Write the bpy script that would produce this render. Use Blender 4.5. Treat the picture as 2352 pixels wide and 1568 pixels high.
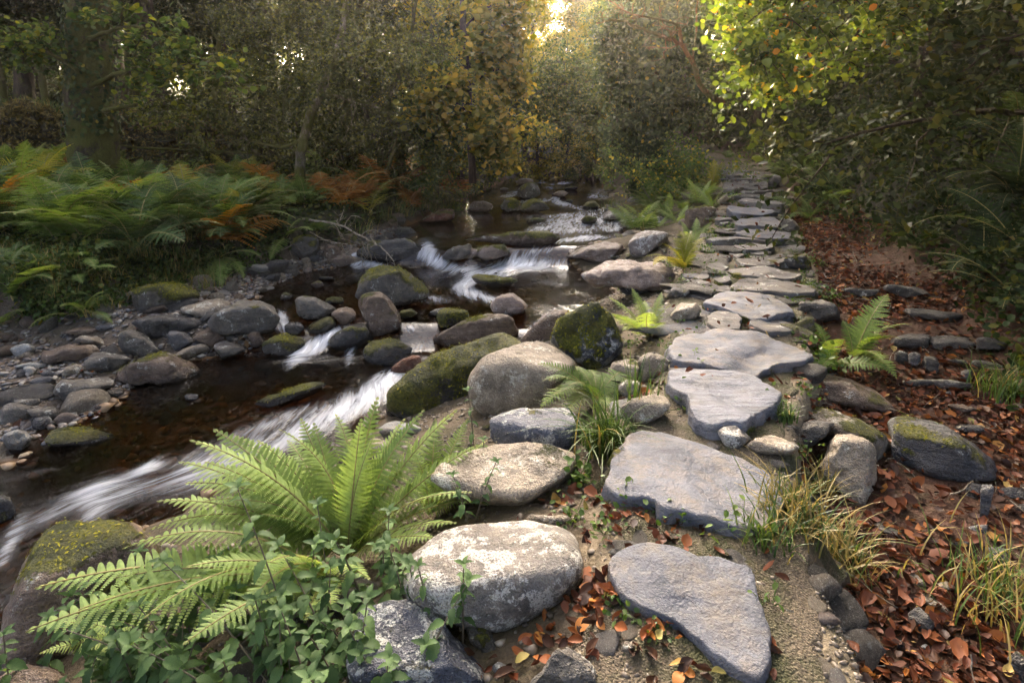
import bpy, bmesh, math, random
import numpy as np
from mathutils import Vector, Matrix

SC = bpy.context.scene
COL = SC.collection
for o in list(bpy.data.objects):
    bpy.data.objects.remove(o)

# ------------------------------------------------------------------ camera
CAM = np.array([0.0, 0.0, 1.5])
PITCH = math.radians(10)
FPX, CX, CY = 1307.0, 1176.0, 530.5          # focal length and principal point for a 2352 px wide frame
cd = bpy.data.cameras.new('camera')
cd.lens = 36 * FPX / 2352
cd.shift_y = -(784 - CY) / 2352
cd.clip_start, cd.clip_end = 0.05, 600
cam = bpy.data.objects.new('camera', cd)
COL.objects.link(cam)
cam.location = CAM
cam.rotation_euler = (math.pi / 2 - PITCH, 0, 0)
SC.camera = cam

# ------------------------------------------------------------------ sky, sun, exposure
SUN_EL, SUN_AZ = math.radians(18), math.radians(-6)     # azimuth measured from +Y (the way the camera looks) towards +X
w = bpy.data.worlds.new('World')
SC.world = w
w.use_nodes = True
wn = w.node_tree.nodes
sky = wn.new('ShaderNodeTexSky')
sky.sky_type = 'NISHITA'
sky.sun_disc = False
sky.sun_elevation = SUN_EL
sky.sun_rotation = SUN_AZ
sky.air_density, sky.dust_density, sky.ozone_density = 0.30, 10.0, 0.2
wn['Background'].inputs['Strength'].default_value = 0.15
w.node_tree.links.new(sky.outputs[0], wn['Background'].inputs[0])
sd = bpy.data.lights.new('sun', 'SUN')
sd.energy, sd.angle, sd.color = 4.6, math.radians(8), (1.0, 0.80, 0.48)
sun = bpy.data.objects.new('sun', sd)
COL.objects.link(sun)
sdir = Vector((math.sin(SUN_AZ) * math.cos(SUN_EL), math.cos(SUN_AZ) * math.cos(SUN_EL), math.sin(SUN_EL)))
sun.location = sdir * 40
sun.rotation_euler = (-sdir).to_track_quat('-Z', 'Y').to_euler()
SC.view_settings.view_transform = 'Standard'
SC.view_settings.look = 'None'
SC.view_settings.exposure = 4.0
SC.view_settings.gamma = 1.0
cy = SC.cycles
cy.max_bounces, cy.diffuse_bounces, cy.glossy_bounces = 4, 2, 2
cy.transmission_bounces, cy.transparent_max_bounces, cy.volume_bounces = 4, 8, 0
cy.caustics_reflective = cy.caustics_refractive = False
cy.use_denoising = True
cy.adaptive_threshold = 0.018
cy.sample_clamp_indirect = 4.0

# ------------------------------------------------------------------ small maths
RNG = np.random.default_rng(7)
def nrm(v):
    v = np.asarray(v, float)
    return v / (np.linalg.norm(v, axis=-1, keepdims=True) + 1e-12)
def sstep(a, b, x):
    t = np.clip((x - a) / (b - a), 0, 1)
    return t * t * (3 - 2 * t)
def hash3(i, j, k, seed):
    n = (i * 374761393 + j * 668265263 + k * 1274126177 + seed * 974711) & 0xffffffff
    n = ((n ^ (n >> 13)) * 1274126177) & 0xffffffff
    n = ((n ^ (n >> 16)) * 2246822519) & 0xffffffff
    return (n ^ (n >> 15)).astype(np.float64) / 2147483648.0 - 1.0
def vnoise(P, seed=0):
    P = np.asarray(P, float)
    I = np.floor(P).astype(np.int64)
    f = P - I
    f = f * f * (3 - 2 * f)
    r = 0
    for dx in (0, 1):
        for dy in (0, 1):
            for dz in (0, 1):
                wt = (f[:, 0] if dx else 1 - f[:, 0]) * (f[:, 1] if dy else 1 - f[:, 1]) * (f[:, 2] if dz else 1 - f[:, 2])
                r = r + wt * hash3(I[:, 0] + dx, I[:, 1] + dy, I[:, 2] + dz, seed)
    return r
def fbm(P, seed=0, octaves=4, gain=0.5):
    r, a, s = 0, 1.0, 0
    P = np.asarray(P, float)
    for o in range(octaves):
        r = r + a * vnoise(P * (2.03 ** o) + o * 7.3, seed + o)
        s += a
        a *= gain
    return r / s
FWD = np.array([0, math.cos(PITCH), -math.sin(PITCH)])
UPV = np.array([0, math.sin(PITCH), math.cos(PITCH)])
RGT = np.array([1.0, 0, 0])
def ray(px, py):
    return FWD + RGT * ((px - CX) / FPX) - UPV * ((py - CY) / FPX)
def at(px, py, Y):
    d = ray(px, py)
    return CAM + d * (Y / d[1])
def project(P):
    d = P - CAM
    z = d @ FWD
    return CX + FPX * (d @ RGT) / z, CY - FPX * (d @ UPV) / z

# ------------------------------------------------------------------ the lie of the land
def wlev(Y):
    Y = np.asarray(Y, float)
    z = -0.92 + 0.03 * np.clip(Y - 2, 0, 3)
    z = z + 0.17 * sstep(5.55, 6.15, Y) + 0.25 * sstep(8.75, 9.25, Y)
    return z + 0.010 * np.clip(Y - 9.3, 0, 20)
def wsurf(X, Y):
    X, Y = np.asarray(X, float), np.asarray(Y, float)
    P = np.stack([X * 1.3, X * 0 + Y * 0.5, X * 0], -1).reshape(-1, 3)
    off = (vnoise(P, 5) * 0.28).reshape(X.shape)
    return wlev(Y + off)
def zpath(Y):
    Y = np.asarray(Y, float)
    return 0.085 * np.clip(Y - 7, 0, 14)
def edge(pts, zf):
    out = []
    for px, py in pts:
        d = ray(px, py)
        Y = 5.0
        for _ in range(60):
            t = (float(zf(Y)) - CAM[2]) / d[2]
            Y = 0.5 * Y + 0.5 * np.clip(t * d[1], 0.5, 60)
        p = CAM + d * (Y / d[1])
        out.append((Y, p[0]))
    out.sort()
    return np.array([o[0] for o in out]), np.array([o[1] for o in out])
EL = edge([(-900, 1400), (-300, 1160), (0, 1075), (120, 1010), (250, 930), (300, 880), (390, 835), (550, 812), (585, 760), (560, 700), (600, 660), (690, 625),
           (760, 590), (880, 545), (945, 515), (1010, 480), (1080, 450), (1150, 420), (1175, 402)], wlev)
ER = edge([(-300, 1700), (60, 1400), (200, 1290), (330, 1220), (600, 1090), (830, 1010), (900, 950), (960, 880), (1130, 800), (1240, 770), (1330, 710), (1420, 690),
           (1400, 650), (1330, 620), (1320, 580), (1430, 545), (1440, 515), (1400, 490), (1400, 470), (1390, 440), (1380, 415), (1370, 400)], wlev)
EB = edge([(0, 745), (200, 725), (310, 690), (420, 652), (560, 627), (640, 610), (720, 588), (800, 556), (900, 520), (960, 495), (1030, 465), (1100, 440), (1140, 420), (1165, 402)],
          lambda Y: wlev(Y) + 0.15)
EP0 = edge([(1290, 1568), (1350, 1400), (1375, 1150), (1440, 1000), (1500, 880), (1520, 790), (1530, 720), (1545, 650), (1590, 580), (1630, 520), (1650, 470), (1650, 430), (1655, 400), (1665, 385)], zpath)
EP1 = edge([(2000, 1568), (1890, 1320), (1830, 1100), (1835, 960), (1880, 850), (1850, 740), (1885, 660), (1860, 600), (1830, 540), (1810, 490), (1800, 450), (1790, 420), (1775, 395)], zpath)
EF = edge([(2352, 900), (2270, 800), (2210, 740), (2140, 660), (2010, 590), (1920, 545), (1850, 490), (1815, 440), (1790, 400)], zpath)
def ie(E, Y, lo=None):
    return np.interp(Y, E[0], E[1])
def ground(X, Y):
    """Terrain height for arrays X, Y."""
    X, Y = np.broadcast_arrays(np.asarray(X, float), np.asarray(Y, float))
    shp = X.shape
    X, Y = X.ravel(), Y.ravel()
    wl = wlev(Y)
    xl, xr, xb = ie(EL, Y), ie(ER, Y), ie(EB, Y)
    p0, p1, xf = ie(EP0, Y), ie(EP1, Y), ie(EF, Y)
    near = Y < EB[0][0]
    xb = np.where(near, EB[1][0] - 0.5 * (EB[0][0] - Y) - 0.2, xb)
    xf = np.where(Y < EF[0][0], np.maximum(EF[1][0], xf), xf)
    xb = np.minimum(xb, xl - 0.12)
    zp = zpath(Y)
    zg = zp - 0.30 + 0.28 * sstep(2.6, 6.0, Y)
    far = sstep(17, 30, Y)
    # past the bend the banks close over the stream bed
    close = sstep(23, 27, Y)
    wb = wl - 0.30
    xs = [xb - 60, xb - 6, xb - 0.55, xb, xl, xl + 0.35, xr - 0.3, xr + 0.02,
          0.55 * xr + 0.45 * p0, p0 - 0.04, p0 + 0.05, p1 - 0.04, np.minimum(p1 + 0.12, xf - 0.02), xf, xf + 2.2, xf + 9, xf + 60]
    lb = 0.02 + 0.03 * np.clip(Y - 8, 0, 30)
    zs = [lb + 4.5, lb + 0.5, lb, wl + 0.16, wl + 0.01, wb, wb, wl + 0.0,
          0.45 * wl + 0.55 * zp - 0.12, zp - 0.10, zp, zp, zg, zg + 0.08, zg + 1.75, zg + 5.6, zg + 14.0]
    Z = np.full(X.shape, 0.0)
    Z = zs[0].copy() if hasattr(zs[0], 'copy') else Z
    Z = np.where(X <= xs[0], zs[0], Z)
    for a in range(len(xs) - 1):
        m = (X > xs[a]) & (X <= xs[a + 1])
        t = np.clip((X - xs[a]) / np.maximum(xs[a + 1] - xs[a], 1e-4), 0, 1)
        if a in (2, 4, 5, 6, 10, 11):
            t = t * t * (3 - 2 * t)
        Z = np.where(m, zs[a] + (zs[a + 1] - zs[a]) * t, Z)
    Z = np.where(X > xs[-1], zs[-1], Z)
    hill = np.clip(Y - 25, 0, 80) * 0.08
    Z = np.where(close > 0, Z * (1 - close) + close * np.maximum(Z, wl + 0.5), Z) + hill
    inpath = (X > p0) & (X < p1)
    instream = (X > xl) & (X < xr)
    P = np.stack([X, Y, X * 0], -1)
    amp = np.where(inpath, 0.018, np.where(instream, 0.07, 0.06 + 0.12 * sstep(0.5, 4, np.maximum(X - xf, xb - X))))
    Z = Z + amp * fbm(P * 1.7, 31, 4) + np.where(inpath, 0.006, 0.02) * fbm(P * 9, 44, 2)
    return Z.reshape(shp)
def surf(X, Y):
    return np.maximum(ground(X, Y), np.where((X > ie(EL, Y) - 0.5) & (X < ie(ER, Y) + 0.4) & (np.asarray(Y) < 26), wsurf(X, Y), -9))
def psurf(X, Y):
    return zpath(Y) + 0.035
TT = np.geomspace(0.8, 70, 700)
def hit(px, py, f=None):
    f = f or surf
    d = ray(px, py)
    t = TT / d[1]
    P = CAM + d * t[:, None]
    g = P[:, 2] - f(P[:, 0], P[:, 1])
    k = np.argmax(g < 0)
    if g[k] >= 0:
        return P[-1]
    if k == 0:
        return P[0]
    a, b = g[k - 1], g[k]
    s = a / (a - b)
    p = P[k - 1] * (1 - s) + P[k] * s
    return p
def gz(x, y):
    return float(ground(np.array([x]), np.array([y]))[0])

# ------------------------------------------------------------------ mesh and object helpers
def mesh(name, V, F, mats, smooth=True, attrs=None, mi=None, uv=None):
    """V (n,3); F one array (m,3) or (m,4) or a list of such arrays."""
    me = bpy.data.meshes.new(name)
    V = np.asarray(V, np.float32)
    Fs = F if isinstance(F, list) else [F]
    Fs = [np.asarray(f, np.int32) for f in Fs if len(f)]
    nl = sum(f.size for f in Fs)
    nf = sum(len(f) for f in Fs)
    me.vertices.add(len(V))
    me.vertices.foreach_set('co', V.ravel())
    me.loops.add(nl)
    me.polygons.add(nf)
    li = np.concatenate([f.ravel() for f in Fs]).astype(np.int32)
    me.loops.foreach_set('vertex_index', li)
    st, c = [], 0
    for f in Fs:
        st.append(c + np.arange(len(f)) * f.shape[1])
        c += f.size
    me.polygons.foreach_set('loop_start', np.concatenate(st).astype(np.int32))
    if smooth:
        me.polygons.foreach_set('use_smooth', np.ones(nf, bool))
    if mi is not None:
        me.polygons.foreach_set('material_index', np.asarray(mi, np.int32))
    for k, v in (attrs or {}).items():
        v = np.asarray(v, np.float32)
        if v.ndim == 1:
            a = me.attributes.new(k, 'FLOAT', 'POINT')
            a.data.foreach_set('value', v)
        elif v.shape[1] == 3:
            a = me.attributes.new(k, 'FLOAT_VECTOR', 'POINT')
            a.data.foreach_set('vector', v.ravel())
        else:
            a = me.attributes.new(k, 'FLOAT_COLOR', 'POINT')
            a.data.foreach_set('color', v.ravel())
    for m in (mats if isinstance(mats, (list, tuple)) else [mats]):
        me.materials.append(m)
    me.update(calc_edges=True)
    return me
def tag(o, label=None, cat=None, group=None, kind=None):
    if label: o['label'] = label
    if cat: o['category'] = cat
    if group: o['group'] = group
    if kind: o['kind'] = kind
    return o
def obj(name, me, loc=(0, 0, 0), parent=None, rot=None, scale=None):
    o = bpy.data.objects.new(name, me)
    COL.objects.link(o)
    if parent is not None:
        o.parent = parent
    o.location = [float(c) for c in loc]
    if rot is not None: o.rotation_euler = [float(c) for c in rot]
    if scale is not None: o.scale = [float(c) for c in (scale if hasattr(scale, '__len__') else (scale,) * 3)]
    return o
def vnormals(V, F):
    N = np.zeros_like(V)
    a, b, c = V[F[:, 0]], V[F[:, 1]], V[F[:, 2]]
    fn = np.cross(b - a, c - a)
    for k in range(3):
        for ax in range(3):
            N[:, ax] += np.bincount(F[:, k], fn[:, ax], len(V))
    return nrm(N)
_ico = {}
def ico(sub):
    if sub not in _ico:
        bm = bmesh.new()
        bmesh.ops.create_icosphere(bm, subdivisions=sub, radius=1)
        V = np.array([v.co[:] for v in bm.verts])
        F = np.array([[v.index for v in f.verts] for f in bm.faces])
        bm.free()
        _ico[sub] = (nrm(V), F)
    return _ico[sub]
def tube(pts, rad, sides=6, seed=0, rough=0.0):
    pts = np.asarray(pts, float)
    rad = np.broadcast_to(np.asarray(rad, float), (len(pts),))
    T = np.gradient(pts, axis=0)
    T = nrm(T)
    ref = np.array([0.31, 0.17, 0.93]) if abs(T[0][2]) < 0.85 else np.array([0.93, 0.3, 0.1])
    A = nrm(np.cross(T, ref))
    B = np.cross(T, A)
    th = np.linspace(0, 2 * np.pi, sides, endpoint=False)
    R = rad[:, None]
    if rough:
        q = np.stack([np.cos(th)[None, :] * 1.5 + 0 * R, np.sin(th)[None, :] * 1.5 + 0 * R, np.arange(len(pts))[:, None] * 0.3 + 0 * th[None, :]], -1)
        R = R * (1 + rough * fbm(q.reshape(-1, 3), seed, 3).reshape(len(pts), sides))
    V = pts[:, None, :] + R[..., None] * (np.cos(th)[None, :, None] * A[:, None, :] + np.sin(th)[None, :, None] * B[:, None, :])
    n = len(pts)
    i = np.arange(n - 1)[:, None] * sides
    j = np.arange(sides)[None, :]
    j2 = (j + 1) % sides
    F = np.stack([i + j, i + j2, i + sides + j2, i + sides + j], -1).reshape(-1, 4)
    return V.reshape(-1, 3), F
class Acc:
    """Collects pieces of one part into a single mesh."""
    def __init__(s):
        s.V, s.F, s.n, s.A = [], {}, 0, []
    def add(s, VF, a=None):
        V, F = VF
        s.V.append(V)
        s.F.setdefault(F.shape[1], []).append(F + s.n)
        s.n += len(V)
        if a is not None:
            s.A.append(np.broadcast_to(np.asarray(a, float), (len(V),)))
    def get(s):
        return np.concatenate(s.V), [np.concatenate(f) for k, f in sorted(s.F.items())]
    def mesh(s, name, mats, attr=None, smooth=True):
        V, F = s.get()
        return mesh(name, V, F, mats, smooth, {attr: np.concatenate(s.A)} if attr else None)

# ------------------------------------------------------------------ materials
class NB:
    def __init__(s, name):
        s.m = bpy.data.materials.new(name)
        s.m.use_nodes = True
        s.t = s.m.node_tree
        s.t.nodes.clear()
        s.out = s.t.nodes.new('ShaderNodeOutputMaterial')
    def n(s, typ, out=0, _a=None, **kw):
        nd = s.t.nodes.new('ShaderNode' + typ)
        for k, v in (_a or {}).items():
            setattr(nd, k, v)
        for k, v in kw.items():
            key = int(k[1:]) if k[0] == '_' else k.replace('_', ' ')
            i = nd.inputs[key]
            if isinstance(v, bpy.types.NodeSocket):
                s.t.links.new(v, i)
            else:
                i.default_value = v
        return nd.outputs[out]
    def ramp(s, fac, stops, interp='LINEAR'):
        nd = s.t.nodes.new('ShaderNodeValToRGB')
        nd.color_ramp.interpolation = interp
        e = nd.color_ramp.elements
        while len(e) < len(stops): e.new(0.5)
        for el, (p, c) in zip(e, stops):
            el.position = p
            el.color = (*c, 1) if hasattr(c, '__len__') else (c, c, c, 1)
        s.t.links.new(fac, nd.inputs[0])
        return nd.outputs[0]
    def mix(s, f, a, b, blend='MIX'):
        nd = s.t.nodes.new('ShaderNodeMix')
        nd.data_type = 'RGBA'
        nd.blend_type = blend
        for i, v in ((0, f), (6, a), (7, b)):
            if isinstance(v, bpy.types.NodeSocket): s.t.links.new(v, nd.inputs[i])
            elif i == 0: nd.inputs[0].default_value = v
            else: nd.inputs[i].default_value = (*v, 1)
        return nd.outputs[2]
    def math(s, op, a, b=0.0, clamp=False):
        nd = s.t.nodes.new('ShaderNodeMath')
        nd.operation = op
        nd.use_clamp = clamp
        for i, v in ((0, a), (1, b)):
            if isinstance(v, bpy.types.NodeSocket): s.t.links.new(v, nd.inputs[i])
            else: nd.inputs[i].default_value = v
        return nd.outputs[0]
    def attr(s, name, out=2):
        return s.n('Attribute', out, {'attribute_name': name})
    def coord(s, which='Object'):
        nd = s.t.nodes.new('ShaderNodeTexCoord')
        return nd.outputs[which]
    def rnd(s):
        return s.n('ObjectInfo', 5)
    def bump(s, h, strength=0.5, dist=0.02, normal=None):
        kw = dict(Height=h, Strength=strength, Distance=dist)
        if normal is not None: kw['Normal'] = normal
        return s.n('Bump', 0, None, **kw)
    def surface(s, sh):
        s.t.links.new(sh, s.out.inputs['Surface'])
        return s.m
MOSS_A, MOSS_B = (0.042, 0.052, 0.009), (0.25, 0.235, 0.026)
def rock_mat(name, c1, c2, c3, lichen=0.3, lc=(0.46, 0.46, 0.40), rough=0.62, grain=1.0, strata=0.0, spec=0.4, moss_a=MOSS_A, moss_b=MOSS_B):
    b = NB(name)
    co = b.coord()
    off = b.n('VectorMath', 0, {'operation': 'ADD'}, _0=co, _1=b.n('CombineXYZ', 0, None, X=b.math('MULTIPLY', b.rnd(), 37.0), Y=b.math('MULTIPLY', b.rnd(), 17.0)))
    big = b.n('TexNoise', 0, None, Vector=off, Scale=4.2 * grain, Detail=4.0, Roughness=0.68)
    mid = b.n('TexNoise', 0, None, Vector=off, Scale=17 * grain, Detail=4.0, Roughness=0.75)
    fine = b.n('TexNoise', 0, None, Vector=off, Scale=110 * grain, Detail=2.0, Roughness=0.7)
    col = b.mix(b.ramp(big, [(0.36, 0.0), (0.64, 1.0)]), c1, c2)
    col = b.mix(b.ramp(mid if 'slab' not in name else b.n('TexNoise', 0, None, Vector=off, Scale=6.5, Detail=4.0, Roughness=0.7), [(0.45, 0.0), (0.68, 0.85)]), col, c3)
    if strata:
        mp = b.n('Mapping', 0, None, Vector=off, Rotation=(0.35, 0.25, 0.5), Scale=(2.0, 14.0, 30.0))
        st = b.n('TexNoise', 0, None, Vector=mp, Scale=1.6, Detail=5.0, Roughness=0.7)
        col = b.mix(b.math('MULTIPLY', b.ramp(st, [(0.38, 0.0), (0.66, 1.0)]), strata), col, tuple(min(1, x * 1.9 + 0.03) for x in c2))
    sp = b.ramp(fine, [(0.33, 0.72), (0.5, 1.0), (0.7, 1.28)] if 'slab' not in name else [(0.33, 0.88), (0.5, 1.0), (0.7, 1.12)])
    col = b.mix(1.0, col, sp, 'MULTIPLY')
    hsv = b.n('HueSaturation', 0, None, Value=b.math('ADD', b.math('MULTIPLY', b.rnd(), 0.5), 0.75), Color=col)
    col = hsv
    if lichen > 0:
        l1 = b.n('TexNoise', 0, None, Vector=off, Scale=7.0 * grain, Detail=5.0, Roughness=0.8)
        lm = b.ramp(l1, [(0.62 - 0.13 * lichen, 0.0), (0.66 - 0.13 * lichen, 0.9)])
        lm = b.math('MULTIPLY', lm, b.ramp(fine, [(0.36, 0.15), (0.5, 1.0)]))
        col = b.mix(lm, col, lc)
    moss = b.attr('moss')
    mn = b.n('TexNoise', 0, None, Vector=co, Scale=60.0, Detail=4.0, Roughness=0.75)
    mn2 = b.n('TexNoise', 0, None, Vector=co, Scale=9.0, Detail=4.0, Roughness=0.6)
    mfac = b.math('ADD', moss, b.math('MULTIPLY', b.math('SUBTRACT', mn2, 0.5), 0.9))
    mfac = b.math('ADD', mfac, b.math('MULTIPLY', b.math('SUBTRACT', mn, 0.5), 0.7))
    mfac = b.ramp(mfac, [(0.44, 0.0), (0.58, 1.0)])
    mc = b.mix(b.ramp(mn, [(0.35, 0.0), (0.68, 1.0)]), moss_a, moss_b)
    mc = b.mix(b.ramp(mn2, [(0.5, 0.0), (0.75, 0.6)]), mc, (0.085, 0.055, 0.012))
    mc = b.mix(b.ramp(big, [(0.42, 0.75), (0.58, 0.0)]), mc, (0.020, 0.028, 0.006))
    col = b.mix(mfac, col, mc)
    wet = b.attr('wet')
    col = b.mix(b.math('MULTIPLY', wet, 0.72), col, b.mix(1.0, col, (0.30, 0.26, 0.22), 'MULTIPLY'))
    h = b.math('ADD', b.math('MULTIPLY', mid, 1.0), b.math('MULTIPLY', fine, 0.35))
    if strata:
        h = b.math('ADD', h, b.math('MULTIPLY', st, 1.2 * strata))
    h = b.math('ADD', h, b.math('MULTIPLY', b.math('MULTIPLY', mfac, mn), 1.6))
    bp = b.bump(h, 1.0, 0.035) if 'slab' not in name else b.bump(h, 0.9, 0.018)
    ro = b.math('ADD', b.math('MULTIPLY', mfac, 0.25), b.math('ADD', b.math('MULTIPLY', mid, 0.35), rough - 0.2), True)
    ro = b.math('SUBTRACT', ro, b.math('MULTIPLY', wet, 0.3), True)
    return b.surface(b.n('BsdfPrincipled', 0, None, Base_Color=col, Roughness=ro, Normal=bp, **{'Specular_IOR_Level': spec}))
def leaf_mat(name, stops, trans=0.35, rough=0.5, spec=0.14, attr='rnd', tcol=(1.5, 1.4, 0.45), objv=0.35, near=False):
    near = near or attr is None
    b = NB(name)
    f = b.attr(attr) if attr else b.rnd()
    col = b.ramp(f, stops)
    v = b.math('ADD', b.math('MULTIPLY', b.rnd(), objv), 1.0 - objv / 2)
    if near:
        nz = b.n('TexNoise', 0, None, Vector=b.coord(), Scale=35.0, Detail=1.0)
        v = b.math('MULTIPLY', v, b.math('ADD', b.math('MULTIPLY', nz, 0.8), 0.6))
    col = b.n('HueSaturation', 0, None, Value=v, Color=col)
    p = b.n('BsdfPrincipled', 0, None, Base_Color=col, Roughness=rough, **{'Specular_IOR_Level': spec})
    tr = b.n('BsdfTranslucent', 0, None, Color=b.mix(1.0, col, tcol, 'MULTIPLY'))
    return b.surface(b.n('MixShader', 0, None, Fac=trans, _1=p, _2=tr))
def bark_mat(name, c1, c2, moss=0.5, scale=1.0):
    b = NB(name)
    co = b.coord()
    mp = b.n('Mapping', 0, None, Vector=co, Scale=(14.0 * scale, 14.0 * scale, 3.0 * scale))
    n1 = b.n('TexNoise', 0, None, Vector=mp, Scale=1.6, Detail=6.0, Roughness=0.7)
    n2 = b.n('TexNoise', 0, None, Vector=co, Scale=3.0, Detail=6.0, Roughness=0.65)
    n3 = b.n('TexNoise', 0, None, Vector=co, Scale=45.0, Detail=3.0, Roughness=0.7)
    col = b.mix(b.ramp(n1, [(0.4, 0.0), (0.65, 1.0)]), c1, c2)
    m = b.math('ADD', n2, b.math('MULTIPLY', b.math('SUBTRACT', n3, 0.5), 0.3))
    mf = b.ramp(m, [(0.62 - 0.3 * moss, 0.0), (0.70 - 0.3 * moss, 1.0)])
    mc = b.mix(n3, (0.022, 0.028, 0.005), (0.12, 0.115, 0.014))
    col = b.mix(mf, col, mc)
    h = b.math('ADD', n1, b.math('MULTIPLY', b.math('MULTIPLY', n3, mf), 0.8))
    return b.surface(b.n('BsdfPrincipled', 0, None, Base_Color=col, Roughness=0.85, Normal=b.bump(h, 0.9, 0.03), **{'Specular_IOR_Level': 0.2}))
M = {}
M['slate'] = rock_mat('slate_rock', (0.030, 0.029, 0.029), (0.072, 0.071, 0.072), (0.12, 0.105, 0.085), 0.15, rough=0.42, strata=0.5)
M['dark'] = rock_mat('dark_wet_rock', (0.022, 0.021, 0.020), (0.060, 0.055, 0.048), (0.09, 0.075, 0.058), 0.1, rough=0.36, strata=0.25)
M['grey'] = rock_mat('grey_rock', (0.042, 0.037, 0.030), (0.092, 0.083, 0.068), (0.15, 0.125, 0.092), 0.3, rough=0.5, strata=0.25)
M['tan'] = rock_mat('tan_rock', (0.135, 0.108, 0.075), (0.27, 0.22, 0.155), (0.36, 0.30, 0.215), 0.45, (0.50, 0.47, 0.38), rough=0.6)
M['brown'] = rock_mat('brown_rock', (0.060, 0.040, 0.026), (0.125, 0.085, 0.055), (0.17, 0.125, 0.09), 0.2, rough=0.4, strata=0.3)
M['red'] = rock_mat('red_wet_rock', (0.075, 0.026, 0.013), (0.16, 0.065, 0.035), (0.2, 0.11, 0.07), 0.0, rough=0.3)
M['pale'] = rock_mat('pale_rock', (0.20, 0.20, 0.18), (0.33, 0.325, 0.295), (0.26, 0.22, 0.17), 0.2, rough=0.55)
M['granite'] = rock_mat('lichen_granite', (0.115, 0.10, 0.085), (0.23, 0.205, 0.17), (0.30, 0.26, 0.20), 0.85, (0.60, 0.57, 0.49), rough=0.62, grain=1.2)
M['blue'] = rock_mat('blue_lichen_rock', (0.045, 0.05, 0.062), (0.10, 0.108, 0.13), (0.15, 0.15, 0.16), 0.72, (0.47, 0.47, 0.41), rough=0.42)
M['lichen'] = rock_mat('white_lichen_rock', (0.12, 0.10, 0.085), (0.21, 0.18, 0.15), (0.25, 0.20, 0.17), 0.85, (0.55, 0.53, 0.48), rough=0.55)
M['pink'] = rock_mat('pinkish_bedrock', (0.12, 0.085, 0.065), (0.22, 0.165, 0.125), (0.27, 0.21, 0.18), 0.35, rough=0.4, strata=0.35)
M['slab'] = rock_mat('slab_blue_grey', (0.062, 0.066, 0.076), (0.118, 0.122, 0.138), (0.185, 0.148, 0.105), 0.0, rough=0.58, strata=0.22, spec=0.3)
M['slabs'] = rock_mat('slab_streaked', (0.085, 0.088, 0.10), (0.155, 0.158, 0.172), (0.21, 0.19, 0.16), 0.0, rough=0.6, strata=0.75, spec=0.3)
M['slab2'] = rock_mat('slab_grey', (0.060, 0.054, 0.047), (0.118, 0.108, 0.096), (0.175, 0.145, 0.11), 0.3, rough=0.68, strata=0.35, spec=0.3)
M['wall'] = rock_mat('wall_stone', (0.030, 0.022, 0.014), (0.060, 0.045, 0.028), (0.08, 0.06, 0.035), 0.0, rough=0.9, moss_a=(0.024, 0.020, 0.006), moss_b=(0.10, 0.080, 0.014))
M['bark'] = bark_mat('dark_bark', (0.022, 0.014, 0.009), (0.075, 0.048, 0.030), 0.25)
M['mossbark'] = bark_mat('mossy_bark', (0.026, 0.018, 0.011), (0.085, 0.06, 0.038), 0.85)
M['birch'] = bark_mat('pale_bark', (0.07, 0.055, 0.035), (0.20, 0.17, 0.125), 0.68)
M['twig'] = bark_mat('dead_twig', (0.16, 0.125, 0.085), (0.36, 0.32, 0.25), 0.15)
M['lit_branch'] = bark_mat('orange_lit_branch', (0.11, 0.055, 0.02), (0.26, 0.14, 0.045), 0.62)  # the orange light on this branch is put into the bark colour
G = leaf_mat
M['mossleaf'] = G('moss_tuft', [(0, (0.04, 0.05, 0.008)), (0.5, (0.15, 0.15, 0.016)), (1, (0.38, 0.34, 0.04))], 0.2, 0.8, 0.1)
M['holly'] = G('holly_leaf', [(0, (0.020, 0.026, 0.006)), (0.6, (0.058, 0.072, 0.013)), (1, (0.14, 0.14, 0.018))], 0.45, 0.4, 0.22)
M['leafg'] = G('green_leaf', [(0, (0.022, 0.045, 0.012)), (0.7, (0.07, 0.11, 0.022)), (1, (0.18, 0.18, 0.025))], 0.55)
M['leafy'] = G('yellow_leaf', [(0, (0.09, 0.115, 0.014)), (0.6, (0.22, 0.21, 0.022)), (1, (0.40, 0.28, 0.028))], 0.6)
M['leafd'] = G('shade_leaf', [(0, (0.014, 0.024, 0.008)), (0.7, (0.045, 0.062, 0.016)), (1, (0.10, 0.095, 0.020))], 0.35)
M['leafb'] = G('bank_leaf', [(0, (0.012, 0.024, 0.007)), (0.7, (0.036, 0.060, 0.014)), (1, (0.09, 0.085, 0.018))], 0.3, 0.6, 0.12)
M['hazel'] = G('hazel_leaf', [(0, (0.045, 0.085, 0.018)), (0.62, (0.12, 0.175, 0.028)), (0.955, (0.21, 0.25, 0.035)), (0.97, (0.5, 0.28, 0.02)), (1, (0.5, 0.18, 0.02))], 0.5, 0.4, 0.4)
M['hazelo'] = G('hazel_leaf_single', [(0, (0.045, 0.085, 0.018)), (0.62, (0.12, 0.175, 0.028)), (0.955, (0.21, 0.25, 0.035)), (0.97, (0.5, 0.28, 0.02)), (1, (0.5, 0.18, 0.02))], 0.5, 0.4, 0.4, attr=None)
M['ivy'] = G('ivy_leaf', [(0, (0.018, 0.034, 0.011)), (0.7, (0.050, 0.080, 0.024)), (0.97, (0.10, 0.125, 0.035)), (1, (0.3, 0.24, 0.03))], 0.35, 0.5, 0.16)
M['frond'] = G('bright_frond', [(0, (0.19, 0.29, 0.085)), (1, (0.34, 0.43, 0.16))], 0.45, 0.5, 0.15, attr=None)
M['frondg'] = G('green_frond', [(0, (0.080, 0.14, 0.036)), (1, (0.17, 0.235, 0.062))], 0.4, 0.5, 0.15, attr=None)
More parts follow.
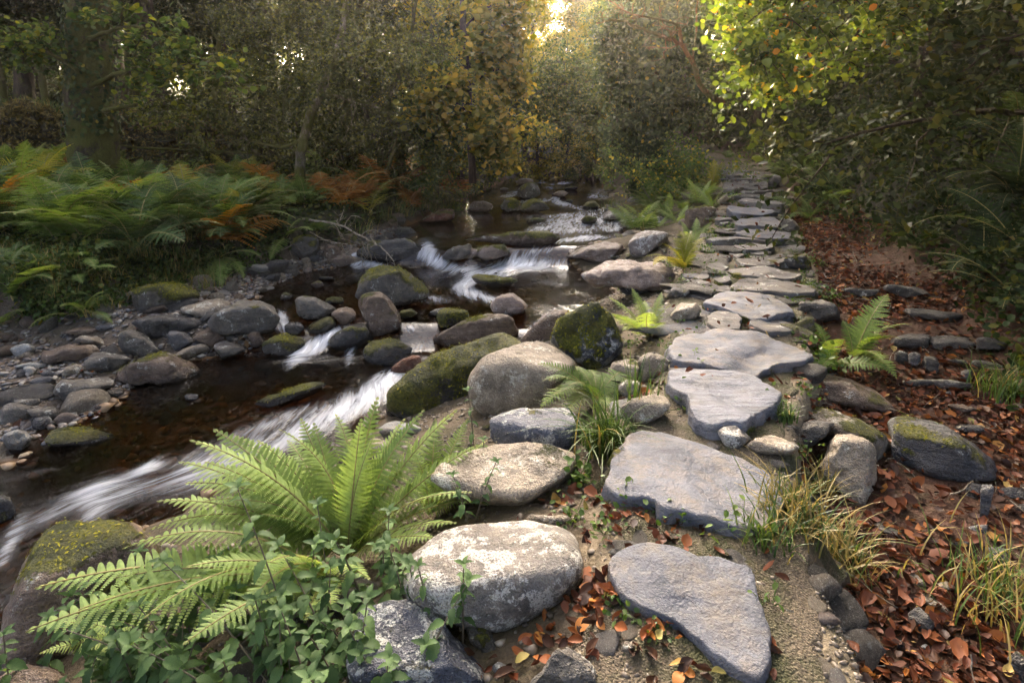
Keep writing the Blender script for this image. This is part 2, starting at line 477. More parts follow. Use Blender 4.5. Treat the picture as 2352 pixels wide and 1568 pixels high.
M['frondd'] = G('dark_frond', [(0, (0.042, 0.076, 0.026)), (1, (0.09, 0.14, 0.042))], 0.35, 0.5, 0.15, attr=None)
M['frondb'] = G('shaded_bank_frond', [(0, (0.022, 0.043, 0.018)), (1, (0.05, 0.078, 0.028))], 0.3, 0.5, 0.15, attr=None)  # darker copy of the dark frond, the bank's shade put into its colour
M['frondy'] = G('yellow_frond', [(0, (0.17, 0.20, 0.03)), (1, (0.36, 0.31, 0.05))], 0.45, 0.5, 0.15, attr=None)
M['frondo'] = G('rusty_frond', [(0, (0.20, 0.075, 0.014)), (1, (0.33, 0.15, 0.022))], 0.4, 0.5, 0.2, attr=None)
M['nettle'] = G('nettle_leaf', [(0, (0.055, 0.105, 0.035)), (1, (0.105, 0.17, 0.06))], 0.35, 0.55, 0.16, attr=None)
M['shrub'] = G('shrub_leaf', [(0, (0.05, 0.10, 0.02)), (0.7, (0.12, 0.18, 0.035)), (1, (0.22, 0.24, 0.05))], 0.4)
M['herb'] = G('herb_leaf', [(0, (0.045, 0.10, 0.02)), (1, (0.12, 0.18, 0.035))], 0.35, 0.45, 0.3)
M['grass'] = G('grass_blade', [(0, (0.04, 0.085, 0.018)), (0.55, (0.11, 0.165, 0.035)), (0.75, (0.23, 0.19, 0.06)), (1, (0.42, 0.31, 0.12))], 0.3, 0.45, 0.3)
M['litter'] = G('dead_leaf', [(0, (0.030, 0.014, 0.009)), (0.3, (0.085, 0.036, 0.018)), (0.5, (0.10, 0.030, 0.013)), (0.85, (0.21, 0.066, 0.022)), (0.96, (0.34, 0.13, 0.03)), (1, (0.3, 0.26, 0.08))], 0.12, 0.55, 0.22, tcol=(1.2, 1, 0.8))
M['littero'] = G('dead_leaf_single', [(0, (0.032, 0.015, 0.009)), (0.3, (0.10, 0.044, 0.02)), (0.5, (0.125, 0.036, 0.014)), (0.85, (0.25, 0.082, 0.024)), (0.96, (0.40, 0.16, 0.03)), (1, (0.3, 0.26, 0.08))], 0.12, 0.55, 0.22, attr=None, tcol=(1.2, 1, 0.8))
def stem_mat(name, c):
    b = NB(name)
    n = b.n('TexNoise', 0, None, Vector=b.coord(), Scale=40.0, Detail=3.0)
    return b.surface(b.n('BsdfPrincipled', 0, None, Base_Color=b.mix(n, tuple(x * 0.6 for x in c), tuple(x * 1.3 for x in c)), Roughness=0.5))
M['stem'] = stem_mat('frond_stem', (0.28, 0.22, 0.06))
M['stemd'] = stem_mat('nettle_stem', (0.13, 0.10, 0.06))
# ------------------------------------------------------------------ ground sheet
def axis_pts(lo, hi, n, dens):
    t = np.linspace(-1, 1, n)
    return np.sinh(t * dens) / np.sinh(dens)
gx = axis_pts(-1, 1, 420, 4.2) * 65
gy = np.concatenate([[-12, -6, -2, 0.2], np.geomspace(1.0, 34, 420), np.geomspace(35, 150, 40)])
GX, GY = np.meshgrid(gx + 0.0, gy)
# the columns follow the stream so that its edges stay crisp
shift = np.interp(GY, [0, 3, 5, 8, 14, 26, 150], [0, 0, 0, 0.3, 0.6, 1.2, 1.2])
GX = GX + shift
GZ = ground(GX, np.maximum(GY, 1.0))
V = np.stack([GX, GY, GZ], -1).reshape(-1, 3)
nr, nc = GX.shape
i = (np.arange(nr - 1)[:, None] * nc + np.arange(nc - 1)[None, :]).ravel()
F = np.stack([i, i + 1, i + nc + 1, i + nc], -1)
X, Y = V[:, 0], np.maximum(V[:, 1], 1.0)
xl, xr, xb, p0, p1, xf = ie(EL, Y), ie(ER, Y), ie(EB, Y), ie(EP0, Y), ie(EP1, Y), ie(EF, Y)
nz = fbm(V * 2.1, 3, 4)
nz2 = fbm(V * 6.0, 9, 3)
def lerpc(a, b, t):
    return a + (b - a) * t[:, None]
C = np.tile(np.array([0.040, 0.034, 0.017]), (len(V), 1))
C = lerpc(C, np.array([0.030, 0.040, 0.010]), sstep(-0.1, 0.4, nz))
beach = (X > xb - 0.25) & (X < xl + 0.05)
C = np.where(beach[:, None], np.array([0.105, 0.082, 0.060]) * (1 + 0.35 * nz2[:, None]), C)
bed = (X >= xl - 0.05) & (X <= xr + 0.05) & (Y < 26)
C = np.where(bed[:, None], lerpc(np.tile(np.array([0.085, 0.045, 0.017]), (len(V), 1)), np.array([0.20, 0.105, 0.038]), sstep(-0.3, 0.4, nz)), C)
emb = (X > xr) & (X <= p0)
C = np.where(emb[:, None], lerpc(np.tile(np.array([0.13, 0.098, 0.060]), (len(V), 1)), np.array([0.055, 0.05, 0.022]), sstep(-0.1, 0.35, nz)), C)
pth = (X > p0 - 0.05) & (X < p1 + 0.05)
C = np.where(pth[:, None], lerpc(np.tile(np.array([0.23, 0.18, 0.115]), (len(V), 1)), np.array([0.10, 0.095, 0.05]), sstep(0.0, 0.45, nz)), C)
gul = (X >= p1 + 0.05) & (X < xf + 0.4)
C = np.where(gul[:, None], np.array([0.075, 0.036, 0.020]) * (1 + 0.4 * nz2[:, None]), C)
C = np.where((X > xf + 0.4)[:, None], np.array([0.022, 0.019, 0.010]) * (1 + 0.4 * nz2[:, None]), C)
C4 = np.concatenate([np.clip(C, 0.004, 1), np.ones((len(V), 1))], 1)
b = NB('ground_soil')
co = b.coord()
n1 = b.n('TexNoise', 0, None, Vector=co, Scale=9.0, Detail=7.0, Roughness=0.7)
n2 = b.n('TexNoise', 0, None, Vector=co, Scale=85.0, Detail=4.0, Roughness=0.7)
v1 = b.n('TexVoronoi', 0, None, Vector=co, Scale=38.0)
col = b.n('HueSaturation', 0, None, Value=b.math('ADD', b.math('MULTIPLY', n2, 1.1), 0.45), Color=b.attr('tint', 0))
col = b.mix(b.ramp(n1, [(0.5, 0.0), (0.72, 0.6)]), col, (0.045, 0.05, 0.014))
hh = b.math('ADD', n1, b.math('ADD', b.math('MULTIPLY', n2, 0.5), b.math('MULTIPLY', v1, 0.4)))
M['ground'] = b.surface(b.n('BsdfPrincipled', 0, None, Base_Color=col, Roughness=0.8, Normal=b.bump(hh, 0.9, 0.03), **{'Specular_IOR_Level': 0.25}))
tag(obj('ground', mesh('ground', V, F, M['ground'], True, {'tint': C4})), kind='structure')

# ------------------------------------------------------------------ stream water
FOAM = [  # centre px, half length, half width, tilt in degrees (clockwise from right), strength
    (835, 606, 60, 9, 6, 0.95), (812, 596, 22, 10, 70, 0.8), (985, 572, 24, 16, 40, 0.9), (1000, 600, 40, 13, 25, 1.0), (1060, 622, 60, 12, 15, 0.5),
    (1175, 606, 30, 20, -55, 0.8), (1210, 610, 75, 13, -3, 1.15), (1130, 628, 60, 12, -22, 0.75), (1075, 650, 26, 16, -60, 0.85), (1090, 675, 40, 12, 25, 0.9), (1130, 688, 34, 10, 20, 0.7),
    (1240, 575, 50, 12, -10, 0.45), (745, 785, 62, 14, -34, 1.2), (690, 818, 36, 12, -40, 1.05), (650, 735, 14, 26, -20, 0.8), (655, 755, 20, 10, 0, 0.7),
    (803, 815, 10, 26, 15, 0.75), (940, 755, 16, 12, 0, 0.6), (900, 875, 50, 20, -35, 1.25), (850, 910, 75, 18, -32, 1.05), (790, 940, 90, 22, -28, 0.8), (700, 985, 110, 24, -22, 0.58), (640, 960, 120, 16, -22, 0.4),
    (560, 1040, 110, 22, -25, 0.48), (440, 1070, 80, 20, -28, 0.42), (330, 1080, 40, 14, -35, 0.75), (215, 1130, 60, 15, -20, 0.8), (200, 1165, 50, 30, -55, 0.4), (15, 1250, 18, 60, 25, 0.6), (100, 1180, 110, 22, -30, 0.3), (270, 1130, 120, 40, -30, 0.28), (480, 1080, 160, 40, -25, 0.3),
    (1340, 548, 70, 7, -6, 0.85), (1290, 520, 60, 8, -8, 0.4), (1330, 500, 70, 7, -12, 0.5), (1300, 470, 55, 8, 20, 0.6), (1275, 455, 30, 10, 60, 0.5), (1390, 478, 30, 5, 0, 0.35), (1270, 432, 40, 4, 0, 0.35),
    (1150, 540, 40, 6, 0, 0.25), (1000, 685, 60, 10, 10, 0.4), (965, 690, 30, 10, 0, 0.35), (1235, 745, 40, 14, -40, 0.4), (1010, 830, 50, 14, -25, 0.6), (960, 800, 40, 10, -20, 0.35), (1290, 650, 80, 12, 5, 0.25),
]
wy = np.concatenate([np.linspace(1.5, 2.6, 20)[:-1], np.geomspace(2.6, 26, 560)])
wu = np.linspace(0, 1, 230)
WY, WU = np.meshgrid(wy, wu, indexing='ij')
XLw, XRw = ie(EL, WY) - 0.5, ie(ER, WY) + 0.5
WX = XLw + (XRw - XLw) * WU
WZ = wsurf(WX, WY)
V = np.stack([WX, WY, WZ], -1).reshape(-1, 3)
flow = np.stack([(WX - XLw), WY * 1.0, 0 * WX], -1).reshape(-1, 3)
px, py = project(V)
foam = np.zeros(len(V))
wj = fbm(flow * np.array([2.2, 1.2, 1]), 81, 3)
wk = fbm(flow * np.array([2.2, 1.2, 1]) + 40, 82, 3)
dist = np.maximum((V - CAM) @ FWD, 1)
for fx, fy, a, c, ang, s in FOAM:
    th = math.radians(ang)
    dx, dy = px - fx + 90 * wj / dist, py - fy + 60 * wk / dist
    u = (dx * math.cos(th) + dy * math.sin(th)) / a
    v = (-dx * math.sin(th) + dy * math.cos(th)) / c
    foam = 1 - (1 - foam) * (1 - np.clip(0.70 * s * np.exp(-1.15 * (u * u + v * v) ** 0.72), 0, 0.98))
riffle_sheen = sstep(9.5, 11, V[:, 1]) * np.clip(0.10 + 0.5 * fbm(flow * np.array([1.2, 0.8, 1]), 91, 3), 0, .35)  # faint upstream foam, its white also standing in for reflected sky
foam = np.maximum(foam, riffle_sheen)
streak = fbm(flow * np.array([9.0, 1.3, 1]), 71, 3)
V[:, 2] += 0.010 * fbm(flow * np.array([3.0, 1.6, 1]), 55, 3) + (0.045 * foam) * (0.6 + streak) * np.clip(foam * 2, 0, 1)
nr, nc = WX.shape
i = (np.arange(nr - 1)[:, None] * nc + np.arange(nc - 1)[None, :]).ravel()
F = np.stack([i, i + 1, i + nc + 1, i + nc], -1)
b = NB('stream_water')
fl = b.attr('flow', 1)
fo = b.attr('foam')
s1 = b.n('TexNoise', 0, None, Vector=b.n('Mapping', 0, None, Vector=fl, Scale=(15.0, 2.4, 1.0)), Scale=1.0, Detail=6.0, Roughness=0.72, Distortion=1.2)
s2 = b.n('TexNoise', 0, None, Vector=b.n('Mapping', 0, None, Vector=fl, Scale=(7.0, 1.6, 1.0)), Scale=1.0, Detail=4.0, Roughness=0.6, Distortion=0.8)
sk = b.math('ADD', b.math('MULTIPLY', s1, 3.0), b.math('MULTIPLY', s2, 1.4))      # about 1.6 on average
fm = b.math('MULTIPLY', fo, b.math('SUBTRACT', sk, 1.35))
fm = b.math('MULTIPLY', b.ramp(fm, [(0.06, 0.0), (0.5, 0.45), (1.0, 0.92)], 'EASE'), 1.0, True)
hgt = b.math('ADD', b.math('MULTIPLY', s1, 0.4), s2)
bp = b.bump(hgt, b.math('ADD', b.math('MULTIPLY', fo, 0.7), 0.20), 0.04)
fres = b.n('Fresnel', 0, None, IOR=1.33, Normal=bp)
gl = b.n('BsdfAnisotropic', 0, None, Color=(0.95, 0.97, 1, 1), Roughness=0.09, Normal=bp)
deep = b.n('BsdfDiffuse', 0, None, Color=(0.012, 0.008, 0.004, 1))
thru = b.n('BsdfTransparent', 0, None, Color=(0.36, 0.22, 0.10, 1))
body = b.n('MixShader', 0, None, Fac=0.12, _1=thru, _2=deep)
wat = b.n('MixShader', 0, None, Fac=b.math('MULTIPLY', fres, 0.95), _1=body, _2=gl)
fsh = b.n('BsdfPrincipled', 0, None, Base_Color=(0.80, 0.83, 0.86, 1), Roughness=0.5, Normal=bp)
M['water'] = b.surface(b.n('MixShader', 0, None, Fac=fm, _1=wat, _2=fsh))
tag(obj('stream_water', mesh('stream_water', V, F, M['water'], True, {'flow': flow, 'foam': foam})), kind='structure')

# ------------------------------------------------------------------ rocks
def frames(n, rng, up):
    N = nrm(rng.normal(0, 1, (n, 3)) + np.array([0, 0, up]))
    T = nrm(np.cross(N, rng.normal(0, 1, (n, 3))))
    return N, T, np.cross(N, T)
def leaves(P, size, rng, aspect=0.62, up=0.8, fold=0.25, hexa=False, N=None):
    n = len(P)
    Nn, T, B = frames(n, rng, up)
    if N is not None:
        Nn = nrm(N + 0.35 * Nn)
        T = nrm(np.cross(Nn, rng.normal(0, 1, (n, 3))))
        B = np.cross(Nn, T)
    s = (size * rng.uniform(0.6, 1.35, n))[:, None]
    w = s * aspect * 0.5
    if hexa:
        pr = [(0, 0, 0), (.28, .85, .3), (.68, .8, .25), (1, 0, -.25), (.68, -.8, .25), (.28, -.85, .3)]
        Fb = np.array([[0, 5, 4, 3], [0, 3, 2, 1]])
    else:
        pr = [(0, 0, 0), (.45, 1, .3), (1, 0, -.15), (.45, -1, .3)]
        Fb = np.array([[0, 3, 2], [0, 2, 1]])
    V = np.stack([P + T * s * a + B * w * c + Nn * s * fold * d for a, c, d in pr], 1)
    F = Fb[None] + (np.arange(n) * len(pr))[:, None, None]
    r = np.repeat(rng.random(n), len(pr))
    return V.reshape(-1, 3), F.reshape(-1, Fb.shape[1]), r
REG = {'A4': (0, 517.4, .336), 'A5': (780.9, 517.4, .336), 'A6': (1561.7, 517.4, .336), 'B1': (0, 1041.5, .336), 'B2': (780.9, 1041.5, .336),
       'B3': (1561.7, 1041.5, .336), 'P1': (1364.2, 357.5, .24), 'S1': (658.6, 329.3, .32), 'T2': (1834.6, 658.6, .2202), 'F': (0, 0, 1)}
def topx(reg, poly):
    ox, oy, s = REG[reg]
    return [(ox + x * s, oy + y * s) for x, y in poly]
def hull(pts):
    pts = sorted(set(map(tuple, pts)))
    def half(ps):
        h = []
        for p in ps:
            while len(h) > 1 and (h[-1][0] - h[-2][0]) * (p[1] - h[-2][1]) - (h[-1][1] - h[-2][1]) * (p[0] - h[-2][0]) <= 0:
                h.pop()
            h.append(p)
        return h
    a, c = half(pts), half(pts[::-1])
    return np.array(a[:-1] + c[:-1])
def poly_radius(planes, D, p):
    N = np.array([q[0] for q in planes])
    d = np.array([q[1] for q in planes])
    q = np.clip(D @ nrm(N).T / d, 0, None)
    return (q ** p).sum(1) ** (-1.0 / p)
def mossify(V, F, size, amt, seed, thick=0.02):
    Nn = vnormals(V, F)
    n = fbm(V / size * 3.0 + seed, seed, 4)
    m = np.clip(0.62 * Nn[:, 2] + 0.75 * n + (amt - 0.5) * 1.6, -0.3, 1.15) if amt > 0 else np.full(len(V), -1.0)
    if amt > 0:
        k = np.clip(m, 0, 1)
        V = V + Nn * (k * thick * size * (0.5 + 0.8 * np.abs(fbm(V / size * 16, seed + 5, 2))))[:, None]
    return V, m
def rock_geo(poly, sub, p, T, rough, seed, moss, contact, strata=0.0, bury=0.35, peak=False):
    """A stone whose outline seen from the path matches the traced one; it has its own depth, top face and front face."""
    rng = np.random.default_rng(seed)
    poly = np.array(poly)
    cpx = poly.mean(0)
    v = nrm(ray(*cpx))
    a = nrm(np.cross(v, [0, 0, 1]))
    bb = np.cross(a, v)
    width_px = np.ptp(poly[:, 0])
    d0 = float((contact - CAM) @ v)
    size = width_px / FPX * d0 * abs(v @ FWD)
    T = T * min(size, np.ptp(poly[:, 1]) / FPX * d0 * 2.2)
    dc = d0 + bury * T
    pts = []
    for q in poly:
        r = ray(*q)
        P = CAM + r * (dc / (r @ v))
        pts.append(((P - CAM) @ a, (P - CAM) @ bb))
    H = hull(pts)
    c2 = 0.5 * (H.min(0) + H.max(0))
    lo, hi = H.min(0), H.max(0)
    planes = []
    for k in range(len(H)):
        e = H[(k + 1) % len(H)] - H[k]
        L = np.hypot(*e)
        if L < 1e-5: continue
        n2 = np.array([e[1], -e[0]]) / L
        d = (H[k] - c2) @ n2
        kk = rng.uniform(-0.35, 0.35)
        planes.append(((n2[0], n2[1], kk), max(d, 0.02 * size) / math.hypot(1, kk)))
    half = (hi - lo) / 2
    # world axes seen in the (a, bb, -v) frame
    def loc(wv):
        return (wv @ a, wv @ bb, -(wv @ v))
    fh = nrm(np.array([-v[0], -v[1], 0.0]))
    up = np.array([0, 0, 1.0])
    jit = lambda s: rng.normal(0, s, 3)
    planes.append((loc(nrm(fh + up * 0.22 + jit(0.16))), T * rng.uniform(0.40, 0.52)))
    planes.append((loc(nrm(-fh + up * 0.3 + jit(0.2))), T * rng.uniform(0.5, 0.6)))
    if not peak:
        planes.append((loc(nrm(up * 1.0 + jit(0.10))), max(half[1] * rng.uniform(0.76, 0.95), 0.15 * T)))
    planes.append((loc(-up), max(half[1], T * 0.4) * 1.1))
    P3 = np.concatenate([np.concatenate([H - c2, np.full((len(H), 1), s_ * T * .45)], 1) for s_ in (-1, 1)])
    for _ in range(20 if p >= 9 else 9):
        n_ = nrm(rng.normal(0, 1, 3))
        planes.append((n_, max((P3 @ n_).max() * rng.uniform(0.80, 0.98), 0.05 * size)))
    D, F = ico(sub)
    R = poly_radius(planes, D, p * 2.0 if p < 9 else 42)
    L = D * R[:, None]
    # put the outline back where it was traced
    ext_lo, ext_hi = L[:, :2].min(0), L[:, :2].max(0)
    L[:, :2] = (L[:, :2] - ext_lo) / (ext_hi - ext_lo) * (hi - lo) + lo - c2
    W = L[:, :1] * a + L[:, 1:2] * bb - L[:, 2:] * v
    center = CAM + v * dc + a * c2[0] + bb * c2[1]
    Nn = vnormals(W, F)
    q = W / size + seed * 3.1
    disp = rough * size * (0.85 * fbm(q * 2.2, seed, 3) + 0.55 * fbm(q * 7, seed + 1, 4, 0.6))
    ridg = 1 - np.abs(fbm(q * 3.4, seed + 2, 3)) * 2
    disp -= rough * size * 0.45 * np.clip(ridg - 0.55, 0, 1)
    if strata:
        ax = nrm(np.array([0.25, 0.15, 1.0]) + rng.normal(0, 0.25, 3))
        lay = (W @ ax) / size * 7 + 0.8 * fbm(q * 1.5, seed + 3, 2)
        disp += strata * size * 0.03 * np.sign(np.sin(lay * 2.2)) * np.abs(np.sin(lay * 2.2)) ** 0.5
    W = W + Nn * disp[:, None]
    W, m = mossify(W, F, size, moss, seed)
    return center, W, F, m, size
ROCKS = []   # name, region, outline, material, moss, sharpness, depth ratio, sub, label, category
def R(name, reg, poly, mat, moss, p, T, label, sub=4, rough=0.06, strata=0.0):
    ROCKS.append((name, reg, poly, mat, moss, p, T, label, sub, rough, strata))
# --- foreground, right of the stream
R('boulder', 'B2', [(400, 900), (480, 700), (600, 600), (740, 510), (1000, 468), (1300, 468), (1500, 490), (1620, 570), (1690, 700), (1700, 900), (1640, 1000), (1500, 1090), (1300, 1220), (1200, 1240), (1000, 1180), (800, 1150), (600, 1050), (420, 1000)], 'granite', 0.12, 4.5, 0.85, 'big rounded boulder with white lichen in the foreground between ferns and slab', 5, 0.035)
R('boulder', 'B2', [(60, 1280), (180, 1050), (300, 1040), (500, 1005), (620, 1040), (700, 1120), (740, 1180), (850, 1290), (950, 1400), (1050, 1480), (1080, 1600), (800, 1700), (100, 1700), (40, 1500)], 'blue', 0.14, 9, 0.8, 'dark blue-grey rock with pale lichen spots at the bottom edge', 5, 0.07, 0.3)
R('boulder', 'B2', [(640, 60), (760, 0), (900, -45), (1100, -60), (1400, -55), (1580, -20), (1640, 40), (1640, 110), (1560, 200), (1400, 290), (1290, 380), (1150, 400), (900, 350), (700, 250)], 'tan', 0.2, 6, 0.8, 'tan speckled boulder beside the large blue slab, partly behind ferns', 5, 0.045)
R('boulder', 'A5', [(1030, 1350), (1060, 1310), (1200, 1260), (1400, 1250), (1560, 1250), (1600, 1330), (1640, 1400), (1620, 1480), (1600, 1540), (1400, 1500), (1100, 1490), (1050, 1430)], 'blue', 0.22, 12, 0.75, 'dark flat-topped rock with moss specks beside the grass clump', 5, 0.06)
R('boulder', 'A5', [(870, 1090), (920, 1000), (1100, 900), (1250, 810), (1350, 800), (1450, 830), (1560, 900), (1620, 950), (1560, 1020), (1500, 1120), (1400, 1220), (1200, 1260), (1050, 1310), (960, 1290), (880, 1240)], 'tan', 0.12, 5, 0.8, 'tan rounded boulder with a dead leaf on it beside the long mossy block', 5, 0.04)
R('boulder', 'A5', [(305, 1190), (330, 1150), (400, 1090), (560, 980), (800, 880), (1000, 790), (1120, 748), (1180, 770), (1225, 830), (1150, 880), (950, 960), (870, 1060), (850, 1200), (700, 1290), (560, 1330), (400, 1350), (320, 1280)], 'dark', 0.80, 12, 0.55, 'long slanting block thickly covered in moss beside the white chute', 5, 0.05)
R('boulder', 'A5', [(1440, 790), (1470, 690), (1560, 610), (1690, 550), (1780, 570), (1850, 640), (1890, 740), (1950, 850), (1860, 950), (1760, 985), (1640, 940), (1600, 870), (1480, 830)], 'blue', 0.66, 11, 0.85, 'pointed boulder topped with yellow-green moss and lichen beside the path', 5, 0.08)
R('boulder', 'A5', [(1350, 750), (1400, 660), (1450, 580), (1530, 575), (1570, 605), (1500, 650), (1450, 740), (1440, 800), (1370, 800), (1240, 830), (1230, 810)], 'brown', 0.2, 14, 0.6, 'brown leaning stone behind the pointed mossy boulder')
R('boulder', 'A5', [(635, 790), (700, 730), (800, 700), (900, 640), (980, 595), (1070, 585), (1120, 610), (1180, 680), (1220, 770), (1180, 800), (980, 830), (700, 830)], 'brown', 0.36, 8, 0.6, 'long brown boulder with a mossy left end in the stream', 5, 0.06)
R('boulder', 'A5', [(665, 640), (680, 590), (740, 570), (820, 575), (885, 625), (860, 660), (780, 700), (700, 720), (670, 690)], 'dark', 0.72, 7, 0.8, 'moss-covered round boulder left of the long brown boulder')
R('rock', 'A5', [(605, 605), (650, 570), (730, 560), (745, 575), (680, 590), (660, 630)], 'grey', 0.1, 7, 0.7, 'small bare grey rock touching the moss-covered round boulder', 3)
R('boulder', 'A5', [(1030, 580), (1040, 520), (1090, 465), (1160, 465), (1260, 530), (1280, 590), (1180, 630), (1080, 620)], 'pink', 0.15, 9, 0.8, 'bare brownish boulder standing alone in the middle pool')
R('boulder', 'A5', [(900, 390), (905, 345), (950, 330), (1060, 345), (1190, 375), (1210, 400), (1160, 420), (1060, 435), (960, 420)], 'dark', 0.62, 6, 0.7, 'dark oval mossy boulder with water curling around its left side')
R('boulder', 'A5', [(105, 470), (120, 430), (200, 330), (300, 285), (400, 300), (500, 350), (570, 420), (620, 480), (560, 520), (420, 555), (300, 560), (150, 520)], 'grey', 0.58, 8, 0.8, 'largest boulder in mid stream with a mossy cap and white patch', 5, 0.07)
R('boulder', 'A5', [(125, 560), (160, 480), (250, 460), (310, 500), (370, 600), (425, 680), (400, 720), (300, 750), (230, 750), (160, 650)], 'brown', 0.30, 10, 0.7, 'dark leaning boulder directly in front of the largest mossy one', 5)
R('rock', 'A5', [(405, 620), (430, 580), (480, 570), (535, 600), (480, 640), (420, 640)], 'dark', 0.85, 6, 0.8, 'small bright moss cushion rock in the water, middle of the stream', 3)
R('boulder', 'A5', [(-80, 790), (0, 720), (60, 680), (150, 670), (210, 720), (225, 790), (150, 840), (50, 860), (-60, 860)], 'dark', 0.42, 5, 0.8, 'black rounded rock right of the white chute')
R('boulder', 'A5', [(150, 850), (200, 800), (350, 780), (450, 800), (490, 850), (440, 920), (380, 960), (290, 960), (170, 920)], 'dark', 0.5, 7, 0.8, 'dark brown mossy rock below the leaning boulder')
R('rock', 'A5', [(345, 990), (400, 940), (500, 890), (560, 890), (560, 960), (450, 1030), (380, 1030)], 'red', 0.0, 9, 0.6, 'wet reddish rock at the head of the lower rapid')
R('rock', 'A5', [(830, 250), (880, 200), (980, 150), (1050, 140), (1150, 160), (1180, 220), (1000, 265)], 'pink', 0.52, 8, 0.9, 'rounded ledge with yellowish moss between the two small falls', 4, 0.09)
R('rock', 'A5', [(850, 100), (1100, 85), (1300, 70), (1440, 60), (1500, 100), (1400, 135), (1150, 130), (900, 120)], 'brown', 0.48, 9, 0.5, 'long low mossy ledge across the stream above the falls', 4, 0.06, 0.6)
R('rock', 'A5', [(700, 200), (760, 160), (900, 130), (900, 200), (820, 250), (720, 240)], 'dark', 0.15, 8, 0.8, 'dark ledge with dead leaves between the upper falls', 4, 0.1)
R('rock', 'S1', [(500, 800), (540, 770), (640, 760), (700, 700), (850, 690), (920, 720), (1000, 820), (900, 850), (620, 860)], 'slate', 0.33, 12, 0.6, 'dark slate rock with a mossy left end under the dead branch', 4, 0.08, 0.5)
R('rock', 'S1', [(250, 800), (290, 730), (340, 725), (420, 830), (380, 870), (270, 840)], 'brown', 0.1, 12, 0.7, 'brown angular rock at the bank left of the first fall')
R('rock', 'S1', [(20, 800), (60, 690), (160, 650), (240, 690), (250, 790), (160, 840), (60, 830)], 'dark', 0.6, 6, 0.8, 'dark mossy hump under the bank behind the dead branch twigs')
R('rock', 'S1', [(1120, 830), (1200, 770), (1330, 750), (1380, 800), (1260, 850), (1150, 860)], 'pink', 0.1, 8, 0.8, 'wet ledge right of the first fall', 3, 0.1)
R('rock', 'A5', [(1550, 200), (1620, 160), (1800, 105), (1900, 110), (1990, 180), (1900, 270), (1700, 280), (1600, 250)], 'pink', 0.22, 9, 0.9, 'broad pinkish outcrop sloping into the water right of the falls', 5, 0.08, 0.5)
R('rock', 'P1', [(330, 800), (400, 750), (550, 720), (700, 730), (720, 790), (600, 900), (450, 980), (340, 960)], 'lichen', 0.15, 10, 0.8, 'outcrop block with white lichen left of the yellow fern', 4, 0.08)
R('rock', 'A5', [(1650, 340), (1800, 270), (1950, 260), (2250, 250), (2300, 300), (2230, 350), (2200, 450), (2100, 450), (1900, 430), (1750, 400)], 'pink', 0.12, 12, 0.7, 'low cracked pink-grey bedrock shelf beside the middle pool', 5, 0.10, 0.8)
R('rock', 'P1', [(0, 1120), (60, 1090), (120, 1110), (120, 1160), (40, 1180), (0, 1170)], 'grey', 0.65, 7, 0.8, 'small mossy knob at the edge of the bedrock shelf', 3)
R('rock', 'P1', [(230, 1290), (330, 1230), (520, 1220), (700, 1160), (740, 1190), (690, 1290), (480, 1330), (260, 1320)], 'slate', 0.1, 14, 0.7, 'cracked dark slab at the lower rim of the bedrock shelf', 4, 0.09, 0.7)
R('rock', 'P1', [(230, 640), (400, 600), (850, 570), (840, 620), (600, 680), (380, 700)], 'lichen', 0.2, 9, 0.8, 'long ledge crusted with white lichen above the outcrop', 4, 0.08)
R('rock', 'P1', [(70, 600), (180, 500), (300, 460), (600, 470), (650, 540), (420, 590), (200, 640)], 'lichen', 0.48, 7, 0.8, 'grassy mossy hump at the water edge above the white ledge', 4, 0.08)
R('rock', 'P1', [(870, 580), (900, 530), (1150, 480), (1180, 500), (1060, 580), (1030, 700), (900, 690)], 'brown', 0.5, 14, 0.7, 'squared mossy block propping the left edge of the path', 4)
R('rock', 'P1', [(830, 360), (900, 330), (1050, 350), (1090, 400), (1000, 450), (880, 440)], 'brown', 0.5, 8, 0.8, 'rounded mossy stone under the flowering shrub')
R('rock', 'P1', [(1180, 440), (1270, 375), (1300, 420), (1210, 470)], 'tan', 0.1, 14, 0.6, 'tilted tan stone on the path edge under the shrub', 3)
R('rock', 'P1', [(310, 440), (360, 395), (440, 430), (420, 450)], 'pale', 0.1, 12, 0.8, 'small pale stone at the foot of the shrub', 3)
R('rock', 'P1', [(700, 1360), (760, 1260), (840, 1250), (920, 1310), (840, 1370), (760, 1370)], 'grey', 0.35, 9, 0.8, 'dark mossy stone on the left rim of the path', 3)
R('rock', 'P1', [(720, 1520), (800, 1440), (960, 1410), (1020, 1480), (960, 1580), (760, 1600)], 'tan', 0.25, 7, 0.8, 'rough tan stone left of the pale blue slab', 4, 0.08)
R('rock', 'A5', [(1820, 1030), (1850, 960), (1950, 910), (2040, 950), (2050, 1040), (1980, 1090), (1860, 1080)], 'tan', 0.38, 5, 0.9, 'rounded tan stone with moss below the path edge', 4)
R('rock', 'A5', [(1920, 1290), (2000, 1200), (2150, 1140), (2230, 1160), (2260, 1230), (2200, 1300), (2080, 1370), (1960, 1350)], 'tan', 0.1, 6, 0.8, 'tan boulder just left of the striped slab', 4)
R('rock', 'A5', [(2030, 930), (2100, 870), (2200, 880), (2250, 930), (2200, 1050), (2080, 1080)], 'tan', 0.12, 6, 0.8, 'sandy rough stone left of the large grey slab', 4, 0.08)
R('rock', 'A5', [(1900, 1110), (1960, 1055), (2040, 1060), (2050, 1140), (1960, 1180)], 'granite', 0.3, 6, 0.8, 'small rounded stone under the green fern', 3)
R('rock', 'A5', [(260, 1400), (320, 1340), (420, 1335), (560, 1380), (560, 1420), (450, 1450), (300, 1440)], 'pale', 0.1, 10, 0.8, 'pale lichen rock at the water edge behind the bright ferns')
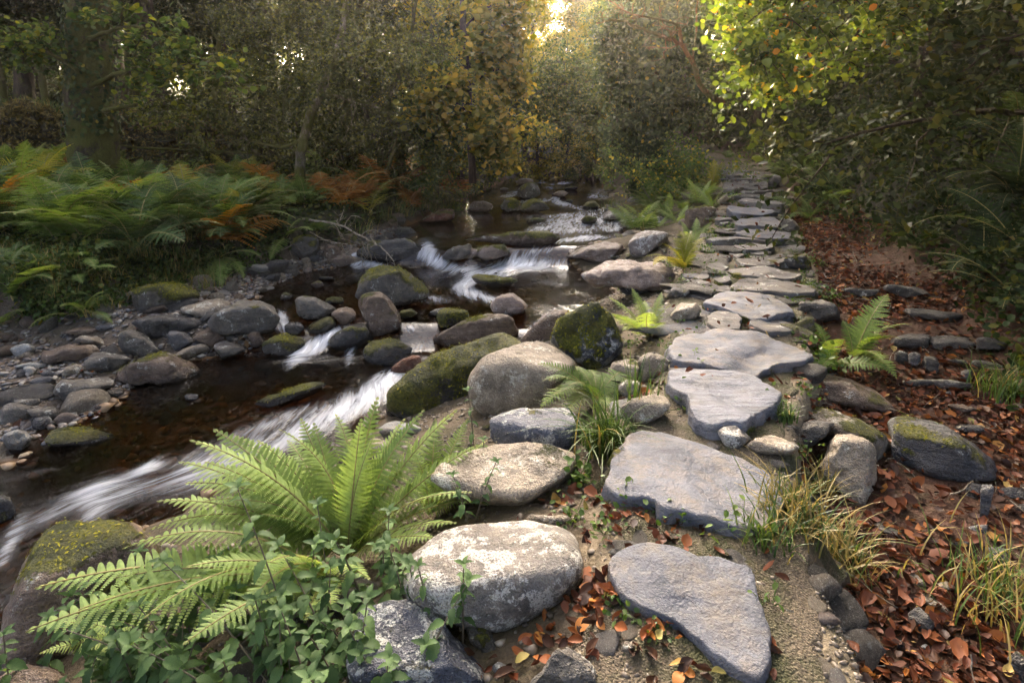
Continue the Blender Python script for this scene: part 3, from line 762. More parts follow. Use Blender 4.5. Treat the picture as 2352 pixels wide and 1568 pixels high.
R('rock', 'A5', [(110, 1540), (180, 1470), (270, 1455), (360, 1500), (340, 1600), (150, 1620)], 'tan', 0.1, 6, 0.8, 'tan stone showing through the bright ferns')
R('rock', 'B2', [(860, 1190), (900, 1155), (980, 1170), (1050, 1250), (1080, 1320), (1000, 1380), (930, 1330), (880, 1260)], 'grey', 0.3, 7, 0.8, 'small mossy grey stone among dead leaves by the lichen rock')
R('rock', 'B2', [(1330, 1568), (1400, 1450), (1540, 1310), (1600, 1340), (1700, 1440), (1760, 1540), (1760, 1620), (1300, 1620)], 'grey', 0.1, 12, 0.7, 'pointed grey rock rising from the bottom edge among dead leaves', 5, 0.06, 0.4)
R('pebble', 'B2', [(1040, 1450), (1080, 1420), (1150, 1460), (1170, 1520), (1120, 1535), (1060, 1490)], 'pale', 0.0, 5, 0.8, 'smooth pale pebble among leaves at the bottom edge', 3, 0.02)
R('pebble', 'B2', [(1910, 1330), (1940, 1285), (2000, 1280), (2015, 1320), (1970, 1380), (1930, 1365)], 'tan', 0.0, 8, 0.8, 'small tan pebble on the bare earth beside the front slab', 3, 0.05)
R('rock', 'B2', [(1280, 450), (1350, 420), (1600, 430), (1650, 465), (1500, 490), (1300, 480)], 'tan', 0.1, 9, 0.6, 'flat tan stone under rusty leaves behind the lichen boulder', 3)
R('boulder', 'B1', [(0, 1250), (100, 1050), (200, 800), (260, 650), (380, 500), (480, 470), (700, 465), (900, 470), (1000, 500), (1080, 600), (1100, 800), (900, 1000), (800, 1200), (600, 1400), (300, 1500), (0, 1500)], 'brown', 0.60, 7, 0.7, 'big reddish-brown boulder with mossy rim at lower left by the rapids', 5, 0.06)
R('boulder', 'B1', [(-50, 1540), (60, 1480), (200, 1450), (400, 1500), (480, 1568), (480, 1650), (-50, 1650)], 'brown', 0.1, 6, 0.7, 'brown rock in the bottom left corner under the nettles', 4)
R('boulder', 'B1', [(-60, 420), (0, 290), (80, 310), (110, 380), (60, 450), (-60, 500)], 'dark', 0.4, 7, 0.8, 'dark mossy rock at the left edge in the rapids', 4)
# --- left shore
R('boulder', 'A4', [(905, 470), (950, 430), (1020, 412), (1150, 415), (1290, 450), (1350, 510), (1210, 540), (1130, 590), (960, 605), (915, 560)], 'grey', 0.62, 5, 0.8, 'rounded boulder under green moss at the foot of the left bank', 5)
R('rock', 'A4', [(1230, 560), (1330, 530), (1500, 500), (1590, 545), (1500, 600), (1350, 640), (1240, 610)], 'tan', 0.1, 7, 0.8, 'pale tan rock wedged behind the big grey shore boulder')
R('boulder', 'A4', [(1425, 690), (1480, 620), (1600, 530), (1690, 510), (1820, 530), (1900, 590), (1915, 680), (1880, 740), (1800, 770), (1560, 770), (1480, 720)], 'grey', 0.28, 7, 0.8, 'biggest grey boulder on the left shore with moss patches', 5, 0.05)
R('rock', 'A4', [(915, 650), (960, 620), (1060, 605), (1210, 630), (1300, 640), (1380, 700), (1340, 750), (1210, 740), (1130, 760), (1050, 740)], 'dark', 0.0, 14, 0.7, 'long dark slate rock in front of the mossy shore boulder', 4, 0.07, 0.5)
R('rock', 'A4', [(1350, 660), (1420, 585), (1505, 600), (1450, 640), (1370, 690)], 'dark', 0.0, 16, 0.7, 'dark triangular slate left of the biggest grey boulder', 3)
R('rock', 'A4', [(810, 800), (830, 725), (880, 725), (1000, 770), (1115, 860), (1040, 910), (940, 905), (850, 850)], 'grey', 0.0, 9, 0.6, 'slanting grey slab behind the squared mossy block', 4)
R('rock', 'A4', [(1140, 740), (1180, 720), (1250, 730), (1325, 790), (1310, 810), (1210, 865), (1160, 800)], 'slate', 0.0, 14, 0.7, 'angular blue-grey stone in the middle of the left shore', 4)
R('rock', 'A4', [(1320, 770), (1370, 720), (1470, 710), (1540, 780), (1500, 800), (1440, 840), (1400, 820)], 'brown', 0.0, 12, 0.7, 'purple-brown angular stone in front of the biggest grey boulder', 4)
R('rock', 'A4', [(1155, 915), (1240, 860), (1350, 810), (1420, 815), (1430, 850), (1380, 890), (1290, 930)], 'tan', 0.0, 12, 0.6, 'striped tan-grey stone lying at the water line', 4, 0.06, 0.8)
R('rock', 'A4', [(1460, 850), (1500, 810), (1600, 815), (1700, 840), (1640, 880), (1520, 920)], 'grey', 0.0, 14, 0.7, 'wedge of layered grey stone at the water line', 4, 0.06, 0.8)
R('rock', 'A4', [(1685, 770), (1720, 725), (1770, 735), (1810, 790), (1780, 835), (1720, 840)], 'brown', 0.0, 6, 0.9, 'rounded brown stone beside the flat mossy slab', 3)
R('rock', 'A4', [(1790, 830), (1830, 760), (1920, 750), (2080, 790), (2070, 830), (1990, 885), (1880, 895), (1810, 880)], 'grey', 0.60, 10, 0.7, 'flat-topped slab with bright moss beside the small chute', 4)
R('boulder', 'A4', [(2015, 560), (2030, 490), (2080, 485), (2200, 530), (2300, 560), (2280, 610), (2200, 660), (2100, 665), (2030, 620)], 'grey', 0.28, 8, 0.7, 'dark-faced boulder right of the biggest grey shore boulder', 4)
R('rock', 'A4', [(2260, 600), (2320, 560), (2420, 570), (2440, 640), (2380, 680), (2300, 660)], 'brown', 0.0, 5, 0.8, 'rounded brown rock against the dark leaning boulder', 4)
R('rock', 'A4', [(2220, 510), (2270, 488), (2340, 495), (2352, 540), (2260, 545)], 'dark', 0.6, 6, 0.8, 'low mossy rock behind the dark-faced boulder', 3)
R('rock', 'A4', [(65, 850), (110, 815), (200, 808), (260, 830), (270, 860), (200, 890), (100, 890)], 'pale', 0.0, 6, 0.9, 'pale smooth oval stone on the gravel at far left', 4, 0.03)
R('rock', 'A4', [(290, 900), (310, 850), (420, 830), (560, 810), (640, 810), (685, 860), (600, 910), (440, 950), (340, 950)], 'brown', 0.0, 10, 0.7, 'long dark brown rock right of the pale oval stone', 4, 0.06, 0.6)
R('rock', 'A4', [(510, 790), (560, 755), (650, 760), (720, 820), (700, 850), (640, 815), (560, 810)], 'tan', 0.1, 6, 0.8, 'rounded olive-tan rock behind the long dark brown rock', 3)
R('rock', 'A4', [(580, 990), (610, 930), (640, 870), (700, 865), (800, 880), (900, 915), (800, 940), (800, 1010), (700, 1020)], 'grey', 0.05, 14, 0.7, 'split grey block left of the squared mossy block', 4, 0.06, 0.4)
R('rock', 'A4', [(420, 1020), (440, 970), (510, 945), (560, 960), (580, 1005), (520, 1045), (440, 1050)], 'tan', 0.25, 9, 0.8, 'small golden-tan stone on the left gravel', 3, 0.08, 0.5)
R('boulder', 'A4', [(800, 1090), (805, 950), (850, 930), (1120, 905), (1155, 930), (1240, 950), (1330, 960), (1375, 1020), (1300, 1050), (1140, 1085), (1000, 1085), (940, 1105)], 'brown', 0.36, 20, 0.55, 'squared layered brown block with a mossy flat top at the shore', 5, 0.06, 1.0)
R('rock', 'A4', [(200, 1075), (240, 1040), (350, 1040), (385, 1065), (360, 1100), (230, 1125)], 'slate', 0.0, 14, 0.7, 'light blue-grey flat stone on the left gravel', 3, 0.03)
R('boulder', 'A4', [(360, 1130), (420, 1060), (560, 1050), (750, 1030), (785, 1080), (700, 1120), (640, 1160), (560, 1220), (470, 1215), (380, 1180)], 'grey', 0.0, 9, 0.7, 'smooth wet grey boulder at the water line below the squared block', 4, 0.05, 0.4)
R('rock', 'A4', [(0, 1250), (60, 1210), (180, 1230), (260, 1260), (200, 1340), (60, 1365), (0, 1370)], 'grey', 0.0, 9, 0.6, 'flat purple-grey rock at the left edge of the shore', 3)
R('rock', 'A4', [(165, 1260), (260, 1240), (400, 1245), (420, 1290), (400, 1335), (260, 1330)], 'grey', 0.0, 9, 0.6, 'flat wet grey rock by the shallow amber water', 3)
R('rock', 'A4', [(205, 1330), (240, 1300), (300, 1300), (395, 1370), (380, 1385), (290, 1395), (220, 1380)], 'slate', 0.0, 9, 0.8, 'slate oval stone above the moss-capped oval boulder', 3, 0.06, 0.7)
R('rock', 'A4', [(10, 1450), (50, 1410), (150, 1400), (220, 1430), (215, 1490), (150, 1545), (60, 1520)], 'pale', 0.0, 9, 0.8, 'crinkled pale grey rock left of the moss-capped oval boulder', 4, 0.09, 0.5)
R('boulder', 'A4', [(315, 1480), (340, 1410), (420, 1380), (600, 1380), (700, 1390), (780, 1440), (700, 1490), (560, 1530), (400, 1535), (330, 1520)], 'dark', 0.62, 5, 0.8, 'oval boulder capped with yellow moss at the left water line', 4)
R('rock', 'A4', [(1735, 1215), (1800, 1180), (2000, 1110), (2120, 1075), (2240, 1070), (2230, 1100), (2080, 1180), (1950, 1230), (1850, 1250), (1760, 1240)], 'dark', 0.55, 6, 0.5, 'low mossy rock along the edge of the lower rapid', 4)
R('rock', 'A4', [(2125, 410), (2160, 380), (2200, 385), (2220, 415), (2180, 435), (2140, 430)], 'brown', 0.5, 6, 0.8, 'small round mossy stone in the still pool', 3)
R('rock', 'A4', [(2175, 370), (2230, 345), (2295, 370), (2230, 380)], 'slate', 0.0, 16, 0.8, 'thin blue slate tip breaking the still pool', 3)
R('rock', 'A4', [(1915, 490), (1950, 460), (2015, 485), (1990, 510), (1930, 510)], 'grey', 0.45, 6, 0.8, 'small half-sunk stone behind the biggest shore boulder', 3)
R('rock', 'A4', [(1945, 700), (1970, 660), (2040, 655), (2080, 700), (2040, 750), (1970, 750)], 'dark', 0.0, 6, 0.8, 'small wet black stone in the trickle', 3)
R('rock', 'A4', [(2080, 720), (2140, 670), (2240, 625), (2300, 670), (2250, 730), (2130, 750)], 'dark', 0.65, 6, 0.8, 'dark mossy rock right of the trickle', 3)
R('rock', 'A4', [(415, 720), (500, 705), (640, 700), (690, 735), (600, 750), (450, 750)], 'brown', 0.0, 16, 0.6, 'thin purple-brown slate lying at the foot of the bank', 3, 0.04, 0.8)
R('rock', 'A4', [(650, 700), (700, 670), (790, 650), (875, 690), (860, 710), (720, 725)], 'slate', 0.0, 12, 0.6, 'dark shiny slate under the bank overhang', 3)
R('rock', 'A4', [(85, 960), (180, 940), (330, 950), (300, 975), (120, 975)], 'pale', 0.0, 10, 0.7, 'thin pale sliver of stone on the left gravel', 3)
R('rock', 'A4', [(160, 985), (200, 960), (250, 985), (240, 1020), (190, 1030)], 'pale', 0.0, 6, 0.8, 'small pale cobble beside the sliver stone', 3)
R('rock', 'A4', [(275, 1010), (310, 980), (415, 1025), (390, 1045), (290, 1040)], 'slate', 0.0, 9, 0.8, 'small grey cobble right of the pale cobble', 3)
R('rock', 'A4', [(90, 1200), (160, 1180), (270, 1190), (260, 1240), (130, 1235)], 'grey', 0.0, 8, 0.7, 'low grey stone above the flat purple-grey rock', 3)
R('rock', 'A4', [(1260, 1160), (1300, 1155), (1360, 1160), (1350, 1190), (1270, 1190)], 'slate', 0.2, 7, 0.7, 'small stone barely breaking the dark water', 3)
R('rock', 'A4', [(640, 1250), (680, 1215), (760, 1225), (720, 1260), (660, 1275)], 'pink', 0.0, 8, 0.8, 'pinkish stone at the edge of the amber shallows', 3)
R('rock', 'A4', [(700, 1150), (760, 1120), (840, 1130), (860, 1160), (780, 1180)], 'grey', 0.0, 8, 0.8, 'grey stone leaning below the squared block', 3)
# --- far stream
R('boulder', 'S1', [(1655, 350), (1690, 300), (1770, 285), (1820, 330), (1820, 370), (1700, 410)], 'grey', 0.42, 10, 0.8, 'far boulder standing behind two mossy ones upstream')
R('boulder', 'S1', [(1535, 450), (1570, 400), (1620, 390), (1680, 430), (1670, 490), (1560, 500)], 'grey', 0.60, 8, 0.8, 'mossy boulder upstream, left one of the pair')
R('boulder', 'S1', [(1670, 490), (1730, 430), (1790, 390), (1850, 430), (1885, 480), (1750, 505)], 'grey', 0.60, 8, 0.8, 'mossy boulder upstream, right one of the pair')
R('rock', 'S1', [(1290, 490), (1340, 420), (1420, 410), (1480, 460), (1450, 495), (1350, 505)], 'brown', 0.1, 10, 0.8, 'brown rock under the left bank ferns upstream')
R('rock', 'S1', [(950, 580), (1020, 530), (1100, 490), (1190, 475), (1200, 550), (1080, 575)], 'red', 0.45, 10, 0.8, 'reddish rock with mossy top at the left bank of the upper pool')
R('rock', 'S1', [(2120, 460), (2150, 425), (2200, 415), (2245, 450), (2230, 475), (2150, 478)], 'dark', 0.75, 6, 0.8, 'round moss cushion rock near the right bank upstream', 3)
R('rock', 'S1', [(1900, 380), (1950, 340), (2020, 360), (1990, 390)], 'brown', 0.2, 8, 0.8, 'dark rock in the white water upstream', 3)
R('rock', 'S1', [(1720, 555), (1780, 535), (1870, 545), (1850, 572), (1730, 572)], 'brown', 0.6, 8, 0.8, 'flat mossy rock below the upstream pair', 3)
R('rock', 'S1', [(2110, 560), (2160, 520), (2230, 540), (2210, 575), (2130, 582)], 'tan', 0.7, 6, 0.8, 'mossy rock at the right bank of the upper pool', 3)
R('rock', 'S1', [(2000, 420), (2030, 400), (2055, 415), (2040, 430)], 'dark', 0.7, 6, 0.8, 'tiny moss ball rock upstream', 3)
R('rock', 'S1', [(2240, 410), (2300, 385), (2352, 395), (2340, 420), (2260, 420)], 'brown', 0.3, 8, 0.8, 'low dark rock by the ivy tree roots', 3)
R('rock', 'S1', [(2270, 330), (2300, 295), (2352, 300), (2352, 345), (2290, 345)], 'dark', 0.75, 6, 0.8, 'moss-covered rock beside the ivy tree foot', 3)
R('rock', 'S1', [(1990, 330), (2040, 305), (2090, 320), (2060, 340)], 'dark', 0.75, 6, 0.8, 'low mossy rock in mid stream far upstream', 3)
R('rock', 'S1', [(1530, 330), (1570, 318), (1600, 330), (1560, 340)], 'pale', 0.0, 9, 0.8, 'flat pale stone at the far left shore', 3)
R('rock', 'S1', [(1540, 130), (1600, 90), (1680, 110), (1660, 150), (1570, 150)], 'dark', 0.75, 6, 0.8, 'mossy stone at the bend of the stream', 3)
R('rock', 'S1', [(1640, 280), (1690, 250), (1770, 260), (1760, 290), (1690, 300)], 'brown', 0.3, 8, 0.8, 'brown rock behind the far boulder', 3)
# --- right of the path: edge stones, steps and slates in the leaf litter
R('boulder', 'A6', [(770, 1090), (900, 1050), (1080, 1040), (1250, 1100), (1400, 1190), (1450, 1260), (1440, 1310), (1300, 1290), (1000, 1220), (850, 1140)], 'brown', 0.28, 7, 0.6, 'large olive-brown rock below the fern at the right edge of the path', 5, 0.05)
R('boulder', 'F', [(2045, 965), (2090, 958), (2180, 980), (2190, 1040), (2285, 1070), (2285, 1095), (2200, 1105), (2100, 1080), (2060, 1060)], 'slate', 0.30, 16, 0.7, 'squared dark slate block with lichen standing in the leaves', 5, 0.05, 0.5)
R('boulder', 'F', [(1890, 1050), (1920, 1005), (1990, 1005), (2015, 1060), (2010, 1140), (1960, 1155), (1900, 1110)], 'tan', 0.22, 7, 0.9, 'rough tan boulder behind the dry grass tufts', 5, 0.09)
R('boulder', 'F', [(1830, 940), (1900, 945), (2000, 980), (2050, 1010), (2020, 1080), (1940, 1030), (1860, 980)], 'tan', 0.48, 6, 0.7, 'mossy tan shoulder of the path beside the slate block', 4, 0.07)
R('rock', 'F', [(1790, 1000), (1810, 978), (1860, 968), (1920, 968), (1900, 1000), (1850, 1030), (1800, 1015)], 'grey', 0.0, 10, 0.7, 'smooth grey stone right of the small grass clump', 4)
R('rock', 'F', [(1710, 1025), (1750, 1003), (1840, 1015), (1820, 1042), (1740, 1052)], 'tan', 0.1, 10, 0.7, 'flat tan stone between the two big slabs', 4)
R('rock', 'F', [(1640, 990), (1690, 975), (1730, 1010), (1700, 1040), (1660, 1020)], 'granite', 0.2, 8, 0.7, 'rough speckled stone under the striped slab', 4)
R('rock', 'P1', [(1700, 830), (1890, 800), (1960, 790), (1880, 880), (1740, 870)], 'dark', 0.4, 12, 0.8, 'dark mossy stone under the path edge', 3)
R('rock', 'P1', [(1800, 1010), (2040, 960), (2080, 1080), (1960, 1100), (1830, 1060)], 'dark', 0.55, 12, 0.8, 'mossy block at the right edge of the path', 4)
R('rock', 'P1', [(1790, 590), (1900, 610), (1970, 690), (1900, 760), (1800, 690)], 'grey', 0.2, 12, 0.8, 'grey tilted stone beside the upper slabs', 3)
R('rock', 'P1', [(1670, 240), (1720, 180), (1800, 200), (1790, 300), (1700, 310)], 'dark', 0.2, 9, 0.8, 'dark stone at the foot of the right bank by the far slabs', 3)
for k, (reg, poly, mt, lb) in enumerate([
    ('T2', [(940, 580), (980, 540), (1090, 520), (1370, 510), (1370, 640), (1360, 660), (1060, 650), (950, 620)], 'dark', 'left block of the long dark stone step'),
    ('T2', [(1375, 520), (1500, 515), (1830, 555), (1845, 650), (1700, 670), (1375, 640)], 'dark', 'middle block of the long dark stone step'),
    ('T2', [(1855, 560), (2190, 550), (2190, 660), (1860, 650)], 'dark', 'right block of the long dark stone step'),
    ('T2', [(1100, 250), (1300, 240), (1550, 270), (1710, 300), (1710, 350), (1520, 385), (1200, 375)], 'dark', 'dark stone step above the long one, right of the fern'),
    ('T2', [(1000, 700), (1060, 665), (1130, 690), (1140, 800), (1090, 820), (1010, 760)], 'dark', 'small dark lichen-spotted block beside the low fern, leftmost of three'),
    ('T2', [(1145, 700), (1220, 680), (1275, 710), (1270, 800), (1200, 840), (1145, 800)], 'slate', 'smooth upright slate block, middle one of three under the step'),
    ('T2', [(1290, 740), (1360, 720), (1460, 760), (1460, 890), (1340, 900), (1290, 840)], 'dark', 'block with a white lichen spot, right one of three under the step'),
    ('T2', [(1690, 880), (1800, 870), (1815, 960), (1700, 970)], 'slate', 'small square slate block among the leaves'),
    ('T2', [(1790, 780), (1900, 770), (2200, 820), (2180, 860), (1900, 880), (1800, 850)], 'dark', 'low dark slate behind the right grass tuft'),
    ('T2', [(1480, 770), (1750, 760), (1760, 800), (1480, 810)], 'dark', 'thin dark slate strip under the long stone step'),
    ('T2', [(1050, 1000), (1300, 980), (1600, 990), (1820, 1010), (1700, 1050), (1200, 1060)], 'dark', 'wet dark slate strip at the upper edge of the leaf litter'),
    ('T2', [(450, 40), (700, 50), (850, 30), (820, 90), (600, 110)], 'dark', 'dark step stone above the fern on the right'),
    ('T2', [(870, 30), (1300, 20), (1380, 110), (1050, 120)], 'dark', 'wide dark step stone under the bank ferns'),
    ('T2', [(0, 250), (60, 160), (260, 130), (420, 220), (440, 350), (200, 380), (40, 360)], 'grey', 'flat brownish rock left of the fern on the right path edge'),
    ('T2', [(1490, 1100), (1590, 1090), (1590, 1150), (1490, 1150)], 'slate', 'small grey slate chip in the middle of the leaf litter'),
    ('T2', [(1760, 1120), (1850, 1120), (1870, 1180), (1770, 1180)], 'slate', 'grey slate chip left of the right grass tuft'),
    ('T2', [(2030, 1220), (2090, 1165), (2125, 1230), (2090, 1260)], 'slate', 'triangular slate chip under the right grass tuft'),
    ('T2', [(1540, 1240), (1700, 1225), (1850, 1280), (1700, 1320), (1580, 1290)], 'brown', 'flat brown slate half buried in the leaves'),
    ('T2', [(2165, 1270), (2260, 1215), (2350, 1220), (2350, 1290), (2200, 1290)], 'brown', 'rusty brown stone at the right edge below the grass'),
    ('T2', [(1610, 1480), (1700, 1450), (1930, 1450), (1990, 1540), (1800, 1560)], 'dark', 'dark wet stone right of the squared slate block'),
    ('B3', [(1570, 580), (1990, 580), (1970, 650), (1640, 640)], 'slate', 'long flat grey slate across the leaf litter'),
    ('B3', [(1950, 500), (2110, 480), (2090, 550), (1960, 550)], 'slate', 'small wet slate joining the upright sliver'),
    ('B3', [(2060, 220), (2130, 210), (2110, 500), (2050, 480)], 'slate', 'narrow upright slate sliver in the leaves'),
    ('B3', [(1950, 260), (1990, 200), (2080, 220), (2050, 310), (1960, 300)], 'dark', 'shiny black slate above the upright sliver'),
    ('B3', [(2140, 230), (2420, 210), (2420, 330), (2150, 330)], 'dark', 'dark flat slate at the right edge, upper of two'),
    ('B3', [(2145, 360), (2420, 330), (2420, 430), (2150, 400)], 'dark', 'dark flat slate at the right edge, lower of two'),
    ('B3', [(2040, 640), (2200, 640), (2280, 780), (2050, 740)], 'slate', 'ribbed dark slate left of the lower right grass'),
    ('B3', [(1550, 850), (1600, 815), (1660, 880), (1690, 920), (1600, 900)], 'tan', 'small tan stone above the yellowish one in the leaves'),
    ('B3', [(1610, 960), (1680, 940), (1800, 990), (1840, 1070), (1780, 1110), (1700, 1060)], 'tan', 'yellowish tan stone in the right foreground leaves'),
    ('B3', [(1560, 1080), (1640, 1050), (1740, 1160), (1720, 1220), (1650, 1255), (1570, 1150)], 'grey', 'dark grey blocky stone in the right foreground leaves'),
    ('B3', [(1390, 950), (1480, 930), (1560, 970), (1530, 1030), (1420, 980)], 'tan', 'flat tan stone left of the yellowish one in the leaves'),
    ('B3', [(1740, 900), (1820, 865), (1890, 920), (1750, 935)], 'tan', 'small brownish stone beside the lower right grass'),
    ('B3', [(1480, 1290), (1510, 1270), (1535, 1310), (1520, 1350), (1480, 1340)], 'slate', 'tiny square grey stone near the bottom right'),
    ('B3', [(1640, 1320), (1680, 1300), (1720, 1340), (1670, 1355)], 'pale', 'tiny pale blue pebble near the bottom right'),
    ('B3', [(1280, 480), (1380, 460), (1560, 560), (1540, 620), (1400, 570)], 'grey', 'flat brown-grey slate beside the dry grass tufts'),
    ('B3', [(2240, 1400), (2300, 1350), (2380, 1420), (2380, 1600), (2260, 1560)], 'dark', 'dark wet stone in the bottom right corner')]):
    small = any(s in lb for s in ('tiny', 'small', 'chip'))
    R('step_stone' if 'step' in lb and 'under' not in lb[8:] else 'rock', reg, poly, mt, 0.15 if mt == 'dark' else 0.05, 14, 0.8, lb, 3 if small else 4, 0.05, 0.6)
for k, (name, reg, poly, mt, moss, p, T, label, sub, rough, strata) in enumerate(ROCKS):
    moss = moss + 0.07 if moss >= 0.2 else moss
    pp = topx(reg, poly)
    low = max(pp, key=lambda q: q[1])
    py = min(low[1], 1640)
    contact = hit(low[0], py)
    c, W, F, m, size = rock_geo(pp, sub, p, T, rough, 100 + k, moss, contact, strata, 0.35, 'pointed' in label or 'slanting block' in label)
    WP = W + c
    xl_, xr_ = ie(EL, WP[:, 1]), ie(ER, WP[:, 1])
    wet = (1 - sstep(0.02, 0.13, WP[:, 2] - wlev(WP[:, 1]) + 0.05 * fbm(WP * 9, 8, 2))) * (WP[:, 0] > xl_ - .5) * (WP[:, 0] < xr_ + .5)
    o = obj(name, mesh(name, W, F, M[mt], True, {'moss': m, 'wet': wet}), c)
    if moss >= 0.33 and sub >= 4:
        rk = np.random.default_rng(4000 + k)
        Nn = vnormals(W, F)
        ok = np.where((m > 0.52) & (Nn @ (CAM - c) > -0.3))[0]
        if len(ok) > 60:
            nt = int(min(2600, len(ok) * 1.2))
            q = ok[rk.integers(0, len(ok), nt)]
            Vt, Ft, rt = leaves(W[q] + rk.normal(0, .008, (nt, 3)), 0.014 + 0.0016 * c[1], rk, 0.5, 0.6, 0.3, False, N=Nn[q])
            rt = np.clip(rt * .7 + .3 * np.repeat(np.clip(m[q] - .4, 0, 1), 4), 0, 1)
            mo = obj('moss', mesh('moss', Vt, Ft, M['mossleaf'], True, {'rnd': rt}), (0, 0, 0), o)
            mo['kind'] = 'stuff'
    tag(o, label, 'boulder' if name == 'boulder' else ('pebble' if name == 'pebble' else 'rock'))

# ------------------------------------------------------------------ footpath and its flagstones
fy = np.geomspace(1.0, 15.5, 260)
fu = np.linspace(0, 1, 60)
PY, PU = np.meshgrid(fy, fu, indexing='ij')
wob = (fbm(np.stack([fy * 2.2, fy * 0, fy * 0], -1), 12, 4, 0.65) * 0.22)[:, None]
wob2 = (fbm(np.stack([fy * 2.2, fy * 0 + 9, fy * 0], -1), 15, 4, 0.65) * 0.24)[:, None]
PX = (ie(EP0, PY) - 0.04 + wob) * (1 - PU) + (ie(EP1, PY) + 0.02 + wob2) * PU
edgef = np.minimum(PU, 1 - PU)
PZ = np.maximum(ground(PX, PY), zpath(PY) - 0.02) + 0.012 - 0.16 * (1 - sstep(0, 0.14, edgef))
Pn = np.stack([PX, PY, PX * 0], -1).reshape(-1, 3)
PZ = PZ + 0.022 * fbm(Pn * 6, 5, 4, 0.6).reshape(PX.shape)
V = np.stack([PX, PY, PZ], -1).reshape(-1, 3)
nr, nc = PX.shape
i = (np.arange(nr - 1)[:, None] * nc + np.arange(nc - 1)[None, :]).ravel()
F = np.stack([i, i + 1, i + nc + 1, i + nc], -1)
b = NB('path_earth')
co = b.coord()
n1 = b.n('TexNoise', 0, None, Vector=co, Scale=5.0, Detail=7.0, Roughness=0.7)
n2 = b.n('TexNoise', 0, None, Vector=co, Scale=90.0, Detail=4.0, Roughness=0.75)
v1 = b.n('TexVoronoi', 0, None, Vector=co, Scale=120.0)
col = b.mix(b.ramp(n1, [(0.4, 0.0), (0.62, 1.0)]), (0.175, 0.135, 0.085), (0.095, 0.075, 0.048))
col = b.mix(b.ramp(n2, [(0.42, 0.0), (0.68, 0.9)]), col, (0.26, 0.205, 0.135))
col = b.mix(b.ramp(n2, [(0.28, 1.0), (0.42, 0.0)]), col, (0.07, 0.055, 0.04))
n3 = b.n('TexNoise', 0, None, Vector=co, Scale=2.3, Detail=6.0, Roughness=0.75)
col = b.mix(b.ramp(n3, [(0.46, 0.0), (0.58, 0.85)]), col, (0.06, 0.065, 0.018))
hh = b.math('ADD', b.math('MULTIPLY', n1, 0.8), b.math('ADD', b.math('MULTIPLY', n2, 0.6), b.math('MULTIPLY', v1, -0.5)))
M['path'] = b.surface(b.n('BsdfPrincipled', 0, None, Base_Color=col, Roughness=0.75, Normal=b.bump(hh, 1.0, 0.04), **{'Specular_IOR_Level': 0.3}))
path = tag(obj('footpath', mesh('footpath', V, F, M['path'])), kind='structure')
FLAGPOLYS = []
def flag_geo(P2, ztop, thick, seed, moss, dens=0.03, tilt=0.0, rough=1.0):
    """A slab with a traced top outline: worn top, rounded arris, rough sides."""
    rng = np.random.default_rng(seed)
    c = P2.mean(0)
    pts = []
    for k in range(len(P2)):
        a, e = P2[k], P2[(k + 1) % len(P2)]
        L = np.hypot(*(e - a))
        n = max(2, int(L / dens))
        for t in np.arange(n) / n:
            pts.append(a + (e - a) * t)
    O = np.array(pts)
    for _ in range(1):
        O = 0.25 * np.roll(O, 1, 0) + 0.5 * O + 0.25 * np.roll(O, -1, 0)
    ns = len(O)
    size = np.ptp(P2, 0).max()
    O = O + fbm(np.concatenate([O * 6, np.zeros((ns, 1))], 1), seed, 3)[:, None] * 0.06 * size * nrm(O - c)
    O = O + fbm(np.concatenate([O * 28, np.zeros((ns, 1))], 1), seed + 4, 3)[:, None] * 0.022 * nrm(O - c)
    rings = [(r, 0.0) for r in np.linspace(0.06, 0.93, max(6, int(size / dens / 2.0)))]
    rings += [(0.97, -0.005), (0.99, -0.03), (1.0, -0.12), (1.005, -0.3), (1.01, -0.55), (1.0, -0.8), (0.97, -1.0)]
    V = [np.array([[c[0], c[1], 0]])]
    for r, z in rings:
        q = c + (O - c) * r
        V.append(np.concatenate([q, np.full((ns, 1), z * thick)], 1))
    V = np.concatenate(V)
    q = V / size + seed
    amp = 0.036 * size * rough
    V[:, 2] += amp * (0.8 * fbm(q * 2.0, seed, 3) + 0.30 * fbm(q * 9, seed + 1, 3))
    ax = rng.uniform(0, 6.28)
    lay = (V[:, 0] * math.cos(ax) + V[:, 1] * math.sin(ax)) / size * 5 + 1.5 * fbm(q * 1.7, seed + 3, 3)
    V[:, 2] += amp * 0.35 * np.sign(np.sin(lay * 2)) * np.abs(np.sin(lay * 2)) ** 0.4 * (V[:, 2] > -0.3 * thick)
    side = V[:, 2] < -0.15 * thick
    d = nrm(V[:, :2] - c)
    V[:, :2] += d * (side * 0.05 * size * fbm(V / size * 12, seed + 7, 3))[:, None]
    V[:, 2] += tilt * (V[:, 0] - c[0])
    j = np.arange(ns)
    j2 = (j + 1) % ns
    tri = np.stack([0 * j, 1 + j, 1 + j2], -1)
    quads = []
    for r in range(len(rings) - 1):
        a, e = 1 + r * ns, 1 + (r + 1) * ns
        quads.append(np.stack([a + j, e + j, e + j2, a + j2], -1))
    quads = np.concatenate(quads)
    # orientation: top must face up
    if np.cross(np.append(O[1] - O[0], 0), np.append(c - O[0], 0))[2] < 0:
        tri, quads = tri[:, ::-1], quads[:, ::-1]
    tri3 = np.concatenate([tri, quads[:, :3], quads[:, [0, 2, 3]]])
    Nn = vnormals(V, tri3)
    edge_ = sstep(0.72, 1.0, np.hypot(*(V[:, :2] - c).T) / (np.hypot(*(O - c).T).mean()))
    m = np.clip(0.42 + 1.0 * fbm(V * 5 + seed, seed + 9, 3) + 0.45 * side + 0.22 * edge_ + moss - 0.75, -1, 1)
    loc = np.array([c[0], c[1], ztop])
    V[:, :2] -= c
    return loc, V, [tri, quads], m
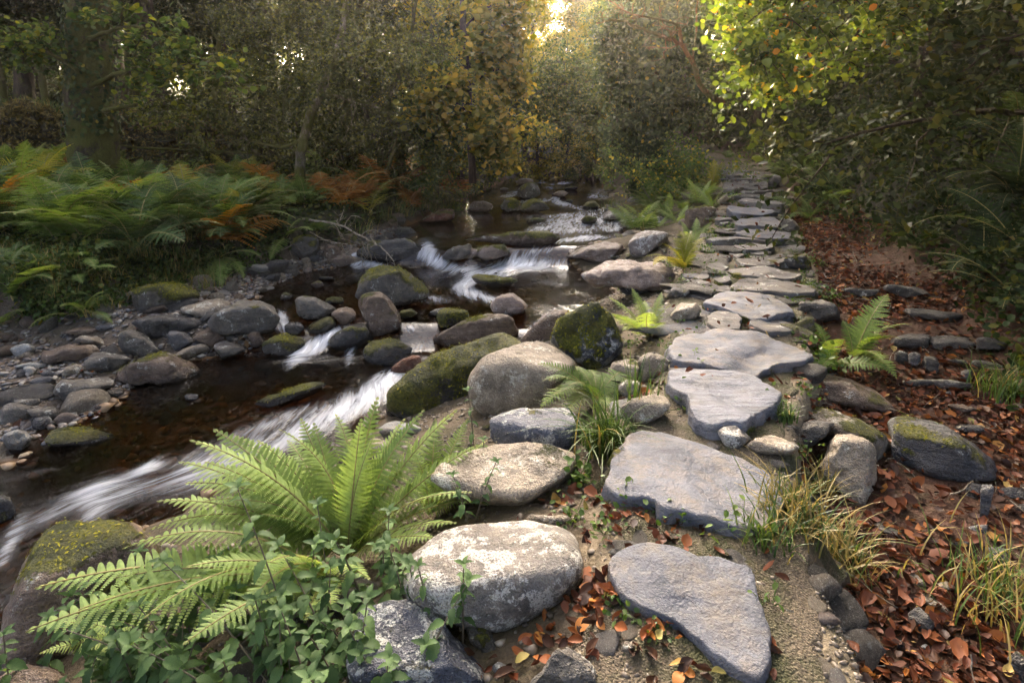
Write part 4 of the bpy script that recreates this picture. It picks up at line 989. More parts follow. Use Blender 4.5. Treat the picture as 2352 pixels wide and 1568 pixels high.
def flag(reg, poly, mat='slab2', moss=0.1, thick=0.12, label=None, rise=0.05, seed=0, dens=0.03, tilt=0.0, rough=1.0):
    pp = topx(reg, poly)
    f = lambda X, Y: zpath(Y) + rise
    P = np.array([hit(x, y, f) for x, y in pp])
    c = P.mean(0)
    far = max(1.0, c[1] / 3.0)
    loc, V, F, m = flag_geo(P[:, :2], float(P[:, 2].mean()), thick, 500 + seed, moss, dens * far ** 0.6, tilt, rough)
    slope = 0.085 if c[1] > 7.3 else 0.0
    V[:, 2] += slope * V[:, 1] * 0.6
    o = obj('flagstone', mesh('flagstone', V, F, M[mat], True, {'moss': m}), loc, path)
    if label: o['label'] = label
    FLAGPOLYS.append(P[:, :2])
FL = [
    ('F', [(1400, 1290), (1420, 1258), (1470, 1248), (1560, 1258), (1700, 1285), (1740, 1300), (1755, 1390), (1768, 1500), (1760, 1555), (1735, 1560), (1640, 1500), (1560, 1435), (1480, 1400), (1430, 1365), (1400, 1335)], 'slab', 0.0, 0.20, 'blue-grey slab with a rounded edge, nearest the bottom of the photo', 0.06),
    ('F', [(1440, 1000), (1510, 978), (1600, 1010), (1720, 1060), (1800, 1110), (1800, 1150), (1770, 1218), (1680, 1205), (1560, 1170), (1420, 1140), (1380, 1120), (1400, 1060)], 'slab', 0.0, 0.15, 'largest flat blue slab with tan stains', 0.055),
    ('F', [(1535, 850), (1600, 843), (1720, 860), (1810, 905), (1760, 940), (1700, 970), (1640, 978), (1600, 960), (1570, 910), (1535, 880)], 'slabs', 0.0, 0.22, 'silvery slab with fine straight streaks', 0.09),
    ('F', [(1535, 800), (1560, 770), (1640, 755), (1740, 765), (1830, 790), (1868, 818), (1850, 835), (1780, 838), (1740, 855), (1640, 842), (1550, 828)], 'slab', 0.05, 0.16, 'wide grey slab with a mossy right end', 0.06),
    ('P1', [(1040, 1420), (1130, 1330), (1220, 1305), (1640, 1325), (1790, 1370), (1915, 1450), (1890, 1520), (1660, 1550), (1500, 1530), (1200, 1450)], 'slab', 0.0, 0.12, 'smooth pale blue slab', 0.08),
    ('P1', [(1060, 1530), (1180, 1480), (1330, 1490), (1420, 1560), (1400, 1650), (1200, 1660), (1080, 1620)], 'slab2', 0.05, 0.10, None, 0.06),
    ('P1', [(1460, 1600), (1560, 1555), (1800, 1560), (1940, 1620), (1900, 1680), (1640, 1680)], 'slab2', 0.05, 0.08, None, 0.05),
    ('P1', [(1330, 1230), (1440, 1180), (1620, 1165), (1900, 1200), (2140, 1270), (2120, 1320), (1850, 1320), (1700, 1290), (1500, 1290)], 'slab2', 0.08, 0.10, None, 0.07),
    ('P1', [(1270, 1090), (1340, 1065), (1600, 1065), (1850, 1110), (2000, 1150), (1900, 1180), (1650, 1165), (1400, 1140)], 'slab2', 0.1, 0.10, None, 0.07),
    ('P1', [(1360, 990), (1600, 960), (1820, 930), (2040, 950), (2040, 980), (1800, 1000), (1600, 1040), (1440, 1040)], 'slab2', 0.05, 0.12, None, 0.10),
    ('P1', [(1090, 1040), (1200, 1005), (1290, 1060), (1250, 1090), (1120, 1075)], 'slab2', 0.0, 0.08, None, 0.05),
    ('P1', [(940, 1150), (1080, 1120), (1120, 1160), (1000, 1180)], 'slab2', 0.0, 0.06, None, 0.04),
    ('P1', [(1130, 1180), (1280, 1150), (1330, 1190), (1230, 1215)], 'slab2', 0.0, 0.06, None, 0.05),
    ('P1', [(850, 1260), (960, 1225), (1080, 1280), (1040, 1310), (900, 1300)], 'slab2', 0.1, 0.06, None, 0.05),
    ('P1', [(950, 1200), (1050, 1190), (1120, 1215), (1040, 1235)], 'slab2', 0.0, 0.06, None, 0.04),
    ('P1', [(1150, 1260), (1260, 1235), (1340, 1270), (1300, 1300), (1180, 1300)], 'slab2', 0.0, 0.06, None, 0.04),
    ('P1', [(1330, 860), (1500, 830), (1700, 840), (1730, 885), (1560, 900), (1420, 905)], 'slab2', 0.0, 0.08, None, 0.08),
    ('P1', [(1290, 920), (1380, 895), (1440, 950), (1370, 980)], 'slab2', 0.0, 0.08, None, 0.05),
    ('P1', [(1210, 880), (1260, 860), (1310, 880), (1250, 905)], 'slab2', 0.0, 0.08, None, 0.05),
    ('P1', [(1480, 920), (1600, 905), (1720, 920), (1650, 940), (1540, 945)], 'slab2', 0.0, 0.08, None, 0.05),
    ('P1', [(1060, 800), (1200, 770), (1400, 790), (1690, 800), (1690, 830), (1400, 815), (1200, 825)], 'slab2', 0.05, 0.12, None, 0.072),
    ('P1', [(1350, 740), (1480, 690), (1700, 690), (1880, 740), (1890, 795), (1700, 795), (1500, 780)], 'slab', 0.0, 0.18, None, 0.108),
    ('P1', [(1330, 650), (1400, 600), (1500, 575), (1730, 590), (1780, 640), (1770, 685), (1560, 680), (1400, 675)], 'slab', 0.0, 0.16, None, 0.108),
    ('P1', [(1260, 510), (1290, 460), (1420, 475), (1780, 530), (1690, 555), (1400, 565), (1280, 540)], 'slab', 0.0, 0.18, None, 0.108),
    ('P1', [(1370, 420), (1450, 400), (1750, 430), (1840, 465), (1800, 480), (1500, 445)], 'slab2', 0.0, 0.22, None, 0.150),
    ('P1', [(1330, 390), (1420, 360), (1650, 370), (1720, 350), (1720, 390), (1500, 395)], 'slab2', 0.0, 0.18, None, 0.120),
    ('P1', [(1380, 335), (1560, 325), (1720, 335), (1640, 350), (1440, 355)], 'slab2', 0.0, 0.18, None, 0.120),
    ('P1', [(1250, 250), (1340, 235), (1470, 240), (1560, 280), (1440, 310), (1330, 340), (1230, 320)], 'slab2', 0.0, 0.18, None, 0.090),
    ('P1', [(1440, 302), (1560, 290), (1580, 320), (1450, 322)], 'slab2', 0.0, 0.15, None, 0.090),
    ('P1', [(1565, 250), (1650, 240), (1670, 310), (1595, 320)], 'slab2', 0.0, 0.18, None, 0.090),
    ('P1', [(1300, 210), (1560, 205), (1550, 228), (1320, 226)], 'slab2', 0.0, 0.18, None, 0.108),
    ('P1', [(1250, 160), (1400, 165), (1420, 188), (1280, 196)], 'slab2', 0.0, 0.18, None, 0.108),
    ('P1', [(1150, 600), (1200, 585), (1320, 590), (1320, 610), (1180, 620)], 'slab2', 0.0, 0.1, None, 0.08),
    ('P1', [(1190, 640), (1290, 620), (1320, 640), (1220, 655)], 'slab2', 0.0, 0.1, None, 0.06),
    ('P1', [(1210, 710), (1300, 690), (1370, 695), (1290, 720)], 'slab2', 0.0, 0.1, None, 0.06),
]
for k, (reg, poly, mt, ms, th, lb, rise) in enumerate(FL):
    flag(reg, poly, mt, ms, th, lb, rise, k)
def inpoly(P, x, y):
    c = False
    n = len(P)
    for k in range(n):
        x1, y1 = P[k]
        x2, y2 = P[(k + 1) % n]
        if (y1 > y) != (y2 > y) and x < (x2 - x1) * (y - y1) / (y2 - y1) + x1:
            c = not c
    return c
def on_flag(x, y):
    return any(inpoly(P, x, y) for P in FLAGPOLYS)

# ------------------------------------------------------------------ stock of small stones
def stone_mesh(seed, sub, flat, p, mat, moss=0.0, rough=0.08):
    rng = np.random.default_rng(seed)
    planes = [(nrm(rng.normal(0, 1, 3)), rng.uniform(0.72, 1.05)) for _ in range(16)]
    planes += [((0, 0, 1), 0.8), ((0, 0, -1), 0.8)]
    D, F = ico(sub)
    W = D * poly_radius(planes, D, p)[:, None] * np.array([1, rng.uniform(0.6, 0.9), flat])
    Nn = vnormals(W, F)
    W = W + Nn * (rough * fbm(W * 2.5 + seed, seed, 3))[:, None]
    W, m = mossify(W, F, 1.0, moss, seed, 0.015)
    return mesh('stone', W, F, M[mat], True, {'moss': m})
STOCK = [stone_mesh(900 + k, 3, [0.45, 0.6, 0.35, 0.75][k % 4], [7, 40, 40, 14][k % 4], ['slate', 'grey', 'brown', 'tan', 'slate', 'dark', 'pale', 'grey', 'brown', 'slate', 'dark', 'pink'][k]) for k in range(12)]
SMOSS = [stone_mesh(930 + k, 3, 0.6, 7, ['dark', 'grey', 'brown'][k % 3], 0.6) for k in range(4)]
CHIPS = [stone_mesh(970 + k, 3, 0.5, 40, ['slab2', 'slab2', 'grey', 'slab', 'tan'][k], 0.15, 0.06) for k in range(5)]
rng = np.random.default_rng(3)
# pieces set between the flagstones
n = 0
while n < 190:
    yy = rng.uniform(3.2, 13.5) if rng.random() < 0.85 else rng.uniform(1.3, 3)
    u = rng.uniform(0.04, 0.95)
    xx = float(ie(EP0, yy)) * (1 - u) + float(ie(EP1, yy)) * u
    if on_flag(xx, yy): continue
    s = rng.uniform(0.06, 0.17) if yy > 3.9 else rng.uniform(0.015, 0.045)
    obj('flagstone_chip', CHIPS[rng.integers(5)], (xx, yy, float(zpath(yy)) + 0.01), path, (rng.normal(0, .06), rng.normal(0, .06), rng.uniform(0, 6.3)), (s * rng.uniform(1, 1.5), s, s * 0.45 if yy > 3.9 else s * .7))
    n += 1
# cobbles on the left shore
def in_beach(x, y):
    return float(ie(EB, y)) - 0.1 < x < float(ie(EL, y)) + 0.15
cnt = 0
tries = 0
while cnt < 285 and tries < 20000:
    tries += 1
    yy = rng.uniform(4.2, 10.5)
    x0 = float(ie(EB, yy)) if yy > EB[0][0] else EB[1][0] - 0.6 * (EB[0][0] - yy)
    x1 = float(ie(EL, yy)) + 0.35
    xx = rng.uniform(x0, x1)
    px, py = project(np.array([xx, yy, gz(xx, yy)]))
    if px < -60: continue
    s = float(np.clip(rng.lognormal(-2.75, 0.5), 0.03, 0.2))
    z = gz(xx, yy)
    o = obj('shore_stone', STOCK[rng.integers(12)], (xx, yy, z + 0.12 * s), None, (rng.normal(0, .25), rng.normal(0, .25), rng.uniform(0, 6.3)), s)
    zn = ('near the left edge of the photo', 'left') if px < 250 else (('beside the squared mossy block', 'middle') if px < 520 else ('beside the biggest grey boulder', 'upper'))
    tag(o, 'small loose stone on the left gravel shore ' + zn[0], 'stone', 'loose stones on the %s part of the left shore' % zn[1])
    cnt += 1
for k in range(90):
    yy = rng.uniform(1.7, 9.5)
    u = rng.uniform(0.25, 1.02)
    xx = float(ie(ER, yy)) * (1 - u) + float(ie(EP0, yy)) * u
    s = float(np.clip(rng.lognormal(-2.9, 0.5), 0.025, 0.14))
    o = obj('rubble_stone', (STOCK + SMOSS)[rng.choice([1, 3, 6, 7, 11, 12, 13, 14])], (xx, yy, gz(xx, yy) + .1 * s), None, (rng.normal(0, .3), rng.normal(0, .3), rng.uniform(0, 6.3)), s)
    tag(o, 'small rubble stone packed between the boulders left of the path', 'stone', 'rubble between path and stream')
for k in range(60):
    yy = rng.uniform(1.5, 6.0)
    x0_ = float(ie(EP1, yy))
    xx = x0_ + rng.uniform(-.08, .16)
    s = float(np.clip(rng.lognormal(-3.1, 0.45), 0.02, 0.1))
    o = obj('rubble_stone', (STOCK + SMOSS)[rng.choice([1, 3, 7, 11, 12, 13, 14])], (xx, yy, gz(xx, yy) + .1 * s), None, (rng.normal(0, .3), rng.normal(0, .3), rng.uniform(0, 6.3)), s)
    tag(o, 'small stone along the right rim of the path', 'stone', 'stones on the right rim of the path')
# rocks under water and along the far margins
for k in range(70):
    yy = rng.uniform(3.2, 22)
    u = rng.uniform(0.02, 0.98)
    xx = float(ie(EL, yy)) * (1 - u) + float(ie(ER, yy)) * u
    s = rng.uniform(0.06, 0.2) * (1 + 0.04 * yy)
    z = gz(xx, yy)
    o = obj('streambed_stone', STOCK[rng.choice([2, 3, 8, 11, 1])], (xx, yy, z + 0.02), None, (rng.normal(0, .2), rng.normal(0, .2), rng.uniform(0, 6.3)), (s, s, s * 0.55))
    tag(o, 'brown stone lying under the clear water on the streambed', 'stone', 'stones on the streambed')
for k in range(46):
    yy = rng.uniform(9.5, 25)
    side = rng.random() < 0.5
    xx = (float(ie(EL, yy)) - rng.uniform(-0.25, 0.3)) if side else (float(ie(ER, yy)) + rng.uniform(-0.3, 0.3))
    s = rng.uniform(0.10, 0.26)
    z = max(gz(xx, yy), float(wlev(yy)) - 0.05)
    o = obj('margin_stone', (SMOSS + STOCK)[rng.integers(9)], (xx, yy, z), None, (rng.normal(0, .25), rng.normal(0, .25), rng.uniform(0, 6.3)), (s, s, s * 0.9))
    tag(o, 'small stone along the %s margin of the upper stream' % ('left' if side else 'right'), 'stone', 'stones along the %s margin upstream' % ('left' if side else 'right'))
# gravel: far too many to count
def gravel(name, n, fx, smin, smax, mats, label):
    D, F = ico(1)
    P, S = [], []
    while len(P) < n:
        x, y = fx()
        P.append((x, y)); S.append(np.clip(rng.lognormal(math.log((smin * smax) ** .5), 0.4), smin, smax))
    P, S = np.array(P), np.array(S)
    z = ground(P[:, 0], P[:, 1])
    Vv = D[None] * (1 + 0.28 * rng.normal(0, 1, (n, len(D), 1))) * (S[:, None, None] * rng.uniform([.7, .5, .35], [1.2, .9, .6], (n, 3))[:, None, :])
    th = rng.uniform(0, 6.28, n)
    c, s = np.cos(th)[:, None], np.sin(th)[:, None]
    Vx, Vy = Vv[..., 0] * c - Vv[..., 1] * s, Vv[..., 0] * s + Vv[..., 1] * c
    Vv = np.stack([Vx + P[:, :1], Vy + P[:, 1:], Vv[..., 2] + (z + S * 0.15)[:, None]], -1)
    Fa = F[None] + (np.arange(n) * len(D))[:, None, None]
    r = np.repeat(rng.random(n), len(D))
    tag(obj(name, mesh(name, Vv.reshape(-1, 3), Fa.reshape(-1, 3), mats, False, {'rnd': r})), label, None, None, 'stuff')
def gmat(name, stops):
    b = NB(name)
    col = b.ramp(b.attr('rnd'), stops)
    n = b.n('TexNoise', 0, None, Vector=b.coord(), Scale=60.0, Detail=4.0)
    col = b.n('HueSaturation', 0, None, Value=b.math('ADD', n, 0.5), Color=col)
    return b.surface(b.n('BsdfPrincipled', 0, None, Base_Color=col, Roughness=0.5))
M['gravel'] = gmat('gravel', [(0, (0.045, 0.04, 0.036)), (0.3, (0.10, 0.095, 0.095)), (0.6, (0.13, 0.09, 0.055)), (0.85, (0.18, 0.165, 0.145)), (1, (0.30, 0.27, 0.21))])
M['bedgravel'] = gmat('bed_gravel', [(0, (0.06, 0.035, 0.018)), (0.5, (0.16, 0.095, 0.042)), (0.85, (0.25, 0.155, 0.075)), (1, (0.30, 0.24, 0.15))])
def fbeach():
    while True:
        y = rng.uniform(4.0, 11)
        x0 = float(ie(EB, y)) if y > EB[0][0] else EB[1][0] - 0.6 * (EB[0][0] - y)
        x = rng.uniform(x0 - 0.1, float(ie(EL, y)) + 0.25)
        if abs(x) / y < 1.05: return x, y
def fbed():
    y = rng.uniform(2.5, 10)
    u = rng.uniform(0, 1)
    return float(ie(EL, y)) * (1 - u) + float(ie(ER, y)) * u, y
gravel('gravel', 8500, fbeach, 0.012, 0.05, M['gravel'], 'gravel between the shore stones')
def femb():
    y = rng.uniform(1.4, 9); u = rng.uniform(0.1, 1.0)
    return float(ie(ER, y)) * (1 - u) + float(ie(EP0, y)) * u, y
def fpath():
    y = 1.2 + 6.5 * rng.random() ** 1.8; u = rng.uniform(0.0, 1.0)
    return float(ie(EP0, y)) * (1 - u) + float(ie(EP1, y)) * u, y
M['grit'] = gmat('grit', [(0, (0.06, 0.045, 0.03)), (0.5, (0.15, 0.115, 0.075)), (0.85, (0.22, 0.18, 0.13)), (1, (0.32, 0.27, 0.2))])
gravel('grit', 4200, femb, 0.006, 0.03, M['grit'], 'grit and soil crumbs between the boulders left of the path')
gravel('grit', 6500, fpath, 0.003, 0.014, M['grit'], 'loose grit on the path bed')
gravel('streambed_gravel', 2600, fbed, 0.02, 0.08, M['bedgravel'], 'amber gravel under the water')
# ------------------------------------------------------------------ foliage helpers
def walk(p, d, L, n, rng, jit=0.25, grav=0.0):
    pts = [np.array(p, float)]
    d = nrm(d)
    for _ in range(n):
        d = nrm(d + rng.normal(0, jit, 3) + np.array([0, 0, grav]))
        pts.append(pts[-1] + d * L / n)
    return np.array(pts)
def grow(seed, H, r0, nb, blen, h0=0.25, elev=(0.1, 0.9), sub=6, grav=-0.04, jit=0.22, lean=(0, 0), trunk_jit=0.06, sides=9, tw=0.42):
    rng = np.random.default_rng(seed)
    acc = Acc()
    n = 18
    tr = walk((0, 0, -0.25), (lean[0], lean[1], 1), H + 0.25, n, rng, trunk_jit, 0.05)
    acc.add(tube(tr, r0 * (1 - 0.8 * np.linspace(0, 1, n + 1)) * (1 + 0.5 * np.exp(-np.linspace(0, 1, n + 1) * 14)), sides, seed, 0.25))
    anch = []
    for i in range(nb):
        t = h0 + (1 - h0) * (i + rng.random()) / nb
        q = t * n
        k = min(int(q), n - 1)
        p0 = tr[k] + (tr[k + 1] - tr[k]) * (q - k)
        az = i * 2.4 + rng.normal(0, .4)
        el = rng.uniform(*elev)
        d = np.array([math.cos(az) * math.cos(el), math.sin(az) * math.cos(el), math.sin(el)])
        L = blen * (1.1 - 0.65 * t) * rng.uniform(.65, 1.2)
        rb = r0 * (1 - 0.8 * t) * 0.42
        br = walk(p0, d, L, 10, rng, jit, grav)
        acc.add(tube(br, rb * (1 - 0.85 * np.linspace(0, 1, 11)) + 0.004, 5, seed + i, 0.2))
        anch.append(br[8:])
        for j in range(sub):
            u = rng.uniform(.25, 1)
            k = min(int(u * 10), 9)
            d2 = nrm((br[k + 1] - br[k]) * 3 + rng.normal(0, 0.25, 3) * L * 0.5)
            b2 = walk(br[k], d2, tw * L * rng.uniform(.5, 1.2), 6, rng, jit * 1.2, grav)
            acc.add(tube(b2, rb * 0.3 * (1 - 0.8 * np.linspace(0, 1, 7)) + 0.003, 3))
            anch.append(b2[3:])
    return acc, np.concatenate(anch), tr
def crown(anch, n, size, spread, seed, hexa=False, up=0.8, aspect=0.62):
    rng = np.random.default_rng(seed + 77)
    wt = np.exp(rng.normal(0, .8, len(anch)))
    P = anch[rng.choice(len(anch), n, p=wt / wt.sum())] + rng.normal(0, spread, (n, 3)) * np.array([1, 1, .75])
    return leaves(P, size, rng, aspect, up, hexa=hexa)
def tree(name, label, cat, loc, wood, leaf, rotz=0, scale=1, group=None):
    t = tag(obj(name, None, loc, None, (0, 0, rotz), scale), label, cat, group)
    obj('trunk', wood, (0, 0, 0), t)
    if leaf is not None:
        obj('crown', leaf, (0, 0, 0), t)
    return t

# ------------------------------------------------------------------ stock of woodland trees
STK = {}
def stock(key, seed, H, r0, nb, blen, nleaf, size, spread, lmat, wmat='bark', **kw):
    up = kw.pop('up', 0.8)
    hexa = kw.pop('hexa', False)
    acc, an, tr = grow(seed, H, r0, nb, blen, **kw)
    V, F, r = crown(an, nleaf, size, spread, seed, hexa, up)
    STK[key] = (acc.mesh('trunk', M[wmat]), mesh('crown', V, F, M[lmat], True, {'rnd': r}))
stock('holly1', 1, 7.0, 0.12, 26, 2.6, 17000, 0.08, 0.15, 'holly', 'mossbark', h0=0.06, elev=(-0.1, 0.7), sub=7, jit=0.3)
stock('holly2', 2, 6.5, 0.10, 24, 2.3, 15000, 0.08, 0.15, 'holly', 'mossbark', h0=0.10, elev=(-0.1, 0.7), sub=7, jit=0.3)
stock('green1', 3, 7.5, 0.11, 24, 2.5, 24000, 0.095, 0.17, 'leafg', 'bark', h0=0.08, elev=(0.0, 0.8), sub=7)
stock('green2', 4, 6.0, 0.09, 22, 2.2, 20000, 0.095, 0.16, 'leafg', 'mossbark', h0=0.06, elev=(0.0, 0.8), sub=7)
stock('yellow1', 5, 7.0, 0.10, 24, 2.4, 20000, 0.11, 0.17, 'leafy', 'bark', h0=0.08, elev=(0.0, 0.8), sub=7)
stock('yellow2', 6, 9.0, 0.14, 28, 3.0, 26000, 0.13, 0.2, 'leafy', 'bark', h0=0.10, elev=(0.0, 0.9), sub=7)
stock('shade1', 7, 8.0, 0.12, 26, 3.0, 24000, 0.12, 0.19, 'leafd', 'bark', h0=0.06, elev=(0.0, 0.8), sub=7)
stock('tall1', 8, 15.0, 0.28, 24, 5.0, 26000, 0.20, 0.45, 'leafg', 'bark', h0=0.42, elev=(0.1, 0.9), sub=7, trunk_jit=0.03)
stock('tall2', 9, 14.0, 0.22, 22, 4.6, 24000, 0.20, 0.45, 'leafd', 'mossbark', h0=0.45, elev=(0.1, 0.9), sub=7, trunk_jit=0.04)
stock('tall3', 10, 16.0, 0.30, 18, 5.0, 22000, 0.22, 0.5, 'leafy', 'bark', h0=0.5, elev=(0.1, 0.9), sub=7, trunk_jit=0.03)
TREE_TXT = {'holly1': ('holly_tree', 'holly'), 'holly2': ('holly_tree', 'holly'), 'green1': ('young_tree', 'tree'), 'green2': ('young_tree', 'tree'), 'yellow1': ('yellow_tree', 'tree'),
            'yellow2': ('yellow_tree', 'tree'), 'shade1': ('shaded_tree', 'tree'), 'tall1': ('tall_tree', 'tree'), 'tall2': ('tall_tree', 'tree'), 'tall3': ('tall_tree', 'tree')}
rng = np.random.default_rng(21)
def plant_tree(key, px, Y, label, scale=1.0, group=None, rot=None, sink=0.0):
    X = (px - CX) / FPX * Y * 1.0 / 0.985
    z = gz(X, Y) - sink
    nm, cat = TREE_TXT[key]
    return tree(nm, label, cat, (X, Y, z), *STK[key], rotz=rng.uniform(0, 6.3) if rot is None else rot, scale=scale, group=group)
# near understory, each told apart
plant_tree('holly1', 600, 12.5, 'dense dark holly above the pale leaning trunk', 1.0)
plant_tree('holly2', 500, 16.5, 'dark glossy holly behind the mossy wall end', 1.0)
plant_tree('holly1', 790, 13.2, 'tall tangled holly with mossy limbs behind the dark stems', 1.1)
plant_tree('holly2', 930, 14.0, 'holly with drooping mossy branches near the left water side', 1.05)
plant_tree('yellow1', 1060, 15.5, 'yellow-green leafy tree leaning over the stream from the left', 1.1)
plant_tree('green2', 1018, 16.5, 'bushy young tree added behind the orange bracken to block the sun glint', 0.8)  # added to keep the sun's glint off the upper water
plant_tree('green2', 1000, 13.0, 'low leafy sapling hanging over the orange bracken', 0.62)
plant_tree('green2', 40, 21, 'green shrubby tree at the far left behind the wall', 0.9)
# the wood behind, left
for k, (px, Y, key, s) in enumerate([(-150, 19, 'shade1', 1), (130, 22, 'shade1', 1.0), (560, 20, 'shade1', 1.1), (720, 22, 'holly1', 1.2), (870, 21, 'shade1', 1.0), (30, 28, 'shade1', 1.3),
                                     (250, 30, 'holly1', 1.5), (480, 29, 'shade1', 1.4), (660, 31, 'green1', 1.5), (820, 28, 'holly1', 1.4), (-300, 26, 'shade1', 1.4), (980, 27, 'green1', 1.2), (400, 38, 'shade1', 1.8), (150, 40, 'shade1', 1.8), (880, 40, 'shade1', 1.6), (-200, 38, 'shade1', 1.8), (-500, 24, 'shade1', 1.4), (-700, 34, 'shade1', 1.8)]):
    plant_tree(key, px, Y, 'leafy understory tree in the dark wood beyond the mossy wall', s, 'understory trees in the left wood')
# far centre, glowing in the light
for k, (px, Y, key, s) in enumerate([(1120, 24, 'yellow1', 0.95), (1190, 27, 'green1', 0.85), (1250, 30, 'yellow1', 0.80), (1310, 28, 'green2', 0.85), (1370, 24, 'yellow1', 0.95), (1090, 31, 'yellow2', 1.05), (1160, 36, 'yellow2', 0.95), (1215, 41, 'yellow1', 1.15),
                                     (1340, 38, 'yellow2', 1.0), (1400, 33, 'yellow2', 1.1), (1290, 46, 'green1', 1.0), (1178, 31, 'yellow2', 1.0), (1392, 31, 'yellow2', 1.0), (1205, 27, 'yellow2', 0.9), (1360, 27, 'yellow2', 0.9), (1228, 29, 'yellow2', 0.95), (1342, 29, 'yellow2', 0.95), (1235, 23, 'yellow1', 0.72), (1300, 22, 'yellow1', 0.72), (1360, 21, 'green1', 0.66)]):
    plant_tree(key, px, Y, 'hazy yellow-green tree at the bend of the stream', s, 'sunlit trees at the bend')
for px, s in ((1218, .60), (1352, .62)):
    plant_tree('tall3', px, 31, 'tall yellow tree beside the bright sky gap, %s of the two' % ('left' if px < 1280 else 'right'), s, rot=1.0)
# right side behind the path
for k, (px, Y, key, s) in enumerate([(1420, 20, 'green1', 0.8), (1560, 19, 'shade1', 0.9), (1640, 20, 'green1', 0.9), (1500, 25, 'shade1', 1.2), (1620, 26, 'shade1', 1.3), (1720, 17, 'shade1', 0.8), (1480, 32, 'green1', 1.4), (1600, 36, 'shade1', 1.6)]):
    plant_tree(key, px, Y, 'leafy tree on the slope behind the ivy tree and the shrub', s, 'trees behind the ivy tree')
for k, (X, Y, key, s) in enumerate([(8.5, 12, 'shade1', 1.1), (9.5, 8, 'shade1', 1.1), (8.8, 5, 'shade1', 1.2), (7.5, 2.6, 'shade1', 1.2), (11, 15, 'shade1', 1.2), (12.5, 10, 'shade1', 1.3), (12, 6, 'shade1', 1.3), (5.8, 4.2, 'shade1', .9), (6.3, 7.0, 'shade1', .9), (6.8, 9.8, 'shade1', .9)]):  # the smallest ones are added above view to shade the bank
    tree('bank_tree', 'dark leafy tree rooted high on the right bank', 'tree', (X, Y, gz(X, Y) - 0.1), *STK[key], rotz=rng.uniform(0, 6.3), scale=s, group='trees on the right bank')
for k, (X, Y, s) in enumerate([(5.3, 5.4, .68), (4.7, 3.4, .68), (6.2, 1.5, .8), (6.8, 4.5, .8), (7.6, 7.2, .85), (9.6, 9.6, .95), (5.6, -1.5, .85)]):  # added out of view, crowns block the sky over the right bank
    tree('bank_tree', 'tall tree added on the right bank to shade it, its crown out of view', 'tree', (X, Y, gz(X, max(Y, 1)) - 0.1), *STK['tall2'], rotz=rng.uniform(0, 6.3), scale=s, group='tall trees added to shade the right bank')
for k, (X, Y, s) in enumerate([(-10.5, 3, .85)]):  # added off to the left so its crown darkens the bank
    tree('bank_tree', 'tall tree added on the left bank to shade it, out of view', 'tree', (X, Y, gz(X, max(Y, 1)) - 0.1), *STK['tall1'], rotz=rng.uniform(0, 6.3), scale=s, group='tall trees added to shade the left bank')
for k, (px, Y, s) in enumerate([(60, 17, .5), (150, 19, .55), (290, 18.5, .5), (330, 23, .6), (470, 19, .55), (540, 22, .6), (1000, 20, .5)]):
    plant_tree('tall2', px, Y, 'slim mossy trunk in the left wood behind the wall', s, 'slim trunks in the left wood')
for k, (X, Y, key, s) in enumerate([(-7, -4, 'tall1', .8), (-3, -6, 'tall2', .8), (1.5, -6.5, 'tall1', .8), (5, -5, 'tall2', .8)]):  # unseen trees added to cut low light and darken camera-facing sides
    tree('blocker_tree', 'unseen tree added behind the viewpoint to block light from behind', 'tree', (X, Y, gz(X, 1.0) - 0.1), *STK[key], rotz=rng.uniform(0, 6.3), scale=s, group='trees added behind the viewpoint')
# tall trunks
TALL = [(405, 16.5, 'tall1', 1.0, 'tall straight brown trunk standing behind the middle of the mossy wall'), (95, 20, 'tall2', 0.9, 'tall dark trunk left of the ivy-clad mossy trunk'),
        (5, 15.5, 'tall1', 0.85, 'tall trunk at the far left edge behind the wall'), (640, 25, 'tall1', 1.0, 'tall dark trunk deep in the wood above the leaning birch-like trunk'), (1090, 19, 'tall2', 0.62, 'slender pale trunk by the left water side'),
        (345, 21, 'tall2', 0.6, 'thin leaning trunk just right of the mossy trunk'), (250, 26, 'tall2', 0.9, 'thin trunk between the two big left trunks'), (880, 24, 'tall2', 0.8, 'reddish trunk behind the multi-stemmed tree')]
for px, Y, key, s, lb in TALL:
    plant_tree(key, px, Y, lb, s)
for k, (X, Y, key, s) in enumerate([(-16, 19, 'tall1', 1), (-13, 26, 'tall2', 1.1), (-9, 31, 'tall1', 1.1), (-20, 30, 'tall3', 1), (-11, 40, 'tall3', 1.1), (10, 30, 'tall1', 1.0), (14, 22, 'tall2', 1), (16, 32, 'tall1', 1), (11, 42, 'tall3', 1), (-15, 12, 'tall2', 1.0)]):
    tree('tall_tree', 'tall woodland tree far back in the wood', 'tree', (X, Y, gz(X, Y) - 0.1), *STK[key], rotz=rng.uniform(0, 6.3), scale=s, group='tall trees far back')

